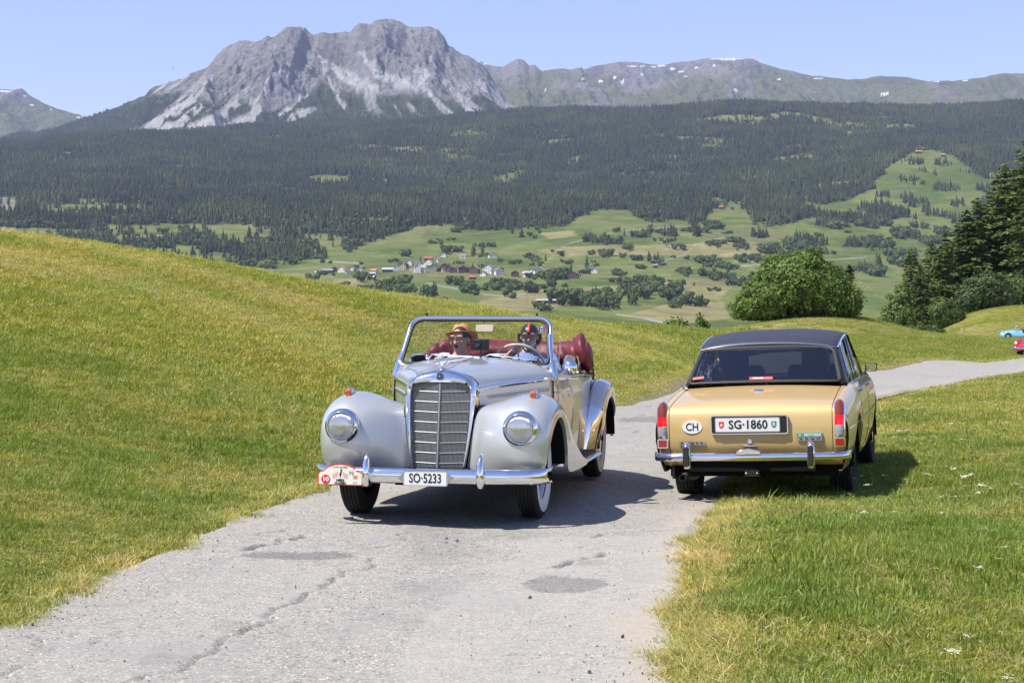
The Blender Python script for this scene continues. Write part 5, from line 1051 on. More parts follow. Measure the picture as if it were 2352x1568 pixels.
def reg_driver(fc, l, nk, sh):
    m = np.zeros(len(fc), int); z = l[:, 2]
    beard = (z < -.028) & (z > -.125) & (l[:, 1] < .015) & (fc[:, 2] > nk[2]-.02) & ~((abs(l[:, 0]) < .026) & (z > -.040)); m[beard] = 1
    m[(abs(l[:, 0]) < .020) & (z < -.052) & (z > -.062) & (l[:, 1] < -.075)] = 2
    body = (fc[:, 2] < nk[2]-.025) & ~(fc[:, 1] < nk[1]-.32); m[body] = 3; return m
o, rt, H = person(CM, (.285, 1.80, .66), (.285, 1.80, 1.285), .92, 'driver in dark helmet, sunglasses and blue shirt, hand on the ivory wheel', R(6), reg_driver, [M_SKIN2, M_BEARD, M_LIPS, M_SHIRT], [(-1, (.285, 1.29, 1.205), (.06, 1.52, 1.03)), (1, (.44, 1.36, 1.08), (.57, 1.60, .98))])
k = .92; shades(o, rt, H, k)
b = MB(); prof = []
for i in range(10):
    a = math.pi/2*i/9; prof.append((max(.0005, .094*k*math.cos(a)), .103*k*math.sin(a)+.022*k))
b.lathe(prof, 28, 'Z', (0, .010*k, 0)); b.v = [(x*.92, y*1.12+.002, z) for x, y, z in b.v]
hm = child_at(o, rt, H, b, 'leather_helmet', M_LEATH, 70)
b = MB(); b.grid([[(x, y, z) for x, z in ((-.064*k, .040*k), (-.03*k, .046*k), (.03*k, .046*k), (.064*k, .040*k))] for y in (-.098*k, -.118*k)]); child_at(o, rt, H, b, 'helmet_peak', M_LEATH, solid=.004)
b = MB(); b.grid([[(x, -.0015-(.010*k+.096*k*1.12*math.cos(a))+.02*k, .104*k*math.sin(a)+.024*k) for x in (-.012, .012)] for a in np.linspace(.15, 1.9, 12)]); child_at(o, rt, H, b, 'helmet_stripe', M_STRIPE, solid=.002)
b = MB()
for s in (-1, 1):
    b.tube([(s*.082*k, .01*k, .03*k), (s*.085*k, .012*k, -.02*k), (s*.075*k, -.01*k, -.07*k)], [.030*k, .028*k, .012*k], 10, flat=.4); b.tube([(s*.075*k, -.01*k, -.06*k), (s*.045*k, -.045*k, -.118*k), (0, -.055*k, -.125*k)], .006*k, 6)
child_at(o, rt, H, b, 'chin_strap', M_LEATH)
def reg_pass(fc, l, nk, sh):
    m = np.zeros(len(fc), int); m[(l[:, 2] > .02) & (l[:, 1] > -.055)] = 1; m[(l[:, 1] > .03) & (l[:, 2] > -.06)] = 1
    m[((l[:, 0]/.019)**2+((l[:, 2]+.060)/.015)**2 < 1) & (l[:, 1] < -.06)] = 2; m[(fc[:, 2] < nk[2]-.03)] = 3; return m
o, rt, H = person(CM, (-.315, 1.80, .66), (-.315, 1.78, 1.262), .98, 'passenger in orange straw hat and dark sunglasses, mouth open', R(-10), reg_pass, [M_SKIN, M_HAIRD, M_MOUTH, M_TEE], [(-1, (-.45, 1.45, .80), (-.60, 1.66, .86)), (1, (-.20, 1.45, .80), (-.08, 1.68, .86))])
k = .98; shades(o, rt, H, k)
b = MB(); rows = []
for r_, z in ((.142, .022), (.120, .018), (.100, .026), (.090, .034), (.086, .060), (.080, .100), (.070, .122), (.045, .128), (.0005, .118)):
    rows.append([(r_*k*math.cos(a)*(1 if r_ > .09 else .92), r_*k*math.sin(a)*1.08+.012*k, (z+(.030*abs(math.cos(a))**3 if r_ > .1 else 0)-(.014*math.sin(a)**2 if r_ > .13 else 0)-(.018*math.exp(-(math.cos(a)*r_/.02)**2) if z > .11 and r_ < .08 else 0))*k+.018*k) for a in np.linspace(0, 2*math.pi, 37)[:-1]])
b.grid(rows, closed_u=True); hat = child_at(o, rt @ Matrix.Rotation(R(-6), 3, 'Y') @ Matrix.Rotation(R(-26), 3, 'X'), H+Vector((0, .012, -.012)), b, 'straw_hat', M_STRAW, 70, solid=.003)
RM = Matrix.Translation(S_POS) @ (Matrix.Rotation(R(S_YAW), 4, 'Z') @ Matrix.Rotation(R(S_ROLL), 4, 'Y'))
def reg_back(fc, l, nk, sh):
    m = np.zeros(len(fc), int); m[(l[:, 2] > -.075) & (l[:, 1] > -.045)] = 1; m[l[:, 2] > .045] = 1; m[(fc[:, 2] < nk[2]-.02)] = 2; return m
person(RM, (-.40, 1.42, .52), (-.42, 1.36, 1.125), .92, 'person in white shirt in the left front seat of the gold saloon', R(180), reg_back, [M_SKIN, M_HAIRG, M_WSHIRT], [(-1, (-.50, 1.78, .93), (-.64, 1.50, .84)), (1, (-.28, 1.78, .93), (-.16, 1.52, .84))], voxel=.009)
o, rt, H = person(RM, (.36, 1.42, .52), (.345, 1.33, 1.135), .95, 'fair-haired person in dark top in the right front seat of the gold saloon', R(180), reg_back, [M_SKIN, M_HAIRB, M_DSHIRT], [(-1, (.26, 1.75, .85), (.14, 1.50, .82)), (1, (.60, 1.66, .93), (.62, 1.45, .84))], voxel=.009)
b = MB(); b.ball((0, .02, .01), .105, 18, 12, (.86, .95, 1.02)); b.ball((0, .035, -.06), .085, 16, 10, (.95, .8, 1.0)); child_at(o, rt, H, b, 'hair', M_HAIRB)
# ================================================================== the two cars farther along the road
M_SKYBLUE = mat('pale_blue_paint', (.20, .46, .60), .3, .1, .5, .8); M_REDP = mat('red_paint', (.42, .012, .018), .28, 0, .5, 1.)
def loft(b, secs, n=15, e=2.3):
    """secs: (y, half width, z bottom, z top): arched body sections"""
    secs = cr(secs, len(secs)*4); rows = []
    for y, w, z0, z1 in secs:
        w = max(w, .01); sec = superell(w, max(z1-z0, .01), n, e, 0, math.pi); rows.append([(x, y, z0+z) for x, z in sec])
    b.grid(rows); return rows
def beetle(name, paint, label, loc, rz):
    car = put(name, None, label=label, cat='car', loc=loc, rot=(0, 0, rz))     # forward is -y
    b = MB(); loft(b, [(-.72, .12, .45, .52), (-.66, .38, .36, .66), (-.45, .48, .32, .80), (-.15, .53, .30, .88), (.2, .58, .30, .93), (.55, .62, .30, .95), (.8, .64, .30, .95), (1.2, .66, .30, .94), (1.7, .66, .30, .93), (2.1, .63, .30, .90), (2.5, .55, .30, .80), (2.9, .40, .34, .62), (3.1, .2, .4, .5)]); b.build('body', paint, car, smooth=60)
    for s in (1, -1):
        for c, y0 in ((0, 0), (2.4, 2.4)):
            b = MB(); rows = []
            for a in np.linspace(-12, 192, 22):
                ca, sa = math.cos(R(a)), math.sin(R(a)); ra = .44+.05*sa; rows.append([(s*x, c-ca*(ra+d)*1.02, .30+sa*(ra+d)) for x, d in ((.50, -.02), (.60, .0), (.70, -.02), (.76, -.06), (.775, -.11))])
            b.grid(rows); b.build('wing', paint, car, smooth=60)
        b = MB(); b.box((s*.68, 1.2, .30), (.10, 1.5, .06)); b.build('running_board', M_RUBBER, car, bevel=.02)
        b = MB(); b.lathe([(.0005, -.10), (.06, -.09), (.085, -.05), (.09, 0), (.08, .1)], 20, 'Y', (s*.55, -.36, .66)); b.build('headlamp', M_CHROME, car, smooth=60)
        b = MB(); b.tube([(s*.60, .62, .95), (s*.52, .98, 1.36)], .022, 6); b.build('screen_pillar', M_CHROME, car)
        b = MB(); b.box((s*.655, 1.12, .90), (.01, .95, .02)); b.build('belt_strip', M_CHROME, car)
    b = MB(); b.tube([(-.52, .98, 1.36), (.52, .98, 1.36)], .026, 8); b.build('screen_frame', M_WHITE, car)
    b = MB(); b.add([(-.58, .64, .97), (.58, .64, .97), (.51, .97, 1.35), (-.51, .97, 1.35)], [(0, 1, 2, 3)]); b.build('windscreen', M_GLASS, car, smooth=0)
    b = MB(); b.box((0, -.76, .42), (1.30, .05, .10)); 
    for x in (-.35, .35): b.tube([(x, -.80, .30), (x, -.82, .45), (x, -.78, .56)], .028, 8)
    b.build('front_bumper', M_CHROME, car, bevel=.02)
    for x in (-.36, .36): b = MB(); b.box((x, 1.55, .85), (.46, .14, .44)); b.build('seat', M_BLACK, car, bevel=.05)
    b = MB(); b.tube([(-.6, 2.2, .98), (0, 2.3, 1.02), (.6, 2.2, .98)], [.08, .12, .08], 10); b.build('folded_top', M_BLACK, car, smooth=60)
    for x in (-.64, .64):
        for y in (0, 2.4): wheel(car, x, y, .315, .14, 1 if x > 0 else -1, M_STEEL, white=False, rim_r=.2)
    return car
bx, by_ = 51.3, 176.2
beetle('beetle_convertible', M_SKYBLUE, 'pale blue rounded convertible on the far leg of the road', (bx, by_, float(Hn(bx, by_))+.02), R(-98))
def red_car():
    x, y = 25.75, 84.0; d = Vector((-.62, -.78)).normalized()
    car = put('red_sports_car', None, label='red rounded sports car with round headlamps coming up the road', cat='car', loc=(x, y, float(Hn(x, y))+.02), rot=(0, 0, math.atan2(d.x, -d.y)*1.0))
    b = MB(); loft(b, [(-.80, .15, .35, .45), (-.76, .50, .26, .58), (-.6, .70, .24, .68), (-.3, .78, .24, .76), (.1, .80, .24, .80), (.6, .82, .24, .85), (1.2, .83, .24, .86), (1.9, .82, .24, .84), (2.5, .74, .28, .74), (2.9, .5, .35, .55)], e=3.2); b.build('body', M_REDP, car, smooth=60)
    for s in (1, -1):
        b = MB(); loft(b, [(-.72, .02, .50, .56), (-.66, .12, .42, .74), (-.45, .15, .40, .82), (-.1, .15, .40, .84), (.3, .10, .45, .82), (.6, .02, .5, .80)]); b.v = [(x_+s*.60, y_, z_) for x_, y_, z_ in b.v]; b.build('front_wing', M_REDP, car, smooth=60)
        b = MB(); b.lathe([(.0005, -.06), (.07, -.05), (.09, -.02), (.10, .0), (.10, .06)], 22, 'Y', (s*.60, -.66, .66)); hl = b.build('headlamp', M_CHROME, car, smooth=40); b = MB(); b.lathe([(.0005, -.07), (.06, -.058), (.083, -.03)], 20, 'Y', (s*.60, -.66, .66)); b.build('lens', M_REFLECTOR, hl, smooth=60)
        b = MB(); b.ball((s*.60, -.74, .47), .04); b.build('side_lamp', M_WHITE, car)
        b = MB(); b.tube([(s*.66, .15, .80), (s*.70, .12, .86)], .01, 6); b.ball((s*.71, .12, .90), .06, sc=(1, .6, .8)); b.build('wing_mirror', M_REDP, car)
        b = MB(); b.tube([(s*.62, .62, .84), (s*.52, .90, 1.18)], .018, 6); b.build('screen_pillar', M_CHROME, car)
    b = MB(); b.tube([(-.52, .90, 1.18), (.52, .90, 1.18)], .018, 6); b.build('screen_frame', M_CHROME, car)
    b = MB(); b.add([(-.6, .63, .85), (.6, .63, .85), (.51, .89, 1.17), (-.51, .89, 1.17)], [(0, 1, 2, 3)]); b.build('windscreen', M_GLASS, car, smooth=0)
    b = MB(); b.grid([[(x, -.86+.10*(x/.8)**2*2+dd, z) for dd, z in ((.03, .34), (0, .36), (-.02, .40), (0, .44), (.03, .45))] for x in np.linspace(-.80, .80, 15)]); b.build('front_bumper', M_CHROME, car, smooth=60)
    for x in (-.36, .36): b = MB(); b.box((x, 1.5, .80), (.46, .14, .44)); b.build('seat', M_BLACK, car, bevel=.05)
    for x in (-.66, .66):
        for y in (0, 2.1): wheel(car, x, y, .315, .16, 1 if x > 0 else -1, M_STEEL, white=False, rim_r=.2)
red_car()
# ------------------------------------------------------------------ scattering (for what nobody could count)
def scatter(name, pts, scl, rot, idx, protos, kind='stuff', **kw):
    me = mesh_np(name, pts, np.zeros((0, 3), int), smooth=False)
    def at(n, typ, arr, key='value'):
        a = me.attributes.new(n, typ, 'POINT'); a.data.foreach_set(key, np.asarray(arr).ravel())
    scl = np.asarray(scl, np.float32)
    if scl.ndim == 1: scl = np.repeat(scl[:, None], 3, 1)
    at('scl', 'FLOAT_VECTOR', scl.astype(np.float32), 'vector'); at('rot', 'FLOAT_VECTOR', np.asarray(rot, np.float32), 'vector'); at('idx', 'INT', np.asarray(idx, np.int32))
    o = put(name, me, kind=kind, **kw)
    ng = bpy.data.node_groups.new(name, 'GeometryNodeTree')
    ng.interface.new_socket('Geometry', in_out='INPUT', socket_type='NodeSocketGeometry'); ng.interface.new_socket('Geometry', in_out='OUTPUT', socket_type='NodeSocketGeometry')
    N = ng.nodes; gi = N.new('NodeGroupInput'); go = N.new('NodeGroupOutput'); iop = N.new('GeometryNodeInstanceOnPoints'); jn = N.new('GeometryNodeJoinGeometry')
    for p in reversed(protos):
        oi = N.new('GeometryNodeObjectInfo'); oi.inputs['Object'].default_value = p; oi.inputs['As Instance'].default_value = True; ng.links.new(oi.outputs['Geometry'], jn.inputs[0])
    def na(n, typ):
        x = N.new('GeometryNodeInputNamedAttribute'); x.data_type = typ; x.inputs[0].default_value = n; return x.outputs['Attribute']
    iop.inputs['Pick Instance'].default_value = True
    ng.links.new(gi.outputs[0], iop.inputs['Points']); ng.links.new(jn.outputs[0], iop.inputs['Instance'])
    ng.links.new(na('idx', 'INT'), iop.inputs['Instance Index']); ng.links.new(na('scl', 'FLOAT_VECTOR'), iop.inputs['Scale'])
    e2r = N.new('FunctionNodeEulerToRotation'); ng.links.new(na('rot', 'FLOAT_VECTOR'), e2r.inputs[0]); ng.links.new(e2r.outputs[0], iop.inputs['Rotation'])
    ng.links.new(iop.outputs[0], go.inputs[0])
    md = o.modifiers.new('scatter', 'NODES'); md.node_group = ng
    return o
def proto(name, me): return bpy.data.objects.new(name, me)      # never linked: only seen through the scatter
# ------------------------------------------------------------------ far trees
def leafy_mat(name, a, b, rnd=.35, trans=.25, noise=None):
    t = NT(name); oi = t.n('ObjectInfo'); c = t.mix(oi.outputs['Random'], a, b)
    if noise: c = t.mix(t.ramp(t.noise(t.coord(), noise, 3), .35, .65), c, t.mix(1, c, (.65, .65, .6), 'MULTIPLY'))
    t.fin(c, .75, .2)
    if trans:
        tr = t.n('BsdfTranslucent'); t.l(c, tr.inputs[0]); mx = t.n('MixShader'); mx.inputs[0].default_value = trans
        t.l(t.b.outputs[0], mx.inputs[1]); t.l(tr.outputs[0], mx.inputs[2]); t.l(mx.outputs[0], t.out.inputs[0])
    return t.m
def spruce_mat():
    t = NT('far_spruce'); oi = t.n('ObjectInfo'); c = t.mix(oi.outputs['Random'], (.022, .036, .016), (.050, .068, .026)); n1 = t.noise(oi.outputs['Location'], .0045, 3, .6); n2 = t.noise(oi.outputs['Location'], .02, 2, .5)
    c = t.mix(t.ramp(n1, .48, .66, 0, .75), c, t.mix(oi.outputs['Random'], (.060, .085, .026), (.095, .120, .040))); c = t.mix(1, c, t.mix(t.ramp(n2, .35, .65), (.75, .78, .8), (1.25, 1.2, 1.15)), 'MULTIPLY'); return t.fin(c, .8, .15)
M_FSPRUCE = spruce_mat()
M_FDECID = leafy_mat('far_broadleaf', (.058, .088, .028), (.095, .125, .042), trans=0)
def far_spruce(seed, tiers=6, seg=8, w=.19):
    r = random.Random(seed); v, f = [], []
    for k in range(tiers):
        z0 = .06+.86*k/tiers; rad = w*(1-k/tiers)**.8*r.uniform(.85, 1.15); z1 = min(1., z0+.34*(1-.5*k/tiers)); o = len(v); off = r.uniform(0, 6)
        for j in range(seg): a = off+2*math.pi*j/seg; q = rad*(r.uniform(.75, 1.25) if j % 2 else r.uniform(.55, .8)); v.append((q*math.cos(a), q*math.sin(a), z0+r.uniform(-.03, .02)))
        v.append((r.uniform(-.01, .01), r.uniform(-.01, .01), z1)); f += [(o+j, o+(j+1) % seg, o+seg) for j in range(seg)]
    v += [(-.012, 0, -.05), (.012, 0, -.05), (0, 0, .3)]; f.append((len(v)-3, len(v)-2, len(v)-1))
    return mesh_np('spruce', v, f, [M_FSPRUCE], smooth=False)
def far_broadleaf(seed, n=70):
    r = np.random.default_rng(seed); v, f = [], []
    lobes = [(r.normal(0, .16), r.normal(0, .16), r.uniform(.35, .72), r.uniform(.16, .28)) for _ in range(6)]
    for _ in range(n*2):
        L = lobes[r.integers(6)]; d = r.normal(size=3); d /= np.linalg.norm(d); d[2] = abs(d[2])*.9-.25
        c = np.array(L[:3])+d*L[3]; a = np.cross(d, r.normal(size=3)); a /= np.linalg.norm(a); b2 = np.cross(d, a); s = r.uniform(.05, .10); o = len(v)
        v += [tuple(c+a*s), tuple(c+b2*s-d*s*.5), tuple(c-a*s), tuple(c-b2*s+d*s*.3)]; f.append((o, o+1, o+2, o+3))
    for L in lobes:       # inner mass
        o = len(v); 
        for k in range(6): a = k*math.pi/3; v.append((L[0]+.8*L[3]*math.cos(a), L[1]+.8*L[3]*math.sin(a), L[2]-.1))
        v += [(L[0], L[1], L[2]+.8*L[3]), (L[0], L[1], 0.02)]; f += [(o+k, o+(k+1) % 6, o+6) for k in range(6)]+[(o+(k+1) % 6, o+k, o+7) for k in range(6)]
    return mesh_np('broadleaf', v, f, [M_FDECID], smooth=False)
FS = [far_spruce(i, tiers=5+i % 3, w=(.15, .19, .22, .17)[i]) for i in range(4)]; FB = [far_broadleaf(i+20) for i in range(3)]
PFS = [proto('spruce', m) for m in FS]; PFB = [proto('broadleaf', m) for m in FB]
# individual trees of the meadows: clumps given as (u, v, spread u, spread v, spruces, broadleaves, height)
CLUMPS = [(900, 660, 36, 14, 0, 12, 11), (930, 648, 22, 8, 0, 6, 10), (880, 674, 40, 8, 0, 10, 11), (960, 675, 30, 6, 0, 5, 12), (985, 684, 26, 8, 7, 0, 17), (820, 650, 14, 12, 0, 3, 15), (716, 650, 6, 4, 0, 2, 14),
          (1045, 660, 16, 8, 0, 5, 13), (1075, 668, 18, 10, 0, 6, 14), (1130, 660, 20, 6, 0, 6, 12), (1170, 664, 24, 6, 0, 8, 12), (1205, 665, 26, 6, 0, 8, 13), (1270, 645, 16, 12, 0, 7, 16), (1225, 640, 12, 4, 0, 3, 9),
          (1290, 700, 40, 10, 10, 3, 18), (1340, 700, 42, 10, 14, 4, 18), (1390, 705, 36, 12, 12, 3, 19), (1420, 690, 40, 10, 6, 8, 17), (1470, 680, 36, 12, 3, 12, 16), (1520, 665, 40, 10, 0, 12, 15), (1550, 690, 26, 10, 2, 8, 15), (1480, 655, 40, 8, 0, 10, 13), (1600, 700, 30, 8, 3, 6, 14),
          (935, 590, 5, 3, 0, 2, 12), (1090, 583, 10, 4, 3, 0, 20), (1107, 586, 6, 3, 2, 0, 22), (1023, 580, 8, 4, 0, 2, 14), (1253, 600, 3, 2, 1, 0, 16), (1310, 625, 3, 2, 1, 0, 14), (1345, 612, 3, 1, 1, 0, 20), (1500, 600, 12, 3, 8, 0, 16), (1520, 608, 10, 3, 5, 0, 15), (1185, 605, 14, 2, 0, 4, 8), (1300, 604, 26, 2, 0, 6, 7), (1370, 585, 18, 4, 0, 4, 9), (1410, 588, 30, 5, 2, 8, 12), (1470, 596, 20, 4, 0, 5, 11), (1440, 575, 14, 4, 1, 3, 13),
          (1200, 545, 3, 2, 1, 0, 18), (1176, 535, 3, 2, 1, 0, 22), (1365, 555, 34, 5, 16, 2, 17), (1400, 560, 30, 6, 10, 4, 16), (1450, 545, 20, 5, 6, 3, 15), (1488, 540, 12, 5, 6, 0, 17), (1548, 550, 3, 2, 1, 0, 18), (1600, 532, 20, 6, 8, 2, 18), (1560, 572, 12, 5, 0, 4, 10), (1650, 560, 30, 4, 0, 6, 9), (1690, 552, 16, 3, 0, 4, 8), (1620, 600, 30, 6, 2, 8, 12), (1680, 618, 30, 8, 1, 9, 13), (1640, 640, 26, 8, 0, 8, 13), (1560, 625, 20, 5, 0, 5, 10), (1730, 600, 40, 8, 3, 10, 13), (1790, 580, 40, 10, 4, 10, 15), (1850, 570, 40, 12, 10, 8, 16), (1700, 650, 40, 10, 0, 10, 12), (1750, 640, 40, 10, 2, 9, 13), (660, 605, 40, 6, 4, 6, 13), (620, 616, 30, 5, 0, 6, 10), (560, 612, 30, 6, 5, 4, 13), (600, 590, 30, 8, 6, 3, 16), (740, 590, 26, 6, 7, 0, 17), (800, 575, 20, 6, 7, 1, 18)]
for zx, zy, w, h_, ns, nb, ht in [(1650,240,70,16,13,0,15),(1840,250,56,16,11,0,15),(1720,292,16,6,3,0,15),(1790,312,16,6,3,0,14),(1620,345,64,24,11,0,13),(1860,402,90,20,22,0,16),(2100,412,50,16,9,0,16),(1690,378,40,8,6,0,12),(2000,300,60,20,4,0,13),(1930,505,46,14,7,0,15),(2070,525,50,14,8,0,15),(1660,485,76,26,17,0,17),(1790,565,60,26,13,0,17),(1500,565,76,30,18,0,17),(1250,592,50,10,9,0,15),(1950,605,60,18,11,0,16),(1700,645,50,12,6,3,13),(1600,705,80,24,9,9,16),(1400,765,100,16,9,8,15),(1560,835,100,22,3,14,15),(1300,765,50,16,13,0,17),(1000,742,110,16,19,0,17),(900,805,50,20,4,6,16),(740,805,44,14,0,9,14),(1750,745,50,12,4,5,14),(1380,935,50,24,6,8,15),(1440,885,14,6,3,0,20),(1600,875,70,14,0,11,15),(690,702,50,10,10,0,16),(400,645,44,14,5,6,14),(290,692,24,8,6,0,17),(120,692,50,10,11,0,17),(540,735,50,6,0,8,9),(1850,690,60,16,6,5,14),(2000,690,60,20,8,4,15),(2150,640,50,20,8,2,15),(1480,450,60,12,12,0,15),(1120,640,70,12,10,6,15)]:
    CLUMPS.append((1493+zx*.3652, 287+zy*.3652, w*.3652, h_*.3652, int(ns*1.9), int(nb*1.6), ht*1.12))
def far_point(du, dv):
    """where the ray through (du,dv) meets the valley slope"""
    u, v = du*D, dv*D; ys = np.linspace(1450, 5200, 700); xs = (u-512)/FPX*ys; zs = Hf(xs, ys); vv = HORIZ-(zs-EYE)*FPX/ys
    k = np.argmax(vv <= v); return xs[k], ys[k], zs[k]
_cand = []
_r = np.random.default_rng(5)
for _ in range(95):
    CLUMPS.append((_r.uniform(1000, 2150), _r.uniform(520, 715), _r.uniform(6, 26), _r.uniform(2, 6), int(_r.uniform() < .35)*_r.integers(1, 6), _r.integers(1, 8), _r.uniform(5, 11)))
for _ in range(40):
    CLUMPS.append((_r.uniform(730, 1420), _r.uniform(600, 640), _r.uniform(4, 14), _r.uniform(1, 3), 0, _r.integers(1, 4), _r.uniform(4, 8)))
for (u, v, su, sv, ns, nb, h) in CLUMPS:
    cx, cy, cz = far_point(u, v); sx = su*D/FPX*cy; _, y2, _ = far_point(u, v-sv); sy = min(max(8., abs(y2-cy)), 160)
    for q in range(ns+nb):
        a = _r.uniform(0, 6.28); rr = math.sqrt(_r.uniform(0, 1)); x = cx+sx*rr*math.cos(a); y = cy+sy*rr*math.sin(a)
        _cand.append((x, y, h*_r.uniform(.75, 1.15), 0 if q < ns else 1))
_cz = Hf(np.array([c[0] for c in _cand]), np.array([c[1] for c in _cand]))
_order = sorted(range(len(_cand)), key=lambda i: -_cand[i][2]/_cand[i][1]); _cnt = [0, 0]; _rest = []
def tree_label(x, y, z, k):
    u, v = float((512+FPX*x/y)/D), float((HORIZ-(z-EYE)*FPX/y)/D)
    where = 'on the upper meadow below the long orange roofed farm' if v < 470 else 'on the steep meadows between the upper wood and the hamlet' if v < 560 and u > 1640 else 'on the slope meadow above the village roofs' if v < 575 else 'in the copse below the church' if u < 1000 and v > 625 else 'beside the road left of the village' if u < 1000 else 'around the long pale roofed barn' if v > 676 and u < 1620 else 'in the hedges right below the village' if v > 636 and u < 1330 else 'among the tan fields beyond the hamlet' if u > 1560 else 'between the village and the hamlet'
    return ('dark pointed spruce ' if k == 0 else 'round leafy tree ')+where
for i in _order:
    x, y, h, k = _cand[i]
    if _cnt[k] < 290:
        _cnt[k] += 1
        o = put('spruce_tree' if k == 0 else 'broadleaf_tree', (FS if k == 0 else FB)[i % (4 if k == 0 else 3)], label=tree_label(x, y, _cz[i], k), cat='tree', group='spruces in the valley meadows' if k == 0 else 'leafy trees in the valley meadows', loc=(x, y, _cz[i]-.3), rot=(0, 0, _r.uniform(0, 6.28)))
        w = h*_r.uniform(.9, 1.2)*(1.25 if k else 1.05); o.scale = (w, w, h)
    else: _rest.append(i)
print('meadow trees', _cnt, len(_rest))
# the woods
n = 330000; yy = np.sqrt(_r.uniform(2300**2, 7000**2, n)); xx = _r.uniform(-1, 1, n)*(.345*yy+60); zz = Hf(xx, yy); op = open_land(xx, yy, zz)
keep = _r.uniform(0, 1, n) > .12+1.0*op
keep &= ~((zz < HORIZ) & (yy < 2400) & False)
u, v = du_dv(xx, yy, zz); keep &= ~(inpoly(u, v, [(-30, 445), (34, 452), (46, 480), (24, 500), (44, 540), (-30, 535)]) & (_r.uniform(0, 1, n) < .8))
dec = _r.uniform(0, 1, n) < np.clip(.5*sstep(3600, 2700, yy)*sstep(.45, .6, fbm(xx/120, yy/120, 3, 71)), 0, 1)+.03
xx, yy, zz, dec, op = xx[keep], yy[keep], zz[keep], dec[keep], op[keep]
h = (21+6*(fbm(xx/60, yy/60, 2, 73)-.5)*2)*_r.uniform(.45, 1.25, len(xx)); h = np.where(dec, h*.62, h)
# trees and dwarf pine on the foot of the mountain
Xm, Ym, Zm, wd, um, vm = MTN
nm = 60000; ii = _r.integers(0, Xm.shape[0]-27, nm); jj = _r.integers(0, Xm.shape[1]-1, nm)
xm = Xm[ii, jj]+_r.uniform(-3, 3, nm); ym = Ym[ii, jj]+_r.uniform(-3, 3, nm); zm = Zm[ii, jj]; wm = wd[ii, jj]; vmm = vm[ii, jj]; umm = um[ii, jj]
km = (_r.uniform(0, 1, nm) < wm*np.maximum(sstep(215, 265, vmm)*.9, sstep(330, 240, umm)*.9+.12)) & (umm > -60) & (umm < 1350)
xm, ym, zm, vmm, umm = xm[km], ym[km], zm[km], vmm[km], umm[km]; hm = _r.uniform(9, 17, len(xm))*np.clip(np.maximum(sstep(190, 270, vmm), sstep(330, 200, umm)), .3, 1)
print('forest', len(xx), len(xm), int(dec.sum()))
PT = np.concatenate([np.stack([xx, yy, zz-.5], 1), np.stack([xm, ym, zm-.5], 1)]); HH = np.concatenate([h, hm]); DD = np.concatenate([dec, np.zeros(len(xm), bool)])
if _rest:
    PT = np.vstack([PT, np.array([(_cand[i][0], _cand[i][1], _cz[i]) for i in _rest])]); HH = np.concatenate([HH, [_cand[i][2] for i in _rest]]); DD = np.concatenate([DD, [_cand[i][3] == 1 for i in _rest]])
m_ = len(PT); wdt = HH*_r.uniform(.85, 1.25, m_)*np.where(DD, 1.3, 1.05); rot = np.zeros((m_, 3)); rot[:, 2] = _r.uniform(0, 6.28, m_); rot[:, :2] = _r.normal(0, .03, (m_, 2))
scatter('forest', PT, np.stack([wdt, wdt, HH], 1), rot, np.where(DD, 4+_r.integers(0, 3, m_), _r.integers(0, 4, m_)), PFS+PFB)
# ------------------------------------------------------------------ grass
def blade_mat():
    t = NT('grass_blade'); g = t.n('NewGeometry'); c = t.attr('col'); pn = t.noise(g.outputs['Position'], .55, 4, .6); pf = t.noise(g.outputs['Position'], 4.5, 3, .6)
    c = t.mix(1, c, t.mix(t.ramp(pn, .33, .67), (.80, .92, .72), (1.22, 1.06, 1.12)), 'MULTIPLY'); c = t.mix(1, c, t.mix(t.ramp(pf, .3, .7), (.78, .82, .75), (1.18, 1.16, 1.15)), 'MULTIPLY')
    t.fin(c, .5, .45); tr = t.n('BsdfTranslucent'); t.l(t.mix(1, c, (1.15, 1.2, .75), 'MULTIPLY'), tr.inputs[0]); mx = t.n('MixShader'); mx.inputs[0].default_value = .38
    t.l(t.b.outputs[0], mx.inputs[1]); t.l(tr.outputs[0], mx.inputs[2]); t.l(mx.outputs[0], t.out.inputs[0]); return t.m
M_BLADE = blade_mat()
GREENS = [(.21, .26, .022), (.26, .30, .028), (.30, .33, .034), (.15, .20, .024), (.37, .355, .06)]
STRAWS = [(.56, .47, .19), (.46, .38, .12), (.72, .64, .36), (.40, .35, .09)]
LUSH = [(.18, .265, .032), (.21, .29, .040), (.15, .23, .032), (.25, .30, .055)]
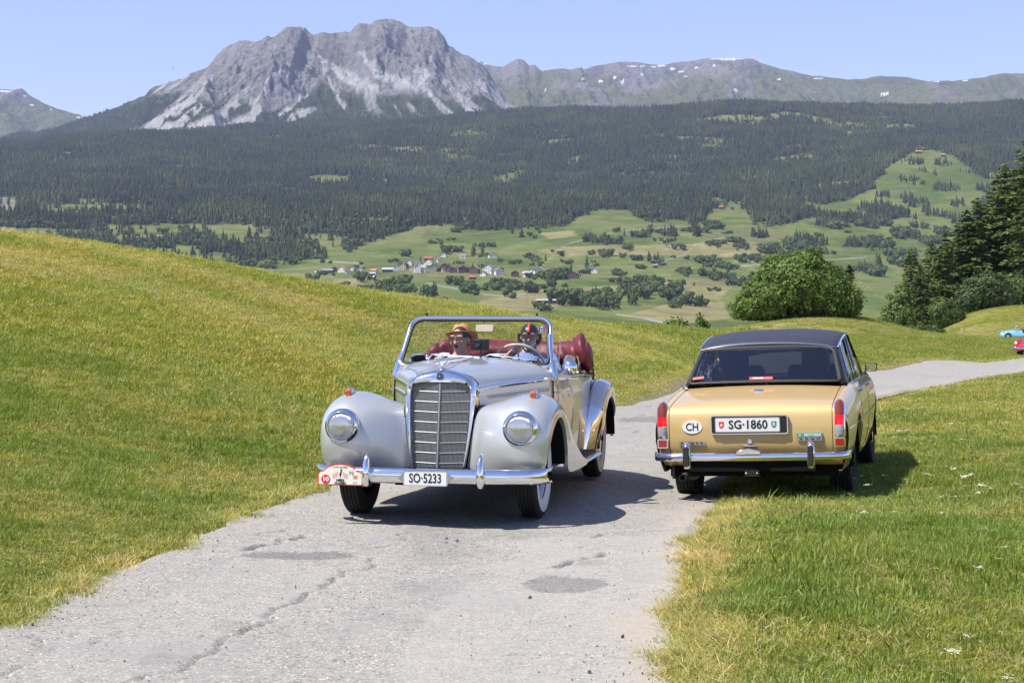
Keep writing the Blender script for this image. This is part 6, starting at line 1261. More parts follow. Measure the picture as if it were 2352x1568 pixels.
def tuft(seed, n, rad, h0, h1, w, pal, lean=.5, flat=0., seg=2, stems=True):
    r = np.random.default_rng(seed); v, f, c = [], [], []
    for _ in range(n):
        a, q = r.uniform(0, 6.28), rad*math.sqrt(r.uniform()); x, y = q*math.cos(a), q*math.sin(a); b = r.uniform(0, 6.28); H = r.uniform(h0, h1)
        ln = lean*r.uniform(.3, 1.4); dx, dy = math.cos(b)*ln*H, math.sin(b)*ln*H; hz_ = H*(1-flat*r.uniform(.3, 1)); px, py = -math.sin(b+r.uniform(-.6, .6)), math.cos(b); ww = w*r.uniform(.6, 1.3)
        o = len(v); col = np.array(pal[r.integers(len(pal))])*r.uniform(.75, 1.2)
        if seg == 1:
            v += [(x-px*ww, y-py*ww, 0), (x+px*ww, y+py*ww, 0), (x+dx, y+dy, hz_)]; f.append((o, o+1, o+2)); c += [col]*3
        else:
            v += [(x-px*ww, y-py*ww, 0), (x+px*ww, y+py*ww, 0), (x+dx*.35+px*ww*.8, y+dy*.35+py*ww*.8, hz_*.62), (x+dx*.35-px*ww*.8, y+dy*.35-py*ww*.8, hz_*.62), (x+dx*1.1, y+dy*1.1, hz_*.98)]
            f += [(o, o+1, o+2), (o, o+2, o+3), (o+3, o+2, o+4)]; c += [col]*5
    for _ in range(n//20 if stems else 0):       # cut stems lying on the sward
        a, q = r.uniform(0, 6.28), rad*1.1*math.sqrt(r.uniform()); b = r.uniform(0, 6.28); L = max(h1*.7, w*9)*r.uniform(.6, 1.3); z = h1*r.uniform(.45, .95); o = len(v); ww = w*.5
        x, y = q*math.cos(a), q*math.sin(a); dx, dy = math.cos(b)*L/2, math.sin(b)*L/2; px, py = -math.sin(b)*ww, math.cos(b)*ww; dz = r.uniform(-.3, .3)*L
        v += [(x-dx-px, y-dy-py, z-dz/2), (x-dx+px, y-dy+py, z-dz/2), (x+dx+px, y+dy+py, z+dz/2), (x+dx-px, y+dy-py, z+dz/2)]; f += [(o, o+1, o+2), (o, o+2, o+3)]; c += [np.array((.70, .62, .34))*r.uniform(.7, 1.1)]*4
    return mesh_np('tuft', np.array(v), np.array(f), [M_BLADE], smooth=False, attrs={'col': np.array(c)})
MIXED = GREENS+STRAWS[:2]
near = [tuft(1, 46, .085, .022, .055, .0022, GREENS), tuft(2, 46, .085, .02, .05, .0022, GREENS+LUSH), tuft(3, 44, .09, .018, .045, .0022, MIXED, .8), tuft(4, 44, .09, .018, .045, .0022, STRAWS+GREENS[4:], 1.3, .5), tuft(5, 34, .07, .03, .07, .0026, LUSH+GREENS[:2], .6, stems=False), tuft(6, 36, .07, .03, .075, .002, STRAWS, 1.3, .5)]
def leafy(seed, n, s, pal):
    r = np.random.default_rng(seed); v, f, c = [], [], []
    for _ in range(n):
        a = r.uniform(0, 6.28); L = s*r.uniform(.5, 1.1); el = r.uniform(.1, .7); w = L*r.uniform(.18, .3); d = np.array([math.cos(a), math.sin(a), 0]); p = np.array([-d[1], d[0], 0]); o = len(v)
        q0 = d*.01+np.array([r.normal(0, s*.3), r.normal(0, s*.3), .0]); q1 = q0+d*L*.5+np.array([0, 0, L*el*.7]); q2 = q0+d*L+np.array([0, 0, L*el*.55])
        v += [q0-p*w*.25, q0+p*w*.25, q1+p*w, q1-p*w, q2]; f += [(o, o+1, o+2), (o, o+2, o+3), (o+3, o+2, o+4)]; c += [np.array(pal[r.integers(len(pal))])*r.uniform(.8, 1.2)]*5
    return mesh_np('leaves', np.array(v), np.array(f), [M_BLADE], smooth=False, attrs={'col': np.array(c)})
near += [leafy(8, 9, .045, LUSH+GREENS[:2]), leafy(9, 8, .065, LUSH+[(.22, .29, .09)])]
def yarrow(seed):
    r = np.random.default_rng(seed); v, f, c = [], [], []
    h = .13
    v += [(-.0015, 0, 0), (.0015, 0, 0), (.012, .004, h), (.009, .004, h)]; f += [(0, 1, 2), (0, 2, 3)]; c += [(.09, .13, .03)]*4
    for _ in range(16):
        x, y = r.normal(0, .014)+.01, r.normal(0, .014); z = h+r.normal(0, .003); s = .004; o = len(v)
        v += [(x-s, y-s, z), (x+s, y-s, z), (x+s, y+s, z), (x-s, y+s, z+.002)]; f += [(o, o+1, o+2), (o, o+2, o+3)]; c += [(.75, .73, .66)]*4
    return mesh_np('yarrow', np.array(v), np.array(f), [M_BLADE], smooth=False, attrs={'col': np.array(c)})
near += [yarrow(1)]
farp = [tuft(31, 60, .30, .035, .075, .006, GREENS, .7, 0, 1), tuft(32, 60, .30, .035, .075, .006, MIXED, .9, .2, 1), tuft(33, 60, .32, .03, .06, .006, STRAWS+GREENS[3:], 1.2, .4, 1), tuft(34, 60, .30, .04, .09, .006, LUSH+GREENS, .6, 0, 1)]
PN = [proto('tuft', m) for m in near]; PF = [proto('tuft', m) for m in farp]
def sample(nn, y0, y1, pw=1.): 
    k = _r.uniform(0, 1, nn); y = (y0**pw+k*(y1**pw-y0**pw))**(1/pw); return _r.uniform(-1, 1, nn)*(.318*y+.35), y
def tilt(m, s=.12): r_ = np.zeros((m, 3)); r_[:, 2] = _r.uniform(0, 6.28, m); r_[:, :2] = _r.normal(0, s, (m, 2)); return r_
# close turf
x, y = sample(175000, 6.4, 21, 1.25); rd = roadd(x, y); lim = -.06+.20*(fbm(x*1.7, y*1.7, 3, 4)-.5)*2+np.where(_r.uniform(0, 1, len(x)) < .18, -.10, 0.)+np.where(x > .05*y, .05, 0.)
k = (rd > lim) & (~((x < 0) & (rd < .30) & (_r.uniform(0, 1, len(x)) < .45)))
x, y, rd = x[k], y[k], rd[k]; z = Hn(x, y)-.004; dry = meadow_col(x, y); q = _r.uniform(0, 1, len(x))
lush = fbm(x*.8+7, y*.8, 3, 19)
right = x > .05*y
idx = np.where(q < .30, 0, np.where(q < .58, 1, 2)); idx = np.where(_r.uniform(0, 1, len(x)) < np.clip(dry*1.25+.04, 0, .8)*np.where(right, .62, .9), np.where(q < .35, 2, 3), idx)
idx = np.where(q < np.clip((lush-.5)*2.2+np.where(right, .12, 0), .02, .5), 4, idx)
e = np.where(right, sstep(.42, .02, rd), sstep(.20, -.05, rd)); idx = np.where(_r.uniform(0, 1, len(x)) < e*np.where(right, .85, .45), np.where(q < .8, 5, 3), idx)
bl = (rd < .55) & (rd > .05) & (~right) & (fbm(x*2.1, y*2.1, 2, 88) > .55) & (q < .35); idx = np.where(bl, 6+(q*10).astype(int) % 2, idx)
idx = np.where(right & (rd > .3) & (_r.uniform(0, 1, len(x)) < .05+.1*(lush > .58)), 6, idx)
idx = np.where(right & (rd > .9) & (_r.uniform(0, 1, len(x)) < .0015+.006*(fbm(x*1.3, y*1.3, 2, 23) > .62)), 8, idx)
sc_ = _r.uniform(.75, 1.25, len(x))*np.where(idx < 5, 1.+.15*sstep(.5, .7, lush)*right, 1.); sc_ = np.where((rd < .9) & (rd > .2) & right, sc_*1.15, sc_); sc_ = np.where(idx == 8, sc_*.9, sc_); wd_ = (_r.uniform(0, 1, len(x)) < .008+.035*(fbm(x*.45+9, y*.45, 2, 37) > .66)) & (rd > .15); idx = np.where(wd_, np.where(q < .7, 4, 6), idx); sc_ = np.where(wd_, sc_*_r.uniform(1.15, 1.6, len(x)), sc_)
sc_ *= 1+.35*sstep(10, 20, y)
scatter('grass', np.stack([x, y, z], 1), sc_, tilt(len(x)), idx, PN); print('grass near', len(x))
# the field farther off
x, y = sample(230000, 19, 235, .42); rd = roadd(x, y); k = rd > .05+.2*(fbm(x*.8, y*.8, 2, 4)-.5)
x, y, rd = x[k], y[k], rd[k]; z = Hn(x, y)-.01
vis = HORIZ-(z-EYE)*FPX/y < 480; x, y, z, rd = x[vis], y[vis], z[vis], rd[vis]
dry = meadow_col(x, y); q = _r.uniform(0, 1, len(x)); idx = np.where(q < .55, 0, 1); idx = np.where(_r.uniform(0, 1, len(x)) < np.clip(dry*1.3+.06, 0, .85), np.where(q < .25, 1, 2), idx); idx = np.where(((fbm(x*.5+7, y*.5, 3, 19) > .60) | (y > 55)) & (q < .6) & (x > .06*y), 3, idx); idx = np.where((rd < .5) & (q < .5), 2, idx)
scatter('grass', np.stack([x, y, z], 1), _r.uniform(.7, 1.2, len(x))*(.75+.5*sstep(20, 80, y)), tilt(len(x)), idx, PF); print('grass far', len(x))
# ------------------------------------------------------------------ loose chippings on the road
M_STONE = leafy_mat('chipping', (.05, .05, .055), (.20, .20, .20), trans=0)
def stone(seed):
    b = bmesh.new(); bmesh.ops.create_icosphere(b, subdivisions=1, radius=1); r = random.Random(seed)
    for v_ in b.verts: v_.co *= r.uniform(.6, 1.15); v_.co.z *= .7
    me = bpy.data.meshes.new('stone'); b.to_mesh(me); b.free(); me.materials.append(M_STONE); return proto('stone', me)
ST = [stone(i) for i in range(3)]
x, y = sample(60000, 6.4, 24, 1.1); rd = roadd(x, y); heap = sstep(.45, .7, fbm(x*.9, y*.9, 3, 61)); mid = np.exp(-((x-(-.95+.11*(y-8)))/.35)**2)*sstep(6, 9, y)
k = (rd < .12) & (_r.uniform(0, 1, len(x)) < .04+.75*sstep(-.65, .05, rd)*sstep(.38, .58, fbm(x*1.3, y*1.3, 2, 9))+.35*mid*heap)
x, y = x[k], y[k]; s = .0028+.004*_r.uniform(0, 1, len(x))**3+.009*(_r.uniform(0, 1, len(x)) > .985)
scatter('gravel', np.stack([x, y, Hn(x, y)+.018+s*.3], 1), s, _r.uniform(0, 6, (len(x), 3)), _r.integers(0, 3, len(x)), ST); print('stones', len(x))
# ------------------------------------------------------------------ trees of the middle distance
def leaf_mat(name, trans=.3):
    t = NT(name); c = t.attr('col'); oi = t.n('ObjectInfo'); c = t.mix(1, c, t.mix(oi.outputs['Random'], (.88, .9, .85), (1.12, 1.1, 1.1)), 'MULTIPLY'); t.fin(c, .6, .3)
    tr = t.n('BsdfTranslucent'); t.l(t.mix(1, c, (1.1, 1.2, .7), 'MULTIPLY'), tr.inputs[0]); mx = t.n('MixShader'); mx.inputs[0].default_value = trans; t.l(t.b.outputs[0], mx.inputs[1]); t.l(tr.outputs[0], mx.inputs[2]); t.l(mx.outputs[0], t.out.inputs[0]); return t.m
M_LEAF = leaf_mat('leaf'); M_NEEDLE = leaf_mat('needle', .15); M_BARK = mat('bark', (.085, .065, .05), .9, bump=(8, .8, .05), vary=(3, .3))
def quads(c, a, b_): 
    n = len(c); v = np.stack([c-a-b_, c+a-b_*.4, c+a*.4+b_, c-a*.6+b_*.7], 1).reshape(-1, 3); return v, np.arange(4*n).reshape(-1, 4)
def leaf_crown(seed, lobes, n, size, pal, shell=.55):
    """leaf clusters spread through the lobes: (x, y, z, rx, ry, rz)"""
    r = np.random.default_rng(seed); L = np.array(lobes, float); w = (L[:, 3]*L[:, 4]+L[:, 3]*L[:, 5]); i = r.choice(len(L), n, p=w/w.sum())
    d = r.normal(size=(n, 3)); d /= np.linalg.norm(d, axis=1)[:, None]; rad = shell+(1-shell)*r.uniform(0, 1, n)**.6+r.normal(0, .06, n)
    bump_ = 1+.42*(fbm(d[:, 0]*3.0+i*3.1, d[:, 2]*3.0+d[:, 1]*2.4+i, 4, seed)-.5)*2
    c = L[i, :3]+d*L[i, 3:6]*(rad*bump_)[:, None]; keep = c[:, 2] > .05; c, d = c[keep], d[keep]; n = len(c)
    t_ = r.normal(size=(n, 3)); a = np.cross(d+.7*r.normal(size=(n, 3)), t_); a /= np.linalg.norm(a, axis=1)[:, None]; nn = np.cross(a, d); nn /= np.linalg.norm(nn, axis=1)[:, None]
    s = size*r.uniform(.55, 1.25, n)[:, None]; v, f = quads(c, a*s, nn*s*.75)
    p = np.array(pal)[r.integers(0, len(pal), n)]*r.uniform(.75, 1.25, n)[:, None]; return mesh_np('crown', v, f, [M_LEAF], smooth=False, attrs={'col': np.repeat(p, 4, 0)})
def bush(name, seed, lobes, n, size, pal, label, loc, cat='bush', group=None, stems=3):
    o = put(name, None, label=label, cat=cat, group=group, loc=loc)
    put('crown', leaf_crown(seed, lobes, n, size, pal), o); b = MB(); r = random.Random(seed)
    for k in range(stems):
        L = lobes[k % len(lobes)]; x0, y0 = L[0]*.25, L[1]*.25; b.tube([(x0, y0, -.2), (x0*.6+L[0]*.4, y0*.6+L[1]*.4, L[2]*.55), (L[0], L[1], L[2]+L[5]*.3)], [.035*max(2.0, L[2]+L[5]), .02*max(2., L[2]+L[5]), .01*max(2., L[2])], 7)
    b.build('trunk', M_BARK, o, smooth=60); return o
def conifer_meshes(seed, h, larch):
    r = np.random.default_rng(seed); C_, A_, B_, K_ = [], [], [], []; tb = MB()
    lean = r.normal(0, .012, 2); axis = lambda z: np.array([lean[0]*z, lean[1]*z, z])
    tb.tube([axis(z) for z in np.linspace(-.5, h*.97, 8)], list(np.linspace(.016*h, .012, 8)), 8)
    pal = np.array([(.10, .155, .034), (.125, .182, .042), (.08, .13, .03), (.15, .195, .052)] if larch else [(.040, .062, .024), (.055, .080, .030), (.07, .095, .034), (.034, .052, .022)])
    nz = int(h*2.1)
    for q in range(nz):
        f = (q+r.uniform(-.3, .3))/nz; z = h*(.08+.90*f); f = np.clip(f, 0, 1); Lb = h*(.185 if larch else .17)*1.55*(1-f)**.64*r.uniform(.6, 1.15)+.2
        for k in range(7):
            az = r.uniform(0, 6.283); L = Lb*r.uniform(.55, 1.1); d = np.array([math.cos(az), math.sin(az), 0]); rise = (.18 if larch else -.02)-.42*r.uniform(.6, 1.1); 
            if L > 1.0: tb.tube([axis(z), axis(z)+d*L*.5+np.array([0, 0, L*(rise*.2+.03)]), axis(z)+d*L*.92+np.array([0, 0, L*rise*.5])], [.02+.008*L, .012+.004*L, .006], 4, caps=False)
            m = max(5, int(L*8))
            t_ = r.uniform(.12, 1, m); side = np.array([-d[1], d[0], 0]); sp = r.normal(0, .17, m)*L*(1.1-t_*.75)
            c = axis(z)[None]+d[None]*(t_*L)[:, None]+side[None]*sp[:, None]; c[:, 2] += L*rise*t_**1.6*.55+.06*L*t_*(1-t_)-abs(sp)*.25-r.uniform(0, .25, m)*(1.0 if larch else 1.3)*min(1, L*.6)
            s = r.uniform(.12, .28, m)*(1.0 if larch else 1.15)
            dirn = d[None]*r.uniform(.5, 1.2, m)[:, None]+side[None]*(np.sign(sp)*r.uniform(0, .9, m))[:, None]; dirn /= np.linalg.norm(dirn, axis=1)[:, None]
            C_.append(c); A_.append(dirn*(s*1.5)[:, None]+np.array([0, 0, -.3])*s[:, None]); B_.append(np.cross(dirn, r.normal(size=(m, 3))*.4+np.array([0, 0, 1]))*(s*.8)[:, None]+np.array([0, 0, .35])*s[:, None]*r.uniform(-1, 1, m)[:, None]); K_.append(pal[r.integers(0, 4, m)]*r.uniform(.7, 1.25, m)[:, None])
    v, f = quads(np.vstack(C_), np.vstack(A_), np.vstack(B_)); k = np.vstack(K_)
    cm = mesh_np('crown', v, f, [M_NEEDLE], smooth=False, attrs={'col': np.repeat(k, 4, 0)})
    tm = bpy.data.meshes.new('trunk'); tm.from_pydata([tuple(p) for p in tb.v], [], tb.f); tm.materials.append(M_BARK); print('conifer quads', len(f)); return tm, cm
CON = [conifer_meshes(3, 24, True), conifer_meshes(4, 24, True), conifer_meshes(5, 20, False), conifer_meshes(6, 24, True)]
def conifer(i, label, loc, h, rz, group=None):
    o = put('larch_tree' if i != 2 else 'spruce_tree', None, label=label, cat='tree', group=group, loc=loc, rot=(0, 0, rz)); base_ = 24 if i != 2 else 20
    o.scale = (h/base_*1.0, h/base_*1.0, h/base_); put('trunk', CON[i][0], o); put('crown', CON[i][1], o); return o
def gnd(u, y, dz=0.): x = (u-512)/FPX*y; return (x, y, float(Hn(x, y))+dz)
BRIGHT = [(.085, .150, .024), (.12, .19, .032), (.065, .12, .020), (.16, .225, .044)]; MIDG = [(.09, .14, .028), (.115, .17, .038), (.07, .115, .024), (.15, .20, .055)]; DARKG = [(.06, .10, .024), (.08, .125, .032), (.10, .145, .04)]
# the great bush on the mound
bush('elder_bush', 1, [(0, 0, 2.9, 3.6, 3.0, 3.0), (-2.6, -.6, 1.8, 2.7, 2.2, 2.0), (2.7, -.2, 2.2, 2.5, 2.2, 2.4), (-4.3, -.8, 1.1, 1.7, 1.6, 1.3), (.9, .2, 4.6, 1.9, 1.6, 1.7), (-1.3, .1, 4.2, 1.8, 1.6, 1.4), (4.2, -.3, 1.6, 1.5, 1.5, 1.6), (2.6, 0, 3.9, 1.5, 1.4, 1.2)], 52000, .125, BRIGHT, 'large bright green leafy bush on the mound beside the meadow', gnd(797, 149, -.35), stems=6)
r_ = np.random.default_rng(3); n_ = 260; c_ = np.array([4.9, -.9, 2.5])+r_.normal(0, 1, (n_, 3))*np.array([.55, .4, .55]); a_ = r_.normal(size=(n_, 3)); a_[:, 2] *= .3; a_ /= np.linalg.norm(a_, axis=1)[:, None]; v_, f_ = quads(c_, a_*.12, np.cross(a_, (0, .3, 1))*.12)
put('blossom', mesh_np('blossom', v_, f_, [M_LEAF], smooth=False, attrs={'col': np.full((len(v_), 3), (.50, .50, .30))}), bpy.data.objects['elder_bush'])
conifer(2, 'small dark spruce poking up behind the large bright green bush', gnd(849, 163, -.4), 6.9, .4)
bush('hazel_shrub', 11, [(0, 0, .8, .75, .7, .75), (.5, 0, .55, .5, .5, .5)], 1600, .075, BRIGHT, 'low round green shrub at the brow of the meadow, left of the shoots', gnd(675, 84, -.15))
bush('hazel_shrub', 12, [(0, 0, .9, .28, .25, .85), (.35, .1, .7, .25, .25, .65), (-.35, 0, .55, .3, .25, .45)], 1100, .075, BRIGHT, 'upright slender green shoots at the brow of the meadow', gnd(700, 86, -.15))
for q, (u, y, s) in enumerate(((716, 92, .9), (730, 98, 1.0))):
    bush('meadow_shrub', 13+q, [(0, 0, .5*s, 1.2*s, .8, .55*s), (.8*s, 0, .6*s, .8*s, .7, .6*s)], 1500, .085, BRIGHT, ('low leafy shrub at the brow of the meadow beside the slender shoots', 'low leafy shrub at the foot of the large bright green bush')[q], gnd(u, y, -.15))
# broadleaf tree and bushes at the wood edge
bush('broadleaf_tree', 21, [(0, 0, 5.2, 2.4, 2.2, 3.0), (-1.6, -.3, 3.4, 2.0, 1.8, 2.4), (1.5, -.2, 3.6, 1.9, 1.8, 2.6), (.1, -.2, 7.6, 1.3, 1.2, 1.6), (-.6, -.5, 1.8, 2.2, 1.8, 1.6), (1.6, -.6, 1.8, 1.8, 1.6, 1.6)], 24000, .15, MIDG, 'medium green leafy tree between the mound and the larches', gnd(900, 222, -.5), 'tree')
bush('wood_edge_bush', 22, [(0, 0, 2.8, 2.9, 2.4, 2.6), (-2.2, -.4, 1.9, 2.0, 1.8, 1.9), (2.1, -.2, 2.0, 2.0, 1.8, 1.8), (.6, 0, 4.3, 1.6, 1.5, 1.5)], 22000, .15, [(.075, .115, .035), (.095, .14, .045), (.06, .095, .03)], 'rounded grey green bush on the brow of the far hill before the larches', gnd(986, 224, -.4))
bush('wood_edge_bush', 23, [(0, 0, 2.2, 2.8, 2.2, 2.2), (1.8, 0, 2.6, 1.8, 1.8, 2.0), (-2.0, 0, 1.4, 1.6, 1.5, 1.4)], 15000, .16, DARKG, 'darker leafy bush beside the road hill under the tallest larch', gnd(1020, 228, -.4))
bush('hollow_shrub', 24, [(0, 0, 1.0, 2.2, 1.6, 1.2), (-1.8, .2, .9, 1.5, 1.3, 1.1), (1.8, 0, .9, 1.6, 1.4, 1.2)], 9000, .14, [(.09, .14, .03), (.12, .17, .04), (.07, .11, .025)], 'low yellow green shrubs filling the hollow between mound and hill', gnd(918, 206, .0))
bush('hollow_shrub', 25, [(0, 0, 2.0, 1.9, 1.6, 2.0), (1.3, 0, 1.4, 1.5, 1.4, 1.5)], 9000, .14, MIDG, 'leafy shrub on the slope edge of the hill under the larches', gnd(943, 216, -.2))
bush('hollow_shrub', 26, [(0, 0, 1.8, 2.6, 1.8, 1.8), (-1.9, 0, 1.3, 1.6, 1.4, 1.3)], 9000, .14, DARKG, 'dark shrub behind the right shoulder of the mound', gnd(880, 205, .3))
LAR = [(912, 258, 240, 1, 'slim young larch behind the medium green leafy tree'), (930, 250, 245, 0, 'light larch beside the slim young larch'), (945, 240, 240, 3, 'larch with sunlit crown above the slope-edge shrub'), (958, 232, 252, 1, 'larch half hidden among taller larches'), (966, 218, 246, 2, 'dark spruce standing among the larches'), (978, 206, 244, 0, 'broad larch above the rounded grey green bush'), (992, 192, 250, 3, 'tall larch second from the tallest one'), (1006, 172, 246, 1, 'tall larch next to the tallest one'), (1024, 142, 243, 0, 'tallest larch towering over the far hill'), (1040, 152, 250, 3, 'tall larch behind the tallest one'), (1010, 200, 262, 2, 'dark spruce behind the two tall larches'), (985, 226, 262, 2, 'dark spruce behind the broad larch'), (938, 262, 258, 2, 'short dark spruce behind the light larch'), (953, 250, 264, 2, 'dark spruce behind the sunlit larch'), (972, 236, 270, 3, 'larch far back in the wood behind the dark spruces'), (998, 212, 270, 2, 'broad dark spruce at the back of the wood'), (1018, 178, 262, 2, 'dark spruce right behind the tallest larch'), (1032, 190, 236, 1, 'larch in front of the tallest one at the wood edge'), (1052, 128, 255, 0, 'very tall larch at the outer end of the wood'), (1066, 150, 245, 3, 'larch beside the very tall outer one'), (922, 272, 232, 3, 'small larch at the hollow beside the leafy tree')]
for q, (u, vt, y, i, lab) in enumerate(LAR):
    g = gnd(u, y, -.4); h = EYE-(vt-13-HORIZ)/FPX*y-g[2]; conifer(i, lab, g, h, q*1.7)
# marker post by the far road
px_, py_ = (963.4-512)/FPX*116, 116.; pz = float(Hn(px_, py_)); b = MB(); b.tube([(0, 0, -.2), (0, 0, .95), (0, 0, 1.0)], [.05, .048, .02], 8); pst = b.build('marker_post', mat('weathered_wood', (.22, .19, .15), .9, vary=(6, .3)), None, smooth=40, label='weathered wooden marker post beside the far road', cat='post', loc=(px_, py_, pz))
for z, m in ((.86, M_WHITE), (.60, mat('orange_disc', (.6, .25, .05), .5))): b = MB(); b.lathe([(.0005, -.004), (.04, -.004), (.04, .004)], 14, 'Y', (-.11, 0, z)); b.box((-.06, .005, z), (.10, .006, .012)); b.build('marker_disc', m, pst)
# a bird high over the slope
b = MB(); 
for s in (-1, 1): b.add([(0, -.25, 0), (s*.9, -.1, .18), (s*1.5, .15, .05), (s*.8, .2, .12), (0, .3, 0)], [(0, 1, 2, 3, 4)])
b.tube([(0, -.5, 0), (0, 0, 0), (0, .6, 0)], [.05, .14, .04], 8); b.build('bird', mat('bird_brown', (.05, .04, .03), .8), None, solid=.02, label='dark bird gliding in the sky left of the mountain', cat='bird', loc=P(173, 67.5, 1200), rot=(0, .25, 1.4))
# ------------------------------------------------------------------ village
WALL = {'w': (mat('white_plaster', (.66, .65, .61), .9), 'white'), 'c': (mat('cream_plaster', (.56, .48, .30), .9), 'cream'), 'b': (mat('brown_timber', (.10, .062, .042), .9), 'brown timber'), 'g': (mat('grey_stone_wall', (.34, .33, .31), .9), 'grey stone')}
ROOF = {'g': (mat('grey_roof', (.20, .195, .195), .8), 'grey'), 'r': (mat('red_roof', (.30, .105, .065), .85), 'red'), 'o': (mat('orange_roof', (.44, .19, .10), .85), 'orange'), 'd': (mat('dark_roof', (.075, .068, .065), .85), 'dark'), 'l': (mat('pale_roof', (.36, .36, .36), .7), 'pale')}
M_PANE = mat('far_pane', (.05, .055, .065), .2)
KZ = .5017/4
def at6(zx, zy): return far_point((1220+zx*.5017)/4/D, (950+zy*.5017)/4/D)
def house(pos, w, h, wall, roof, label, group, rz, gable=True, windows=0, name='house'):
    x, y, z = pos; d = max(6., w*.75) if w < 14 else w*.55; o = put(name, None, label=label, cat='barn' if wall == 'b' else 'house', group=group, loc=(x, y, z-1.0), rot=(0, 0, rz)); rh = min(4.2, (d if not gable else w)*.30) if w < 20 else 1.3; H = h+1.0; hw_, hd = w/2, d/2
    b = MB(); b.box((0, 0, H/2), (w, d, H))
    if gable: b.prism([(-hw_, H), (hw_, H), (0, H+rh)], -hd, hd, 'Y')
    else: b.prism([(-hd, H), (hd, H), (0, H+rh)], -hw_, hw_, 'X')
    b.build('wall', WALL[wall][0], o, smooth=0)
    b = MB(); t_ = .3; e = .7
    for s in (-1, 1):
        if gable: p = [(s*(hw_+e), H-rh*e/hw_+.05), (0, H+rh+.05), (0, H+rh+.05+t_), (s*(hw_+e), H-rh*e/hw_+.05+t_)]; b.prism(p, -hd-e, hd+e, 'Y')
        else: p = [(s*(hd+e), H-rh*e/hd+.05), (0, H+rh+.05), (0, H+rh+.05+t_), (s*(hd+e), H-rh*e/hd+.05+t_)]; b.prism(p, -hw_-e, hw_+e, 'X')
    rf = b.build('roof', ROOF[roof][0], o, smooth=0)
    if wall != 'b' and w > 7: b = MB(); b.box((w*.18, .6, H+rh*.9), (.8, .8, 1.6)); b.build('chimney', WALL['g'][0], rf, smooth=0)
    if windows:
        nr = max(1, int(h/2.7)); nc = max(2, int(w/2.8))
        for i in range(nr):
            for j in range(nc):
                b = MB(); b.box((-hw_+(j+.5)*w/nc, -hd-.02, 1.0+(i+.55)*h/nr), (1.0, .12, 1.35)); b.build('window', M_PANE, o, smooth=0)
    else:
        b = MB(); b.box((0, -hd-.02, 1.0+1.2), (1.8, .14, 2.3)); b.build('door', M_PANE, o, smooth=0)
    return o
HS = [(178,285,85,28,'b','g',0),(243,270,45,22,'b','d',1),(295,275,55,32,'w','o',1),(342,283,40,22,'w','g',1),(380,260,30,22,'w','g',1),(437,275,45,28,'w','o',1),(465,250,22,15,'c','o',1),(552,285,45,30,'c','o',0),(660,275,80,26,'b','l',0),(537,305,35,13,'b','l',0),(530,333,55,16,'b','l',0),(98,292,30,10,'w','l',0),
      (728,262,42,38,'w','g',1),(778,255,50,42,'c','g',1),(805,240,40,28,'b','r',1),(835,220,45,28,'w','r',1),(850,263,28,26,'c','o',1),(990,215,60,26,'w','g',1),(985,180,62,20,'b','r',0),(1073,195,38,26,'w','g',1),(1022,262,60,38,'g','g',1),(1075,270,50,24,'b','r',1),(1120,250,60,32,'b','r',1),(1105,272,30,28,'w','g',1),(1155,272,60,34,'b','d',1),(1185,280,45,30,'b','d',1),(1218,265,30,28,'w','d',1),(1255,280,60,42,'b','d',1),(1300,275,40,28,'b','d',1),(1352,285,75,40,'b','g',1),(1108,152,38,22,'w','g',1),(1262,160,50,20,'w','g',0),(1370,158,20,16,'w','g',1),(1495,158,60,26,'w','d',1),
      (1462,280,70,48,'w','g',1),(1495,288,30,32,'w','g',1),(1548,298,65,42,'w','g',1),(1425,305,45,24,'w','d',1),(1335,332,50,24,'b','r',0),(1675,310,60,32,'b','r',1),(1775,312,65,34,'w','l',0),(1805,278,45,22,'w','d',1),(1855,285,60,30,'w','d',1),(1945,280,50,16,'b','d',0),(2020,278,50,28,'b','d',1),(2005,312,60,26,'b','r',1),(2125,328,112,42,'b','g',1),(2195,310,25,20,'w','d',1),(2280,262,50,26,'w','d',1),(2310,280,45,26,'w','g',1),(1945,525,182,30,'b','l',0)]
NOTE = {(1462,280): 'large white four storey house with grey roof in the village', (778,255): 'tall yellowish house beside the village church', (2125,328): 'large barn with white gable front at the village end', (1945,525): 'long low barn with pale flat roof below the village meadows', (1022,262): 'grey stone building right beside the church', (1775,312): 'white modern house with pale roof on the village slope', (98,292): 'tiny white shed at the meadow edge of the village', (1548,298): 'white balcony house beside the four storey house'}
rr = random.Random(9)
for zx, zy, zw, zh, wa, ro, gb in HS:
    pos = at6(zx, zy); k = pos[1]/FPX*KZ; w, h = zw*k*1.05, max(3.0, zh*k*(.9 if gb else .82)); size = 'small' if zw < 42 else ('wide' if zw > 65 else 'mid-sized')
    kind = 'barn' if wa == 'b' else 'house'; lab = NOTE.get((zx, zy)); grp = None
    if not lab: lab = f"{size} {WALL[wa][1]} {kind} with {ROOF[ro][1]} roof in the valley village"; grp = 'village houses'
    house(pos, w, h, wa, ro, lab, grp, rr.uniform(-.4, .35) if zw < 100 else -.12, bool(gb), 1 if wa in 'wcg' and zh > 21 else 0, 'barn' if wa == 'b' else 'house')
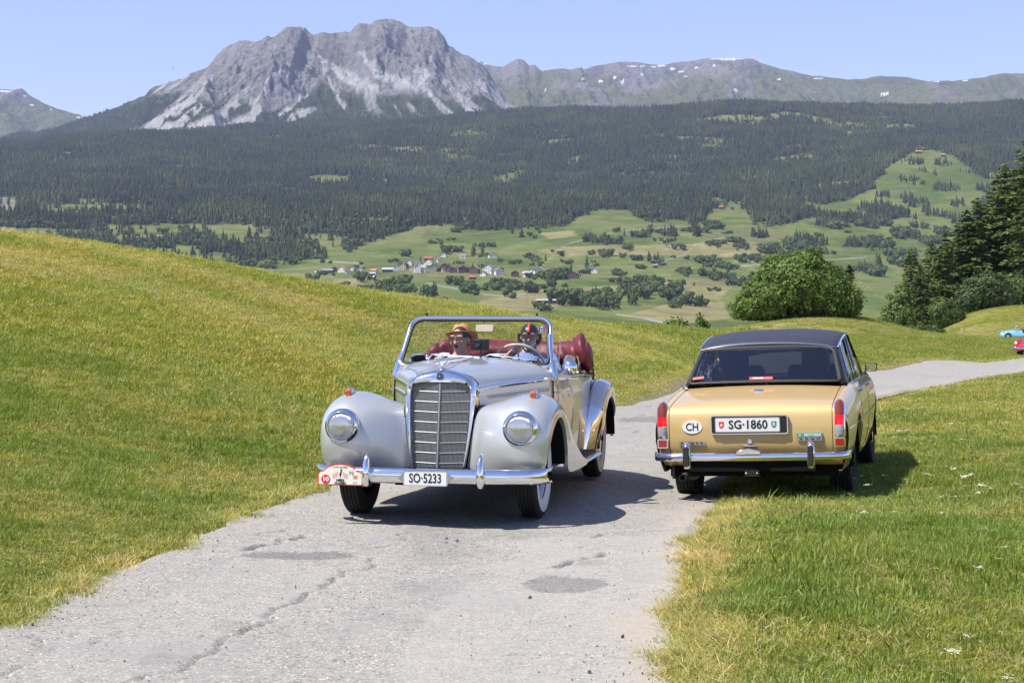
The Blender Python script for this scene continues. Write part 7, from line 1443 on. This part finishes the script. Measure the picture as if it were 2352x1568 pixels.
for du, dv, w, ro, lab in [(1657, 480, 11, 'r', 'red roofed hut on the steep meadow below the wood'), (1682, 481, 7, 'd', 'dark hut beside the red roofed hut on the steep meadow'), (2110, 353, 15, 'o', 'long orange roofed farm on top of the upper meadow'), (2166, 360, 10, 'o', 'small pale hut right of the long farm on the upper meadow'), (2050, 371, 8, 'r', 'small red hut at the wood edge of the upper meadow'), (1905, 497, 7, 'd', 'dark hay hut on the narrow meadow strip'), (1500, 605, 12, 'd', 'dark barn in the hamlet right of the village'), (1524, 609, 11, 'd', 'second dark barn in the hamlet right of the village'), (1505, 614, 10, 'g', 'grey roofed hut below the dark hamlet barns')]:
    pos = far_point(du, dv); house(pos, w*pos[1]/FPX*.44, 3.6*pos[1]/2800, 'b', ro, lab, None, rr.uniform(-.3, .3), False, 0, 'barn')
# church: nave, choir and tower with lantern
x, y, z = at6(905, 276); s = y/FPX*KZ; ch = put('church', None, label='white village church with slender bell tower and steep grey roof', cat='church', loc=(x, y, z-1), rot=(0, 0, .12))
W_, G_ = WALL['w'][0], ROOF['g'][0]; fx = lambda zx: (zx-905)*s; fz = lambda zh: zh*s+1
b = MB(); b.box((fx(895), 0, fz(44)/2), (52*s, 16, fz(44))); b.prism([(-26*s, fz(44)), (26*s, fz(44)), (0, fz(84))], -8, 8, 'Y', (fx(895), 0, 0)); b.build('nave', W_, ch, smooth=0)
b = MB()
for q in (-1, 1): b.prism([(q*29*s, fz(40)), (0, fz(86)), (0, fz(89)), (q*29*s, fz(43))], -8.6, 8.6, 'Y', (fx(895), 0, 0))
b.build('nave_roof', G_, ch, smooth=0)
b = MB(); b.box((fx(942), 3, fz(40)/2), (44*s, 11, fz(40))); b.build('choir', W_, ch, smooth=0)
b = MB(); b.add([(fx(916), -3, fz(39)), (fx(968), -3, fz(39)), (fx(968), 9, fz(39)), (fx(916), 9, fz(39)), (fx(924), 3, fz(74)), (fx(956), 3, fz(74))], [(0, 1, 5, 4), (1, 2, 5), (2, 3, 4, 5), (3, 0, 4)]); b.build('choir_roof', ROOF['l'][0], ch, smooth=0)
b = MB(); b.box((fx(919), 2, fz(88)/2), (17*s, 17*s, fz(88))); tw = b.build('tower', W_, ch, smooth=0)
for zz_ in (76, 52): b = MB(); b.box((fx(919), 2-8.6*s, fz(zz_)), (5*s, .3, 9*s)); b.build('belfry_opening', M_PANE, tw, smooth=0)
b = MB(); b.lathe([(13*s, fz(88)), (12*s, fz(94)), (7*s, fz(101)), (6*s, fz(104))], 8, 'Z', (fx(919), 2, 0)); b.lathe([(5*s, fz(104)), (5*s, fz(114))], 8, 'Z', (fx(919), 2, 0)); b.lathe([(8*s, fz(113)), (7*s, fz(120)), (2.5*s, fz(127)), (.6*s, fz(140))], 8, 'Z', (fx(919), 2, 0)); b.build('tower_cap', ROOF['d'][0], tw, smooth=60)
for i in range(3): b = MB(); b.box((fx(928+i*14), -2.6, fz(20)), (3*s, .3, 12*s)); b.build('window', M_PANE, ch, smooth=0)
b = MB(); b.box((fx(895), -8.1, fz(52)), (6*s, .3, 10*s)); b.build('window', M_PANE, ch, smooth=0)
# power poles and a cable mast
for i, (zx, zy, zh, lab) in enumerate([(1357, 538, 56, 'thin wooden power pole in the tan field below the village'), (1768, 538, 100, 'tall thin power pole left of the long pale roofed barn'), (290, 415, 44, 'thin power pole at the field edge left of the wooded knoll')]):
    x, y, z = at6(zx, zy); h = zh*y/FPX*KZ; b = MB(); b.tube([(0, 0, -1), (0, 0, h)], [.42, .25], 6); b.box((0, 0, h*.93), (2.6, .3, .3)); b.build('power_pole', mat('pole_grey', (.25, .24, .23), .8), None, label=lab, cat='pole', loc=(x, y, z))
